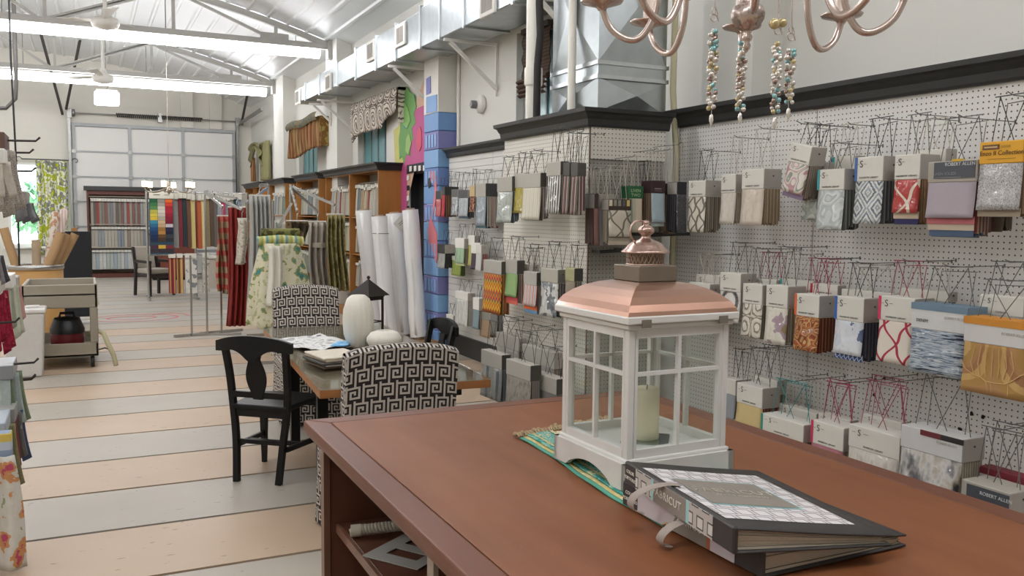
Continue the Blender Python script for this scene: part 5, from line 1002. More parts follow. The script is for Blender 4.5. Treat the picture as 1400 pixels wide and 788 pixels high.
for k in range(8):
    a = base_a+k*PI/4; ca, sa = math.cos(a), math.sin(a); pt = lambda r, z: (0.94*r*ca, 0.94*r*sa, z)
    arm = MB(); arm.tube(bez([pt(0.02, 0.27), pt(0.09, 0.38), pt(0.18, 0.34), pt(0.235, 0.2), pt(0.252, 0.10), pt(0.285, 0.04), pt(0.325, 0.03), pt(0.375, 0.06), pt(0.402, 0.115)]), 0.009, 10)
    ar = arm.build('arm', CH, ch)
    MB().lathe([(0.012, -0.02), (0.017, -0.012), (0.012, -0.004), (0.018, 0.004), (0.012, 0.014)], 14, 0, pt(0.238, 0.185)).build('knuckle', CH, ar)
    MB().lathe([(0.010, 0.108), (0.014, 0.114), (0.02, 0.118), (0.054, 0.128), (0.058, 0.134), (0.02, 0.132)], 24, 0, pt(0.402, 0)).build('drip_pan', CH, ar)
    MB().lathe([(0.02, 0.132), (0.022, 0.136), (0.019, 0.14), (0.019, 0.25), (0.0, 0.252)], 16, 0, pt(0.402, 0)).build('candle_sleeve', mat('#d9c8bc', 0.4, 0.3), ar)
    MB().lathe([(0.008, 0.25), (0.016, 0.275), (0.012, 0.31), (0.0005, 0.35)], 12, 0, pt(0.402, 0)).build('bulb', mat('#f4ead8', 0.2), ar)
BT = mat('#86bcbc', 0.08, 0.35, var=0.3, coat=1.0); BCl = mat('#dcd6cc', 0.06, 0.6, var=0.3, coat=1.0); BS = mat('#b09a92', 0.15, 0.9); BG = mat('#cdbd8a', 0.12, 0.4, coat=1.0)
def strand(u, v0, v1, d, label, seed, curl=True, heart=False):
    # v0/v1: photo rows of top and bottom at distance d along the view axis
    r = ray(u, v0); p = CAM+r*d; q = CAM+ray(u, v1)*d; L_ = p.z-q.z; rr = random.Random(seed)
    t = thing('bead_strand', label, 'beads', (p.x, p.y, p.z), 0)
    MB().tube([(0, 0, 0.0), (0, 0, -L_)], 0.0008, 5).build('thread', CHROME, t)
    sets = [MB(), MB(), MB(), MB()]; z = -0.005; k = 0
    while z > -L_+0.02:
        a = rr.uniform(0, 6.28); rad = 0.0088*(1-0.25*(-z/L_)); off = 0.0085 if z > -L_*0.9 else 0.003
        sets[rr.choice((0, 1, 1, 1, 2, 3, 1))].ball((off*math.cos(a), off*math.sin(a), z), rad*rr.uniform(0.75, 1.0), 9, 6); sets[rr.choice((0, 1, 1, 2, 3))].ball((-off*math.cos(a+0.6), -off*math.sin(a+0.6), z-0.002), rad*rr.uniform(0.7, 1.0), 9, 6); z -= 0.0092; k += 1
    sets[1].lathe([(0.0005, -0.03), (0.006, -0.012), (0.0045, 0.0), (0.0005, 0.004)], 8, 0, (0, 0, -L_+0.006))
    for s_, m, nm in zip(sets, (BT, BCl, BS, BG), ('teal_beads', 'clear_beads', 'silver_beads', 'gold_beads')):
        if s_.v: s_.build(nm, m, t)['kind'] = 'stuff'
    if curl: MB().tube([(0.014*math.cos(i*0.55)*(1-i/40), 0, 0.02+0.03*i/20+0.014*math.sin(i*0.55)) for i in range(22)]+[(0, 0, 0.075), (0, 0, 0.3)], 0.0013, 5).build('wire_curl', CH, t)
    if heart:
        b = MB(); b.ball((-0.012, 0, 0.045), 0.014, 10, 7); b.ball((0.014, 0, 0.05), 0.012, 10, 7); b.build('pendant', BG, t)
strand(976, 40, 160, 2.25, 'crystal bead strand with a wire curl hanging alone beside the chandelier bulb', 1)
strand(1015, 56, 158, 2.35, 'straight crystal bead strand hanging behind the chandelier finial', 2, True)
strand(1063, 58, 164, 2.2, 'crystal bead strand with a gold pendant, longest of the close pair', 5, True, True)
strand(1081, 66, 152, 2.22, 'shorter crystal bead strand of the close pair', 8, True)

# ================================================================== BLACK DINING CHAIRS
CB = mat('#0c0c0d', 0.42, var=0.2, nscale=14, spec=0.35)
def dining_chair(loc, rz, label):
    t = thing('dining_chair', label, 'chair', loc, rz); SH = 0.465
    for s in (-1, 1):
        p = bez([(s*0.138, -0.235, 0.0), (s*0.155, -0.205, 0.25), (s*0.178, -0.195, 0.46), (s*0.188, -0.215, 0.66), (s*0.198, -0.255, 0.85)])
        b = MB()
        for i in range(len(p)-1): b.bar(p[i], p[i+1]+(p[i+1]-p[i])*0.12, 0.034, 0.034, up=(0, 1, 0))
        b.build('rear_leg', CB, t)
        fl_ = MB(); fl_.box((s*0.195, 0.185, 0.2225), (0.026, 0.026, 0.445)); z_ = fl_.v
        fl_.v = [(x if z > 0.2 else s*0.195+(x-s*0.195)*0.75, y if z > 0.2 else 0.185+(y-0.185)*0.75, z) for x, y, z in z_]
        bevel(MB().box((s*0.195, 0.185, 0.40), (0.042, 0.042, 0.09)).build('front_leg_block', CB, t), 0.003, 1)
        b = MB(); b.add([(s*0.195+dx*w_, 0.185+dy*w_, z) for z, w_ in ((0, 0.013), (0.37, 0.021)) for dx, dy in ((-1, -1), (1, -1), (1, 1), (-1, 1))], [(3, 2, 1, 0), (4, 5, 6, 7), (0, 1, 5, 4), (1, 2, 6, 5), (2, 3, 7, 6), (3, 0, 4, 7)]); b.build('front_leg', CB, t)
        MB().bar((s*0.172, -0.2, 0.205), (s*0.195, 0.185, 0.19), 0.018, 0.03).build('side_stretcher', CB, t)
    MB().bar((-0.19, -0.03, 0.198), (0.19, -0.03, 0.198), 0.018, 0.026).build('cross_stretcher', CB, t)
    MB().bar((-0.17, -0.2, 0.24), (0.17, -0.2, 0.24), 0.016, 0.026).build('rear_stretcher', CB, t)
    # seat: trapezoid with bowed front, rounded edge
    out = [(-0.185, -0.215), (0.185, -0.215), (0.225, 0.17)]+[(0.225-0.45*i/10, 0.17+0.055*math.sin(PI*i/10)) for i in range(1, 10)]+[(-0.225, 0.17)]
    b = MB(); n = len(out); b.add([(x, y, SH-0.03) for x, y in out]+[(x, y, SH) for x, y in out], [tuple(range(n))[::-1], tuple(range(n, 2*n))]+[(i, (i+1) % n, n+(i+1) % n, n+i) for i in range(n)]); bevel(b.build('seat', CB, t), 0.01, 3)
    b = MB(); b.bb((-0.165, -0.205, SH-0.075), (0.165, -0.185, SH-0.03)).bb((-0.19, 0.18, SH-0.075), (0.19, 0.2, SH-0.03)); b.build('apron', CB, t)
    def bow(x): return -0.235-0.03*(1-(x/0.24)**2)
    # shaped crest rail with a central drop and rolled ends
    top = [(-0.245+0.49*i/28, 0.858+0.03*math.sin(PI*i/28)-0.012*abs(i/14-1)**6) for i in range(29)]
    def low(x): return 0.79-0.055*math.exp(-(x/0.055)**2)+0.0*x-0.012*math.exp(-((abs(x)-0.13)/0.05)**2)*-1
    b = MB()
    for dy in (-0.013, 0.013): b.grid(lambda u, v, dy=dy: ((lambda x: (x, bow(x)+dy-0.02, low(x)+(top[int(round(u*28))][1]-low(x))*v))(-0.245+0.49*u)), 28, 3)
    for e in (0, 1): b.grid(lambda u, v, e=e: ((lambda x: (x, bow(x)-0.033+0.026*v, top[int(round(u*28))][1] if e else low(x)))(-0.245+0.49*u)), 28, 1)
    for e in (-0.245, 0.245): b.grid(lambda u, v, e=e: (e, bow(e)-0.033+0.026*v, low(e)+(0.85-low(e))*u), 2, 1)
    b.build('crest_rail', CB, t)
    def hw(z): q = (z-0.5)/0.27; return 0.03+0.034*math.sin(PI*min(1, max(0, q)))**1.5+(0.012 if q > 0.93 else 0)
    b = MB()
    for dy in (0, 0.014): b.grid(lambda u, v, dy=dy: ((lambda z: ((2*u-1)*hw(z), -0.207-0.045*((z-0.5)/0.27)-0.012+dy, z))(0.5+0.28*v)), 4, 16)
    for e in (-1, 1): b.grid(lambda u, v, e=e: ((lambda z: (e*hw(z), -0.207-0.045*((z-0.5)/0.27)-0.012+0.014*u, z))(0.5+0.28*v)), 1, 16)
    b.build('splat', CB, t)
    MB().bar((-0.18, -0.205, 0.525), (0.18, -0.205, 0.525), 0.022, 0.036).build('lower_back_rail', CB, t)
    return t
dining_chair((1.03, 5.40, 0), math.radians(-40), 'black wooden dining chair with vase splat turned toward the patterned table chairs')
dining_chair((1.95, 5.60, 0), math.radians(92), 'black wooden dining chair behind the pattern covered chair, beside the slat wall')

# ================================================================== GREEK-KEY SLIPCOVERED CHAIRS
KEY = ["########", "#......#", "#.####.#", "#.#..#.#", "#.##.#.#", "#....#.#", "######.#", ".......#"]
KEY = ["#######.", "#.....#.", "#.###.#.", "#.#.#.#.", "#.#...#.", "#.#####.", "#.......", "#...#..."]
KW = mat('#bdb5aa', 0.85, var=0.06); KK = mat('#241d1c', 0.9, var=0.1)
def keyv(i, j):
    r = j//8; i2 = (i+r*4) % 16; j2 = j % 8; m_ = KEY[7-j2]
    i3 = i2 % 8
    return 0 if m_[i3] == '#' else 1
CELL = 0.0094
def parsons(loc, rz, label, BH=1.04):
    t = thing('slipcovered_chair', label, 'chair', loc, rz); w, d = 0.52, 0.62; th = 0.10
    # back cover: loop of rear, side, front, side
    per = 2*(w+th); n = int(per/CELL); h = BH-0.30; m_ = int(h/CELL)
    def loop(s):
        s *= per; r = 0.03
        if s < w: return (-w/2+s, -d/2)
        s -= w
        if s < th: return (w/2, -d/2+s)
        s -= th
        if s < w: return (w/2-s, -d/2+th)
        s -= w; return (-w/2, -d/2+th-s)
    def bf(u, v):
        x, y = loop(u); z = 0.30+h*v; q = x/(w/2); z += v*v*(0.022*(1-q*q)-0.012*abs(q)**6)
        y += -0.09*v**1.5; y += (-0.012 if y < -d/2+th/2 else 0.012)*(1-q*q)*math.sin(PI*min(1, v*1.05))
        return (x*(1+0.012*math.sin(v*3)), y, z)
    b = MB(); b.grid(bf, n, m_, mfn=lambda i, j: keyv(i, j)); 
    nw, nt_ = int(w/CELL), int(th/CELL)
    def top(u, v):
        x = -w/2+w*u; q = x/(w/2); z = BH+(0.022*(1-q*q)-0.012*abs(q)**6); y = -d/2+th*v-0.09; y += (-0.0 if v < 0.5 else 0.0)
        return (x*(1+0.012*math.sin(3)), y, z+0.014*math.sin(PI*v))
    b.grid(top, nw, nt_, mfn=lambda i, j: keyv(i, j+3)); b.build('back_cover', [KW, KK], t, fix=False)
    # seat top
    b = MB(); ns = int((d-th)/CELL); b.grid(lambda u, v: (-w/2+w*u, -d/2+th+(d-th)*v, 0.47+0.025*math.sin(PI*u)*math.sin(PI*v)), nw, ns, mfn=lambda i, j: keyv(i, j)); b.build('seat_cover', [KW, KK], t, fix=False)
    # skirt round the chair down to the floor
    P = [(-w/2, -d/2), (w/2, -d/2), (w/2, d/2), (-w/2, d/2)]; 
    b = MB()
    for k in range(4):
        a = Vector(P[k]); c = Vector(P[(k+1) % 4]); L_ = (c-a).length; nn = Vector((c.y-a.y, a.x-c.x)).normalized(); hz = 0.32 if k == 0 else 0.47; nq, mq = int(L_/CELL), int((hz-0.015)/CELL)
        def sf(u, v, a=a, c=c, nn=nn, hz=hz):
            p = a+(c-a)*u; f = (1-v); p = p*(1+0.05*f)+nn*(0.012*f*math.sin(u*PI*6)); return (p.x, p.y, 0.015+(hz-0.015)*v)
        b.grid(sf, nq, mq, mfn=lambda i, j: keyv(i, j))
    b.build('skirt', [KW, KK], t, fix=False)
    for sx in (-1, 1):
        for sy in (-1, 1): MB().bb((sx*(w/2-0.06)-0.02, sy*(d/2-0.06)-0.02, 0), (sx*(w/2-0.06)+0.02, sy*(d/2-0.06)+0.02, 0.4)).build('leg', DARK, t)
    return t
parsons((1.30, 4.12, 0), math.radians(-3), 'black and white Greek key slipcovered chair seen from behind, next to the work table', 0.98)
parsons((1.58, 6.80, 0), math.radians(176), 'black and white Greek key slipcovered chair facing across the dining table', 0.985)

# ================================================================== DINING TABLE with glass top
dt = thing('dining_table', 'wooden dining table with clear glass over the top and black legs', 'table', (0.995, 4.13, 0), math.radians(-4))
TW, TL = 0.87, 2.42
WD2 = wood_mat('dining_wood', '#7a5a3c', '#8f6c48', '#a07c56', 0.35, 1, 1.3); 
bevel(MB().bb((0, 0, 0.715), (TW, TL, 0.75)).build('table_top', wood_mat('dining_dark', '#77614e', '#8a735e', '#98826c', 0.3, 1), dt), 0.003, 1)
b = MB(); b.bb((-0.004, -0.004, 0.712), (TW+0.004, 0.0, 0.752)).bb((-0.004, 0, 0.712), (0, TL, 0.752)).bb((TW, 0, 0.712), (TW+0.004, TL, 0.752)); b.build('edge_banding', wood_mat('dining_edge', '#8a5a34', '#a06c40', '#b07c50', 0.4, 0), dt)
bevel(MB().bb((-0.008, -0.008, 0.7525), (TW+0.008, TL+0.008, 0.7605)).build('glass_top', glass_mat('table_glass', '#f1f5f3'), dt), 0.002, 1)
for x in (0.14, TW-0.14):
    for y in (0.78, TL-0.55): MB().box((x, y, 0.357), (0.06, 0.06, 0.714)).build('leg', CB, dt)
MB().bb((0.12, 0.1, 0.66), (TW-0.12, TL-0.1, 0.714)).build('apron', CB, dt)
T2 = 0.761
PL = mat('#dedacd', 0.75, var=0.03, nscale=60, bump=0.35)
p = onZ(490, 474, T2); tv = tag(MB().lathe([(0.05, 0), (0.07, 0.02), (0.092, 0.08), (0.099, 0.16), (0.094, 0.24), (0.072, 0.305), (0.046, 0.327), (0.041, 0.329), (0.038, 0.32), (0.034, 0.2), (0.0, 0.19)], 64, 0, (0, 0, 0), 16, 0.035).build('tall_vase', PL, None, (p.x, p.y, T2)), 'tall ribbed white plaster vase on the glass table', 'vase')
p = onZ(522, 478, T2); tag(MB().lathe([(0.05, 0), (0.09, 0.02), (0.11, 0.055), (0.108, 0.08), (0.085, 0.108), (0.045, 0.122), (0.036, 0.122), (0.034, 0.115), (0.04, 0.09), (0.0, 0.06)], 64, 0, (0, 0, 0), 16, 0.05).build('squat_vase', PL, None, (p.x+0.01, p.y-0.02, T2)), 'squat ribbed white plaster vase on the glass table', 'vase')
# small black lantern behind the vases
p = onZ(507, 466, T2); lt = thing('iron_lantern', 'small black iron lantern with pyramid roof behind the white vases', 'lantern', (p.x, p.y+0.05, T2), 0.5); IR = mat('#2b2724', 0.5, 0.5)
for sx in (-1, 1):
    for sy in (-1, 1): MB().box((sx*0.065, sy*0.065, 0.15), (0.012, 0.012, 0.3)).build('corner_post', IR, lt)
MB().bb((-0.075, -0.075, 0), (0.075, 0.075, 0.018)).build('base', IR, lt)
b = MB(); b.bb((-0.075, -0.075, 0.29), (0.075, 0.075, 0.302))
for k in range(4):
    R = Matrix.Rotation(k*PI/2, 3, 'Z'); b.add([R @ Vector(q) for q in ((-0.065, -0.068, 0.27), (0.065, -0.068, 0.27), (0.065, -0.068, 0.29), (-0.065, -0.068, 0.29))], [(0, 1, 2, 3)])
    b.add([R @ Vector(q) for q in ((-0.065, -0.068, 0.12), (0.065, -0.068, 0.12), (0.065, -0.068, 0.128), (-0.065, -0.068, 0.128))], [(0, 1, 2, 3)])
b.build('frame_band', IR, lt); MB().add([(-0.1, -0.1, 0.3), (0.1, -0.1, 0.3), (0.1, 0.1, 0.3), (-0.1, 0.1, 0.3), (0, 0, 0.41)], [(0, 1, 4), (1, 2, 4), (2, 3, 4), (3, 0, 4), (3, 2, 1, 0)]).build('pyramid_roof', IR, lt)
MB().ball((0, 0, 0.418), 0.012).build('finial_ball', IR, lt)
# papers and swatches
def crumple(name, w, d, m, loc, rz, label, cat, amp=0.012, seed=0):
    rr = random.Random(seed); ph = [rr.uniform(0, 6) for _ in range(6)]
    b = MB(); b.grid(lambda u, v: (w*(u-0.5), d*(v-0.5), 0.004+amp*abs(math.sin(u*9+ph[0]+v*3)+0.7*math.sin(v*11+ph[1]-u*4))*0.5), 24, 24); o = b.build(name, m, None, loc, rz, fix=False); solid(o, 0.002); return tag(o, label, cat)
p = onZ(432, 470, T2); crumple('printed_cloth', 0.42, 0.6, pat('abstract', ('#1f1f20', '#d3d3cf', '#d9d9d5', '#8f8f8d', '#e3e3df'), 14, 0.6, axis='Y'), (p.x, p.y, T2+0.001), 0.3, 'crumpled black and white printed cloth on the glass table', 'cloth', 0.02, 4)
sk = [('#cfc6b4', 'cream'), ('#a89a84', 'tan'), ('#4a4642', 'charcoal'), ('#8f8a80', 'grey'), ('#6b5a48', 'brown')]
p = onZ(460, 500, T2)
z = T2
for k, (c, n_) in enumerate(reversed(sk)):
    o = bevel(MB().bb((-0.12, -0.15, 0), (0.12, 0.15, 0.011)).build('fabric_swatch', mat(c, 0.85, var=0.12, nscale=60), None, (p.x+0.012*math.sin(k*2.3), p.y+0.05+0.01*math.cos(k*1.7), z+0.001), 0.15+0.05*math.sin(k*3)), 0.004, 2); z += 0.0122
    tag(o, n_+' fabric swatch in the stack at the corner of the glass table', 'swatch')
p = onZ(470, 475, T2); tag(crumple('brochure', 0.1, 0.2, pat('abstract', ('#2f8fd0', '#58aee0', '#d0e2ee'), 16, 0.35, axis='Y'), (p.x-0.02, p.y-0.03, T2+0.024), -0.5, 'bright blue brochure lying on the printed cloth', 'brochure', 0.004, 9), 'bright blue brochure lying on the printed cloth', 'brochure')

# ================================================================== WHITE FABRIC ROLLS
RW = mat('#efeeec', 0.75, var=0.03, nscale=6); CAP = mat('#a8927a', 0.8)
for k, (ut, vt, ub, r, l) in enumerate(((499, 288, 514, 0.105, 'white fabric roll leaning at the row end beside the bookcase'), (520, 296, 533, 0.1, 'shorter white fabric roll between the leaning rolls'), (541, 292, 553, 0.11, 'white fabric roll with a paper tag taped on it'), (563, 287, 572, 0.105, 'white fabric roll standing closest to the black doorway'))):
    Yk = 10.3-0.27*(k % 2)-0.03*k; a = onY(ut, vt, Yk); zf = 0.13; q = onY(ub, 462, Yk)
    t = thing('fabric_roll', l, 'fabric roll', (q.x, Yk, zf)); top = Vector((a.x-q.x, 0.06, a.z-zf))
    b = MB(); n = 14; b.tube([top*(i/n)+Vector((0.004*math.sin(i*0.9+k), 0, 0)) for i in range(n+1)], [r*(0.95+0.03*math.sin(i*0.8+k*2)) for i in range(n+1)], 22); b.build('rolled_cloth', RW, t)
    b = MB(); b.tube([top*0.985, top*1.012], r*0.55, 14); b.build('cardboard_core', CAP, t); MB().tube([top*0.0-Vector((0, 0, 0.03)), top*0.02], r*0.6, 14).build('core_end', CAP, t)
    b = MB(); b.grid(lambda u, v: top*(0.02+0.96*v)+Vector((-r*0.7+0.06*u, -r*0.75-0.012*math.sin(u*PI), 0)), 4, 6); solid(b.build('loose_flap', RW, t), 0.003)
    if k == 1: MB().tube([top*0.86+Vector((r*0.97*math.cos(i*PI/9), r*0.97*math.sin(i*PI/9), 0)) for i in range(18)], 0.004, 5, closed=True).build('tie_band', mat('#77746e'), t)
    if k == 2:
        b = MB(); b.box(top*0.92+Vector((0.03, -r-0.012, 0)), (0.13, 0.004, 0.13), 0, Matrix.Rotation(0.75, 3, 'Y')); tg = b.build('paper_tag', mat('#d6d2c8', 0.7), t)
        MB().box(top*0.92+Vector((0.03, -r-0.0145, 0.01)), (0.07, 0.001, 0.006), 0, Matrix.Rotation(-0.7, 3, 'Y')).box(top*0.92+Vector((0.04, -r-0.0145, -0.01)), (0.06, 0.001, 0.005), 0, Matrix.Rotation(-0.7, 3, 'Y')).build('pencil_mark', INK, tg)
MBp = MB().bb((2.9, 9.75, 0), (3.75, 10.5, 0.10)); pl = thing('wooden_pallet', 'low wooden platform under the white fabric rolls', 'platform', (0, 0, 0)); 
for k in range(6): MB().bb((2.85, 9.68+k*0.14, 0.075), (3.78, 9.80+k*0.14, 0.10)).build('plank', mat('#9a7a56', 0.7, var=0.15), pl)
for x in (2.9, 3.3, 3.7): MB().bb((x-0.03, 9.68, 0), (x+0.03, 10.5, 0.075)).build('runner_block', mat('#7a5f42', 0.8), pl)

# ================================================================== BOOKCASES along the right wall
OAK = wood_mat('bookcase_oak', '#8f5f2c', '#a06c36', '#ae7a42', 0.45, 2); SHF = OAK
SMP = {}
def cname(h):
    r, g_, b_ = (int(h[i:i+2], 16)/255 for i in (1, 3, 5)); mx, mn = max(r, g_, b_), min(r, g_, b_); sat = (mx-mn)/max(mx, 1e-6)
    if sat < 0.14: return 'pale grey' if mx > 0.68 else 'mid grey' if mx > 0.5 else 'charcoal'
    import colorsys; hu = colorsys.rgb_to_hsv(r, g_, b_)[0]*360
    if hu < 15 or hu > 345: return 'red' if sat > 0.5 else 'rosy'
    if hu < 50: return ('brown' if mx < 0.5 else 'tan' if sat > 0.22 else 'beige') if hu > 25 or mx < 0.6 else 'rust'
    if hu < 75: return 'straw'
    if hu < 170: return 'sage green'
    if hu < 260: return 'slate blue' if mx > 0.4 else 'navy'
    return 'plum'
def hang_sample(loc, rz, w, h, c, label, cat, group, t=0.03, clip=True, m=None):
    m = m or mat(c, 0.85, var=0.18, nscale=40)
    key = (round(w, 3), round(h, 3), m.name, clip)
    if key not in SMP:
        b = MB()
        # folded cloth: front and back falls joined over a rounded top, slightly flared
        prof = [(-t*0.5, 0.0), (-t*0.42, h*0.5), (-t*0.3, h*0.93), (-t*0.1, h), (t*0.1, h), (t*0.3, h*0.93), (t*0.45, h*0.5), (t*0.55, 0.02)]
        n = len(prof); b.add([(-w/2, y, z) for y, z in prof]+[(w/2*1.02, y, z) for y, z in prof], [tuple(range(n)), tuple(range(n, 2*n))[::-1]]+[(i, i+1, n+i+1, n+i) for i in range(n-1)]+[(n-1, 0, n, 2*n-1)])
        if clip: b.bb((-w/2*0.96, -t*0.5, h*0.985), (w/2*0.96, t*0.5, h*1.10), 1); b.tube([(0, 0, h*1.08), (0, 0, h*1.08+0.017)], 0.005, 5, 1)
        me = b.mesh('hanging_sample', [m, CARD])
        SMP[key] = me
    o = link('hanging_sample', SMP[key], None, loc, rz); return tag(o, label, cat, group)
PALS = {'grey': ['#a8a59c', '#8d8b86', '#b9b5aa', '#77787a', '#c9c4b6', '#98a0a0', '#8f877a'], 'warm': ['#8a423f', '#a89e8e', '#6f4a3e', '#a8926f', '#7d3438', '#aaa395', '#8f644c'], 'green': ['#8f9a8a', '#a9ad9c', '#6f8086', '#b5b09c', '#7a8a78'], 'dark': ['#3a332c', '#5c5244', '#7a6f5c', '#4a4238']}
def bookcase(ya, yb, bays, label, pal, zt=2.23, Xf=3.65):
    t = thing('bookcase', label, 'bookcase', (Xf, (ya+yb)/2, 0)); L_ = abs(yb-ya)/2
    for y in (-L_, L_-0.03): MB().bb((0, y, 0), (0.33, y+0.03, zt)).build('end_panel', OAK, t)
    MB().bb((0.31, -L_+0.03, 0), (0.33, L_-0.03, zt)).build('back_panel', mat('#8f8677', 0.8), t)
    for k in range(1, bays): y = -L_+2*L_*k/bays; MB().bb((0, y-0.02, 0), (0.31, y+0.02, zt)).build('upright', OAK, t)
    MB().bb((0.0, -L_+0.03, zt-0.03), (0.31, L_-0.03, zt)).build('top_board', OAK, t); MB().bb((0.0, -L_+0.03, 0.0), (0.31, L_-0.03, 0.1)).build('plinth', OAK, t)
    sweep(crown(zt-0.02), [(0.33, L_+0.0), (0.0, L_), (0.0, -L_), (0.33, -L_)], 'cornice', BLACKTRIM, t)
    rr = random.Random(int(ya*10)); rows = [(1.58, 0.42), (1.02, 0.4), (0.5, 0.36)]
    for k in range(bays):
        y0_ = -L_+2*L_*k/bays+0.06; y1_ = -L_+2*L_*(k+1)/bays-0.06
        for z0, h in rows:
            MB().tube([(0.12, y0_-0.04, z0+h*1.08+0.03), (0.12, y1_+0.04, z0+h*1.08+0.03)], 0.009, 6).build('hanging_rail', STEEL, t)
            if z0 < 1.5: MB().bb((0.02, y0_-0.04, z0+h+0.12), (0.31, y1_+0.04, z0+h+0.135)).build('shelf', SHF, t)
            n = int((y1_-y0_)/0.085); 
            for i in range(n):
                hang_sample((Xf+0.12, (ya+yb)/2+y0_+(i+0.5)*(y1_-y0_)/n, z0), -PI/2, 0.072, h*rr.choice((0.9, 1.0, 0.96)), (cq := rr.choice(PALS[rr.choice(pal)])), 'narrow '+cname(cq)+' sample with white clip in the '+label.split(' with ')[0], 'fabric sample', cname(cq)+' samples in the '+label.split(' with ')[0], 0.1)
    return t
bookcase(14.68, 11.72, 2, 'oak bookcase closest to the mural with black cornice', ['warm', 'grey', 'green'])
bookcase(16.95, 15.16, 1, 'oak bookcase below the gold pleated valance with black cornice', ['grey', 'green'])
bookcase(19.78, 17.98, 1, 'oak bookcase beside the second white pilaster with black cornice', ['green', 'grey'])
bookcase(22.9, 20.6, 2, 'oak bookcase below the sage swag curtain with black cornice', ['grey', 'warm'])
# tall patterned hangings in front of the first bookcase bays
# ================================================================== BACK SHELF before the garage door
CHY = mat('#5c2f22', 0.5, var=0.1)
bs = thing('display_shelf', 'dark red wood sample shelf with black cornice before the garage door', 'shelf', (0.04, 23.25, 0)); SW = 1.75
for x in (0, SW-0.04): MB().bb((x, 0, 0), (x+0.04, 0.5, 2.1)).build('end_panel', CHY, bs)
MB().bb((0.04, 0.47, 0), (SW-0.04, 0.5, 2.1)).build('back_panel', mat('#a89a86', 0.8), bs); MB().bb((0, 0, 0), (SW, 0.5, 0.1)).build('plinth', CHY, bs); MB().bb((-0.06, -0.06, 2.1), (SW+0.06, 0.5, 2.2)).build('cornice', BLACKTRIM, bs); MB().bb((0.04, 0, 2.0), (SW-0.04, 0.05, 2.1)).build('top_rail', CHY, bs)
rr = random.Random(5)
for z0, h, n, pal in ((1.25, 0.6, 26, ('#857f78', '#968d82', '#767a80', '#7a5a54', '#a59d90', '#625d58', '#8d9292', '#7d7468', '#8f4a40')), (0.72, 0.46, 22, ('#858c8c', '#a39d90', '#7d848a', '#9c9488', '#82756c')), (0.2, 0.42, 20, ('#9aa3a7', '#868f98', '#b5b5b0', '#8f8389', '#a2a9a2'))):
    MB().tube([(0.05, 0.2, z0+h*1.08+0.03), (SW-0.05, 0.2, z0+h*1.08+0.03)], 0.012, 6).build('hanging_rail', CHROME, bs); MB().bb((0.04, 0.05, z0+h+0.1), (SW-0.04, 0.47, z0+h+0.115)).build('shelf_board', mat('#b5ab9a', 0.7), bs)
    rown = {1.25: 'top', 0.72: 'middle', 0.2: 'bottom'}[z0]
    for i in range(n): hang_sample((0.04+0.08+(i+0.5)*(SW-0.16)/n, 23.45, z0), 0, (SW-0.16)/n*0.92, h, (cq := rr.choice(pal)), '%s fabric sample in the %s row of the red wood shelf' % (cname(cq), rown), 'fabric sample', '%s samples in the %s row of the red wood shelf' % (cname(cq), rown), 0.22)
# dark red cabinet beside it, with a fluted lower post
cb = thing('red_cabinet', 'dark red wooden cabinet behind the dark framed armchair', 'cabinet', (1.86, 22.3, 0)); bevel(MB().bb((-0.5, -0.3, 0.06), (0.5, 0.3, 1.05)).build('body', CHY, cb), 0.01, 1); MB().bb((-0.54, -0.34, 1.05), (0.54, 0.34, 1.1)).build('top', CHY, cb); MB().bb((-0.46, -0.26, 0), (0.46, 0.26, 0.06)).build('plinth', DARK, cb)
for s in (-1, 1): d_ = MB().bb((s*0.245-0.22, -0.32, 0.12), (s*0.245+0.22, -0.3, 0.99)).build('door', mat('#6a3424', 0.5), cb); MB().ball((s*0.06, -0.335, 0.6), 0.02).build('knob', CHROME, d_)
# far upholstered chair
p = onZ(211, 403, 0); fc = thing('armchair', 'dark framed armchair with a pale cushion under the colour chart', 'chair', (p.x, p.y-0.1, 0), 0.5); FCM = mat('#2a2422', 0.5)
for sx in (-1, 1):
    MB().bar((sx*0.25, 0.25, 0), (sx*0.24, 0.22, 0.62), 0.045).build('rear_leg', FCM, fc); MB().bar((sx*0.25, -0.25, 0), (sx*0.25, -0.25, 0.64), 0.045).build('front_leg', FCM, fc); MB().bar((sx*0.25, -0.28, 0.65), (sx*0.24, 0.24, 0.66), 0.05).build('arm', FCM, fc)
    MB().bar((sx*0.24, 0.22, 0.4), (sx*0.22, 0.34, 0.92), 0.045).build('back_post', FCM, fc)
bevel(MB().bb((-0.24, -0.26, 0.36), (0.24, 0.24, 0.42)).build('seat_frame', FCM, fc), 0.01, 1); bevel(MB().bb((-0.23, -0.25, 0.42), (0.23, 0.22, 0.52)).build('seat_cushion', mat('#a39b8e', 0.9), fc), 0.03, 3)
o = bevel(MB().bb((-0.2, -0.04, 0), (0.2, 0.04, 0.44)).build('back_cushion', mat('#b0a89a', 0.9), fc, (0, 0.27, 0.5)), 0.03, 3); o.rotation_euler = (-0.22, 0, 0)

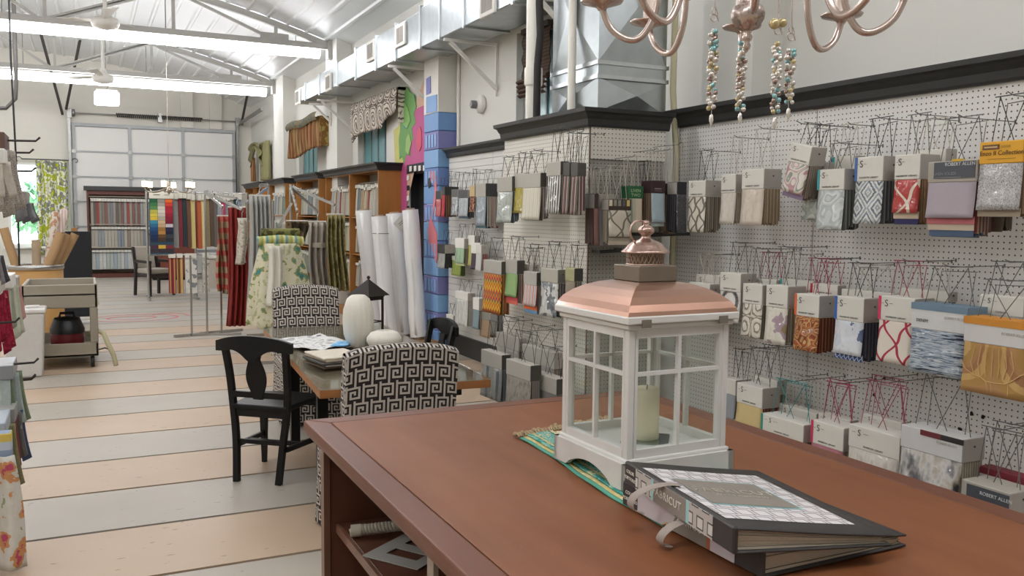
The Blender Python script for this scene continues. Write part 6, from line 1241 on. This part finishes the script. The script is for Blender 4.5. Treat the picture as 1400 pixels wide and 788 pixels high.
# ================================================================== FAR GARMENT RACK with hanging sample books
fr = thing('display_rack', 'long chrome display rack full of sample books before the red wood shelf', 'rack', (1.0, 17.1, 0))
for x in (0.0, 0.822, 1.75): MB().tube([(x, 0, 0.04), (x, 0, 1.98)], 0.022, 8).build('upright', CHROME, fr); MB().bar((x, -0.35, 0.04), (x, 0.35, 0.04), 0.04).build('foot', CHROME, fr)
for z in (1.96, 0.82): MB().tube([(-0.02, 0, z), (1.72, 0, z)], 0.016, 8).build('top_rail' if z > 1 else 'lower_rail', CHROME, fr)
cc_ = thing('colour_chart', 'large fabric colour chart with rows of solid swatches on the display rack', 'colour chart', (1.235, 16.95, 0.84)); MB().bb((-0.2, 0, 0), (0.2, 0.02, 1.0)).build('backing_board', mat('#2f4a58', 0.8), cc_); MB().bb((-0.2, -0.012, 1.0), (0.2, 0.03, 1.13)).build('header_card', CARD, cc_)
MB().bb((-0.13, -0.014, 1.06), (-0.02, -0.011, 1.075)).bb((0.05, -0.014, 1.06), (0.14, -0.011, 1.07)).build('header_print', INK, cc_)
cols3 = (['#235c3c', '#3f7a4a', '#5a8a52', '#b5b04a', '#cfc04a', '#d6b83c', '#3a8aa0', '#2a6a90', '#235080', '#1f3f6a', '#1a3058', '#182848'], ['#9a958c', '#a8a298', '#cfc8ba', '#d6d0c2', '#c9c0ae', '#b0a896', '#cdb48c', '#bfa27a', '#9a7038', '#b08040', '#6a4a2c', '#4a3626'], ['#e06a2c', '#d04030', '#a82436', '#b02438', '#9a1f34', '#8a1a30', '#7a1830', '#c9c0c4', '#2a2a48', '#20203a', '#3a4048', '#282c30'])
for c3, colr in enumerate(cols3):
    for r3, c in enumerate(colr): MB().bb((-0.19+c3*0.128, -0.012, 0.93-r3*0.0635), (-0.19+c3*0.128+0.122, 0.0, 0.93-r3*0.0635+0.06)).build('swatch', mat(c, 0.85), cc_)
for c3, c in enumerate(('#4a2a40', '#d0a840', '#7a2a34')):
    for r3 in range(2): MB().bb((-0.19+c3*0.128, -0.012, 0.03+r3*0.07), (-0.19+c3*0.128+0.122, 0.0, 0.095+r3*0.07)).build('swatch', mat(c if r3 else '#3a3038', 0.85), cc_)
rr = random.Random(11); pal = ['#8f8c88', '#7a2f36', '#2c3a40', '#6a4a38', '#c9b878', '#b05a38', '#d3c38c', '#8a7a5c', '#5c4c3c', '#6a6460', '#9aa0a8', '#b0405a', '#7f8890', '#a8a094', '#2f4a52', '#8d97a5']
for i, c in enumerate(pal):
    hang_sample((1.5+i*0.072+(0.02 if i > 4 else -0.02), 17.1, 0.95+0.02*math.sin(i)), 0.25, 0.066, 0.9, c, 'long '+cname(c)+' fabric sample on the upper rail of the display rack', 'fabric sample', cname(c)+' long samples on the display rack', 0.16)
for i, (x, w_, c, l) in enumerate(((1.40, 0.12, '#8a2a30', 'red and tan striped panel on the lower rail of the display rack'), (1.53, 0.1, '#b08a50', 'tan and gold panel on the lower rail of the display rack'), (1.72, 0.2, '#cfcac0', 'white toile panel with grey motifs on the lower rail'), (1.98, 0.12, '#6f6a64', 'black and cream print panel on the lower rail'), (2.2, 0.36, '#b0a698', 'wide taupe panel with white tag on the lower rail'), (2.52, 0.14, '#8a3a52', 'plum panel at the end of the lower rail'))):
    mm = {0: pat('vstripe', ('#8a2a30', '#b58a5c', '#6a2a2a'), 14), 1: pat('vstripe', ('#b58a50', '#cfae74', '#8a5a34', '#5a3a2a'), 12), 2: pat('floral', ('#7d7f82', '#cfcac0', '#d6d2c8', '#cfcac0'), 7), 3: pat('abstract', ('#2c2a28', '#cfc9bd', '#5c5852'), 20)}.get(i)
    hang_sample((x, 17.0, 0.12 if i != 4 else 0.2), 0, w_, 0.66 if i != 4 else 0.56, c, l, 'fabric panel', None, 0.1, True, mm)
# silver chandelier beside the rack
p = onY(231, 262, 16.4); sc = thing('candle_chandelier', 'small silver chandelier with lit glass cups above the display rack', 'chandelier', (p.x, 16.4, p.z)); SVM = mat('#b9b0a2', 0.25, 0.9)
MB().lathe([(0.005, -0.05), (0.03, -0.02), (0.05, 0.02), (0.03, 0.06), (0.02, 0.1), (0.035, 0.13), (0.015, 0.18), (0.005, 0.24)], 16).build('body', SVM, sc); MB().tube([(0, 0, 0.24), (0, 0, rz_(p.x)-p.z)], 0.006, 6).build('chain', SVM, sc)
for k in range(6):
    a = k*PI/3+0.25; ca, sa = math.cos(a), math.sin(a); ar = MB().tube(bez([(0.03*ca, 0.03*sa, 0.06), (0.2*ca, 0.2*sa, 0.0), (0.36*ca, 0.36*sa, -0.01), (0.41*ca, 0.41*sa, 0.05)]), 0.012, 7).build('arm', SVM, sc)
    MB().lathe([(0.02, 0.05), (0.05, 0.06), (0.05, 0.075)], 12, 0, (0.41*ca, 0.41*sa, 0)).build('cup_dish', SVM, ar); MB().lathe([(0.042, 0.075), (0.042, 0.17), (0.0, 0.171)], 14, 0, (0.41*ca, 0.41*sa, 0)).build('lit_cup', mat('#fff6e2', 0.4, emit=3.0, var=0), ar); MB().lathe([(0.042, 0.172), (0.042, 0.22), (0.039, 0.22), (0.039, 0.172)], 14, 0, (0.41*ca, 0.41*sa, 0)).build('glass_rim', GLASS, ar)

# ================================================================== CHROME DRAPERY STANDS
def stand(loc, label, uprights, feet, arms, rz=0.0, top=1.95):
    t = thing('drapery_stand', label, 'stand', loc, rz)
    for x, h in uprights: bevel(MB().bb((x-0.012, -0.014, 0.03), (x+0.012, 0.014, h)).build('upright', CHROME, t), 0.004, 1)
    for a, b_ in feet: MB().bar((*a, 0.018), (*b_, 0.018), 0.035, 0.03).build('base_bar', CHROME, t)
    for p, q in arms:
        ar = MB().bar(p, q, 0.018, 0.03).build('sloping_arm', CHROME, t); P, Q = Vector(p), Vector(q); b = MB()
        for k in range(6): c = P+(Q-P)*(k+0.5)/6; b.tube([c+Vector((0, 0, 0.012)), c+Vector((0, 0, 0.035))], 0.007, 6)
        b.build('stop_pins', CHROME, ar)['kind'] = 'stuff'
    return t
TOPS = []
def drape(u0, u1, vt, vb, Y, m, label, folds=4, amp=0.04, flare=1.0, rz=0.0, seed=0, tie=None, wob=0.04, cat='drape'):
    a, c = onY(u0, vt, Y), onY(u1, vt, Y); zb = max(0.02, onY((u0+u1)/2, vb, Y).z); w = abs(c.x-a.x); t = thing('hanging_drape', label, cat, ((a.x+c.x)/2, Y, zb), rz)
    cloth('drape_cloth', w, a.z-zb, m, t, (0, 0, a.z-zb), 0, folds, amp, flare, 0.7, seed=seed, wob=wob)
    cloth('back_fold', w*0.9, (a.z-zb)*0.97, m, t, (0.01, 0.06, a.z-zb), 0, folds, amp*0.8, flare, 0.7, seed=seed+9, wob=wob)
    MB().tube([(-w/2, 0.03, a.z-zb+0.005), (w/2, 0.03, a.z-zb+0.005)], 0.012, 8).build('hanger_bar', WIREW, t); MB().tube([(0, 0.03, a.z-zb+0.005), (0, 0.03, a.z-zb+0.08), (0.02, 0.03, a.z-zb+0.11), (0.0, 0.03, a.z-zb+0.13)], 0.005, 6).build('hanger_hook', CHROME, t)
    TOPS.append(Vector(((a.x+c.x)/2, Y+0.03, a.z+0.12)))
    if tie: MB().lathe([(w*0.4, 0), (w*0.42, 0.03), (w*0.4, 0.06)], 20, 0, (0, 0.02, (a.z-zb)*tie)).build('tie_back', m, t)
    return t
drape(312, 336, 284, 446, 11.3, mat('#7d1d15', 0.8, var=0.15, nscale=5), 'deep red drape hanging to the floor on the chrome stand', 4, 0.045, 1.15, seed=1)
drape(297, 313, 296, 402, 11.5, pat('plaid', ('#a08c70', '#a84a40', '#94785a', '#c0b298', '#a85448'), 7), 'red and tan plaid drape beside the deep red drape', 2, 0.05, 0.85, seed=2, wob=0.06)
drape(325, 338, 300, 362, 11.1, pat('floral', ('#a39b8c', '#c9c2b2', '#b8b0a0', '#d2ccbe'), 18), 'small pale printed drape between the red and grey drapes', 1, 0.02, 1.0, seed=3)
drape(341, 370, 268, 440, 10.9, mat('#9b9b95', 0.8, var=0.04), 'silver grey drape hanging from a sloping arm', 5, 0.05, 1.12, seed=4)
drape(423, 447, 304, 395, 10.3, mat('#a39a8e', 0.8, var=0.12, nscale=6), 'taupe drape hanging under the long sloping arm', 3, 0.06, 1.05, seed=5, tie=0.62)
drape(447, 470, 294, 398, 10.1, pat('floral', ('#6a6238', '#8f8458', '#80774c', '#a09666', '#736b42'), 7), 'olive floral ruffled drape beside the white rolls', 4, 0.07, 1.15, seed=6)
drape(392, 422, 303, 330, 10.35, pat('floral', ('#3c3226', '#6a5a40', '#4c4030'), 9), 'dark brown printed cloth folded behind the taupe drape', 3, 0.03, 1.0, seed=7)
def arms_to(loc, z, idx): return [((0, 0, z), tuple(TOPS[i]-Vector(loc))) for i in idx]
L1, L2, L3 = (1.2, 11.9, 0), (2.14, 11.6, 0), (2.245, 10.75, 0)
def shift(ar, dx): return [((p[0]+dx, p[1], p[2]), q) for p, q in ar]
stand(L1, 'chrome drapery stand with triple uprights holding the red drape', [(0.0, 1.05), (0.19, 1.88), (0.37, 0.9)], [((-0.22, -0.05), (0.1, 0.06)), ((0.1, 0.06), (0.6, -0.12)), ((0.12, 0.12), (0.68, 0.3)), ((0.0, 0.0), (0.4, 0.02))], shift(arms_to(L1, 1.86, (0, 1, 2)), 0.19))
stand(L2, 'chrome drapery stand with a sloping arm holding the grey drape', [(0.0, 1.97)], [((-0.3, 0), (0.3, 0)), ((0, -0.3), (0, 0.3))], arms_to(L2, 1.95, (3,)) + [((0.0, 0, 1.93), (-0.3, -0.1, 1.72))])
stand(L3, 'chrome drapery stand with a long sloping arm toward the white rolls', [(0.0, 1.95)], [((-0.3, 0), (0.3, 0)), ((0, -0.3), (0, 0.3))], arms_to(L3, 1.93, (4, 5, 6)))
p = onY(376, 300, 10.2); stand((p.x-0.02, 10.2, 0), 'chrome drapery stand with a perforated arm above the floral fabric pile', [(0.0, 1.75)], [((-0.25, 0), (0.25, 0)), ((0, -0.25), (0, 0.25))], [((0.0, 0.0, 1.33), (0.2, -0.05, 1.72))])
# pile of floral fabric over a stand
fp_ = onY(383, 442, 9.4); FL = pat('floral', ('#3f8488', '#86905c', '#cdc8aa', '#cfcbb2', '#b5b48c', '#8d956c', '#cfcaae'), 8.0)
fp = thing('fabric_pile', 'cream floral fabric with teal blooms draped over a stand', 'fabric', (fp_.x, 9.4, 0.0)); zt_, zb2 = onY(383, 330, 9.4).z, onY(383, 440, 9.4).z
def ff(u, v):
    a = -PI*0.05-u*PI*0.9; r = (0.19+0.13*v)*(1+0.10*math.sin(u*26)*v+0.05*math.sin(u*11+2)); bulge = 0.03*math.sin(v*PI)
    return ((r+bulge)*1.05*math.cos(a), (r+bulge)*0.75*math.sin(a), zt_-0.02-(zt_-zb2)*v-0.03*math.sin(u*19)*v)
b = MB(); b.grid(ff, 80, 20); solid(b.build('draped_floral_cloth', FL, fp, fix=False), 0.006)
b = MB(); b.grid(lambda u, v: ((0.32+0.02*math.sin(u*12))*math.cos(PI*u*2)*(1-v*0.0)*1.02, 0.22*math.sin(PI*u*2), zb2+0.1-0.1*v+0.02*math.sin(u*30)), 60, 3); b.build('gathered_hem', FL, fp, fix=False)
cloth('white_cascade', 0.13, 0.62, mat('#d6d3c6', 0.8), fp, (-0.09, -0.25, zt_-0.04), 0, 2, 0.03, 1.25, 0.7, seed=8)
ctg = mat('#9aa05c', 0.8)
o = MB().tube([(-0.23, -0.02, zt_+0.0), (0.0, -0.05, zt_+0.02), (0.24, -0.02, zt_)], 0.05, 12).build('striped_roll', pat('vstripe', ('#9fa65c', '#cfc88c', '#6a9aa0', '#b5b070'), 10), fp)
MB().tube([(-0.18, 0.05, zt_+0.09), (0.22, 0.05, zt_+0.09)], 0.045, 12).build('olive_roll', pat('floral', ('#4c4a2c', '#7a7a48', '#5f5c36'), 14), fp); MB().tube([(0, 0, 0.0), (0, 0, zt_)], 0.03, 8).build('stand_pole', CHROME, fp); MB().bar((-0.25, 0, 0.015), (0.25, 0, 0.015), 0.04, 0.03).bar((0, -0.25, 0.015), (0, 0.25, 0.015), 0.04, 0.03).build('stand_foot', CHROME, fp)
cloth('lower_cloth', 0.3, zb2*0.8, mat('#c9c3ae', 0.85), fp, (0.02, -0.12, zb2+0.02), 0, 4, 0.05, 0.9, 0.8, seed=12)

# ================================================================== UTILITY CART, VACUUM, BIN
CT = mat('#9a9282', 0.5, var=0.05); ct = thing('utility_cart', 'grey beige plastic utility cart with the vacuum on its lower shelf', 'cart', (-0.25, 10.35, 0)); cw_, cd_ = 0.34, 0.5
for z0, z1, nm in ((0.62, 0.86, 'top_tray'), (0.12, 0.26, 'lower_tray')):
    b = MB(); b.bb((-cw_, -cd_, z0+0.12 if nm == 'top_tray' else z0), (cw_, cd_, z0+0.15 if nm == 'top_tray' else z0+0.03))
    for a in ((-cw_, -cd_, cw_, -cd_+0.03), (-cw_, cd_-0.03, cw_, cd_), (-cw_, -cd_, -cw_+0.03, cd_), (cw_-0.03, -cd_, cw_, cd_)): b.bb((a[0], a[1], z0), (a[2], a[3], z1))
    bevel(b.build(nm, CT, ct), 0.008, 1)
for sx in (-1, 1):
    for sy in (-1, 1):
        bevel(MB().bb((sx*cw_-sx*0.075-0.0375*0, sy*cd_-sy*0.075, 0.26), (sx*cw_, sy*cd_, 0.62)).build('corner_leg', CT, ct), 0.008, 1)
        wh = MB().lathe([(0.02, -0.018), (0.055, -0.018), (0.06, -0.008), (0.06, 0.008), (0.055, 0.018), (0.02, 0.018)], 20).build('castor_wheel', BLACK, ct, (sx*(cw_-0.06), sy*(cd_-0.06), 0.06)); wh.rotation_euler = (0, PI/2, 0); MB().bar((sx*(cw_-0.06), sy*(cd_-0.06), 0.06), (sx*(cw_-0.06), sy*(cd_-0.06), 0.125), 0.03).build('castor_fork', STEEL, ct)
vc = thing('shop_vacuum', 'black and red shop vacuum on the lower shelf of the cart', 'vacuum', (-0.2, 10.2, 0.152))
MB().lathe([(0.15, 0.0), (0.165, 0.03), (0.16, 0.05)], 24).build('base_ring', BLACK, vc); MB().lathe([(0.155, 0.05), (0.16, 0.12), (0.155, 0.18)], 24).build('red_drum', mat('#6a1a20', 0.4), vc); MB().lathe([(0.165, 0.18), (0.165, 0.22), (0.15, 0.26), (0.13, 0.31), (0.12, 0.34), (0.0, 0.35)], 24).build('motor_head', BLACK, vc)
MB().tube([(-0.07, 0, 0.34), (-0.06, 0, 0.385), (0.06, 0, 0.385), (0.07, 0, 0.34)], 0.014, 8).build('carry_handle', BLACK, vc)
tag(MB().tube([(0.0, 10.15, 0.30), (0.06, 10.05, 0.37), (0.14, 9.75, 0.36), (0.17, 9.6, 0.28), (0.22, 9.55, 0.16), (0.24, 9.52, 0.06)], 0.024, 10).build('vacuum_hose', mat('#a39a78', 0.6)), 'khaki vacuum hose hanging out of the utility cart', 'hose')
b = MB(); b.tube([(-0.4+0.05*i, 9.95+0.06*math.sin(i*1.9), 0.165+0.012*abs(math.sin(i*1.3))) for i in range(13)], 0.007, 6); tag(b.build('power_cord', BLACK), 'black power cord tangled on the lower shelf of the cart', 'cord')
bn = thing('waste_bin', 'tall white plastic waste bin with a flat lid beside the cart', 'bin', (-0.56, 9.62, 0)); b = MB()
b.add([(x*(0.15 if z == 0 else 0.18), y*(0.14 if z == 0 else 0.17), z) for z in (0, 0.62) for x, y in ((-1, -1), (1, -1), (1, 1), (-1, 1))], [(3, 2, 1, 0), (0, 1, 5, 4), (1, 2, 6, 5), (2, 3, 7, 6), (3, 0, 4, 7), (4, 5, 6, 7)]); bevel(b.build('bin_body', mat('#cfccc6', 0.45), bn), 0.02, 3)
bevel(MB().bb((-0.195, -0.185, 0.62), (0.195, 0.185, 0.665)).build('lid', mat('#d9d7d2', 0.4), bn), 0.018, 3); bevel(MB().bb((0.02, -0.1, 0.665), (0.14, -0.02, 0.69)).build('lid_handle', mat('#d9d7d2', 0.4), bn), 0.008, 2)

# ================================================================== DRUM OF CARDBOARD TUBES, CHALKBOARD
p0_ = onY(49, 362, 12.2); dm = thing('cardboard_drum', 'tan cardboard drum with a steel rim behind the utility cart', 'drum', (p0_.x, 12.2, 0)); CBD = mat('#b58a52', 0.75, var=0.06)
MB().lathe([(0.30, 0), (0.30, 0.9), (0.285, 0.9), (0.285, 0.02), (0.0, 0.02)], 36).build('drum_wall', CBD, dm); MB().lathe([(0.30, 0.885), (0.312, 0.89), (0.314, 0.935), (0.30, 0.945), (0.285, 0.94), (0.285, 0.9)], 36).build('steel_rim', CHROME, dm)
TBM = mat('#b08f66', 0.75, var=0.08)
for k, (u0, v0, u1, v1, l, c, r) in enumerate(((5, 312, 20, 358, 'cardboard tube leaning toward the wire rack out of the drum', TBM, 0.05), (49, 328, 50, 360, 'short upright cardboard tube in the drum', mat('#b5a084', 0.75), 0.05), (84, 318, 68, 358, 'cardboard tube leaning toward the chalkboard, next to the short upright tube', TBM, 0.055), (92, 320, 76, 358, 'cardboard tube leaning toward the chalkboard between two others', TBM, 0.05), (103, 320, 84, 356, 'cardboard tube leaning lowest toward the chalkboard', TBM, 0.05))):
    a = onY(u0, v0, 12.2+(-0.14, 0.12, -0.13, 0.0, 0.13)[k]); c_ = onY(u1, v1, 12.2+(-0.14, 0.12, -0.13, 0.0, 0.13)[k]); a = Vector(a); c_ = Vector(c_); e = c_+(c_-a)*0.5; b = MB(); b.tube([e, a], r, 16, cap=False); b.tube([e, a], r*0.82, 16, cap=False); b.lathe([(r*0.82, 0), (r, 0)], 16, 0, (a.x, a.y, a.z)); tag(b.build('cardboard_tube', c), l, 'tube')
for k, (u, v, c, l) in enumerate(((76, 292, '#b5886a', 'rust and cream wrapped fabric bolt above the drum'), (88, 288, '#c9a8a0', 'pink striped fabric bolt with frayed top above the drum'), (82, 310, '#cfc6b8', 'cream fabric bolt standing in the drum'))):
    a = onY(u, v, 12.32+0.1*k); e = onY(64+8*k, 362, 12.22+0.1*k); tag(MB().tube([e, e+(a-e)*0.5+Vector((0.01, 0, 0)), a, a+Vector((-0.015, 0, 0.03))], [0.04, 0.045, 0.05, 0.025], 12).build('fabric_bolt', pat('floral', (c, '#d3c9ba', c), 14) if k != 1 else pat('vstripe', (c, '#d9d2c9'), 30)), l, 'fabric bolt')
# folding chalkboard
cbp = onY(105, 372, 14); ck = thing('chalkboard', 'folding chalkboard sign with a rough wooden frame behind the drum', 'chalkboard', (cbp.x, 14.0, 0)); RWD = mat('#a8773f', 0.8, var=0.2, nscale=12)
o = MB().bb((-0.28, 0, 0.08), (0.20, 0.025, 1.32)).build('black_panel', mat('#23262a', 0.8), ck); o.rotation_euler = (0.12, 0, 0)
f_ = MB(); f_.bar((0.22, 0, 0.0), (-0.02, -0.02, 1.36), 0.07, 0.04); f_.build('front_leg', RWD, ck); MB().bar((-0.3, 0, 0.0), (-0.28, 0.02, 1.36), 0.06, 0.04).build('rear_leg', RWD, ck); MB().bar((0.27, -0.03, 0.25), (0.03, -0.05, 1.30), 0.03, 0.02).build('pale_bark_edge', mat('#cdbb98', 0.85), ck)

# ================================================================== LEFT DISPLAY RACK of swatches
RK = mat('#3a3430', 0.5, 0.4); lr = thing('wire_rack', 'dark wire display rack with hooks along the aisle opposite the pegboards', 'rack', (-0.62, 5.15, 0))
for y in (-0.75, 0.75): MB().bb((-0.02, y-0.015, 0), (0.02, y+0.015, 1.95)).build('post', RK, lr); MB().bar((-0.25, y, 0.02), (0.22, y, 0.02), 0.03).build('foot', RK, lr)
for z in (0.35, 0.75, 1.1, 1.45, 1.9): MB().tube([(0, -0.75, z), (0, 0.75, z)], 0.008, 6).build('cross_wire', RK, lr)
for i, (y, z, L_) in enumerate(((0.2, 1.80, 0.37), (0.05, 1.95, 0.40), (0.25, 1.9, 0.36), (-0.2, 0.83, 0.37), (0.1, 0.70, 0.34), (0.3, 0.66, 0.33), (-0.3, 1.05, 0.3))): MB().tube([(0, y, z), (L_, y, z+0.01), (L_+0.02, y, z+0.03)], 0.006, 6).build('hook_arm', RK, lr)
def swatch_fan(u0, u1, vt, vb, Y, c, label, n=5, head=None, m=None, lean=0.12, hh=0.06):
    a, c2 = onY(u0, vt, Y), onY(u1, vb, Y); z1, z0 = a.z, c2.z; t = thing('swatch_fan', label, 'swatches', (a.x, Y, z0)); w = c2.x-a.x; rr = random.Random(int(vt))
    for k in range(n):
        q = k/(n-1) if n > 1 else 0; mm = m or mat(c if isinstance(c, str) else c[k % len(c)], 0.85, var=0.2, nscale=60)
        zb = (z1-z0)*(0.0+0.16*(k % 2)*(1-q)+0.06*math.sin(k*2.1))
        b = MB(); b.grid(lambda u, v, q=q, k=k, zb=zb: (w*(0.32*q+0.38*u+(0.02+0.28*q)*v**1.7), -0.11+0.05*k+0.008*math.sin(v*5+k+u*2), (z1-z0)*(1-v)+zb*v+0.02*u*v), 5, 8); o = b.build('cloth_leaf', mm, t, fix=False); solid(o, 0.006)
    bevel(MB().bb((-0.03, -0.12, z1-z0-0.01), (w*0.5, 0.05*n-0.08, z1-z0+hh)).build('header_card', head or CARD2, t), 0.004, 1)
    return t
TW_ = pat('tweed', ('#5f564c', '#a8a095', '#d0cac0')); 
swatch_fan(-14, 36, 204, 294, 5.15, '#8a8074', 'woven taupe swatch fan on the top hook of the wire rack', 5, mat('#6a5048', 0.6), TW_, hh=0.08)
swatch_fan(-4, 26, 222, 275, 4.9, '#c9c2b6', 'cream cloth swatch tongue over the taupe fan', 2, WHITE)
swatch_fan(22, 54, 277, 305, 5.5, ('#77777a', '#8f9092', '#67686c'), 'short grey swatch fan beside the window side of the wire rack', 6, mat('#9a948c'))
swatch_fan(-10, 22, 398, 480, 5.0, ('#a02f48', '#b8485c', '#7a2a3c'), 'crimson patterned swatch fan halfway up the wire rack', 4, CARD2, pat('floral', ('#a83048', '#8f2238', '#c9707c'), 30))
swatch_fan(8, 34, 390, 460, 5.3, ('#b9bdaa', '#a5ab98', '#c9cbb9'), 'pale sage swatch fan behind the crimson one', 4, WHITE)
swatch_fan(18, 36, 392, 436, 5.6, ('#c99a94', '#b88a84'), 'dusty pink swatch fan above the waste bin', 3, mat('#b0a8a0'))
swatch_fan(-16, 14, 350, 390, 4.9, ('#4a484c', '#6d6a70', '#8f8a8c'), 'charcoal striped swatch fan above the crimson one', 4, WHITE)
swatch_fan(2, 42, 512, 586, 5.0, ('#aab4b0', '#7a8a6c', '#98a5a8'), 'pale blue green swatch fan low on the wire rack', 5, mat('#8f9296', 0.3))
swatch_fan(6, 42, 570, 636, 4.9, ('#6d6a68', '#3a4a68', '#8a4040', '#55504c'), 'grey and navy striped swatch fan low on the wire rack', 6, mat('#8f8f8a'))
swatch_fan(-8, 32, 590, 672, 4.6, ('#6d6a48', '#8a8460', '#565438', '#7a6a50'), 'olive green swatch fan low on the wire rack', 6, mat('#a9b3bc', 0.5))
p = onY(8, 590, 4.5); tag(bevel(MB().bb((-0.09, -0.06, -0.11), (0.03, 0.02, 0.0)).build('header_box', pat('hstripe', ('#8a9bb0', '#b9c2cc', '#d0b860'), 9), None, (p.x, 4.42, p.z+0.02)), 0.004, 1), 'pale blue box header over the olive swatches', 'box')
tw = onY(-14, 640, 4.35); tl = thing('printed_towel', 'white fruit print cloth with pink and orange hanging lowest on the rack', 'cloth', (tw.x+0.02, 4.35, onY(20, 778, 4.35).z)); hz_ = onY(0, 625, 4.35).z-onY(20, 778, 4.35).z
cloth('towel_cloth', 0.15, hz_, pat('floral', ('#b8506a', '#c98f60', '#d0ccc0', '#d4d0c6', '#d4d0c6', '#98a47c', '#d4d0c6'), 10), tl, (0, 0, hz_), 0, 2, 0.02, 1.7, 0.7, seed=3)
cloth('towel_back', 0.15, hz_*0.97, mat('#8a7a5c', 0.9), tl, (-0.01, 0.06, hz_), 0, 2, 0.02, 1.4, 0.7, seed=4)
# hanging cord from the ceiling and orange boxes at the rack
p = onY(27, 385, 12.0); tag(MB().tube([(p.x, 12.0, p.z), (p.x+0.01, 12.0, 2.0), (p.x-0.01, 12.0, 3.4), (p.x, 12.0, rz_(p.x)-0.03)], 0.012, 6).build('extension_cable', BLACK), 'long black power cord hanging from the roof over the drum', 'cord')
p = onY(22, 105, 15.5); tag(MB().tube([(p.x, 15.5, rz_(p.x)-0.04), (p.x, 15.5, 3.6), (p.x-0.02, 15.5, 3.3), (p.x-0.15, 15.5, 3.15), (p.x-0.6, 15.5, 3.13), (p.x-2, 15.5, 3.2)], 0.03, 8).build('cable_loop', mat('#55524e', 0.6)), 'thick grey cable bending away under the truss', 'cable')
# faded red rings painted on the far floor
RED = mat('#b5686a', 0.6, var=0.3, nscale=10)
for u, v, a_, b_, l in ((185, 435, 0.62, 0.5, 'larger faded red ring painted on the grey floor'), (180, 435, 0.36, 0.26, 'smaller faded red ring inside the larger one'), (232, 433, 0.3, 0.5, 'faded red arc painted beside the chrome stand')):
    p = onZ(u, v, 0); b = MB(); n = 40; V = []
    for i in range(n+1):
        t = 2*PI*i/n*(1 if 'arc' not in l else 0.4); V += [(a_*math.cos(t), b_*math.sin(t), 0.0), ((a_-0.05)*math.cos(t), (b_-0.07)*math.sin(t), 0.0)]
    b.add(V, [(2*i, 2*i+1, 2*i+3, 2*i+2) for i in range(n)]); tag(b.build('floor_marking', RED, None, (p.x, p.y, 0.0025)), l, 'floor marking')
q0, q1 = onZ(104, 420, 0), onZ(117, 404, 0); b = MB(); b.add([(q0.x-0.05, q0.y, 0.0025), (q0.x+0.05, q0.y, 0.0025), (q1.x+0.06, q1.y, 0.0025), (q1.x-0.04, q1.y, 0.0025)], [(0, 1, 2, 3)]); tag(b.build('floor_stripe', RED), 'faded red stripe painted on the floor behind the cart', 'floor marking')
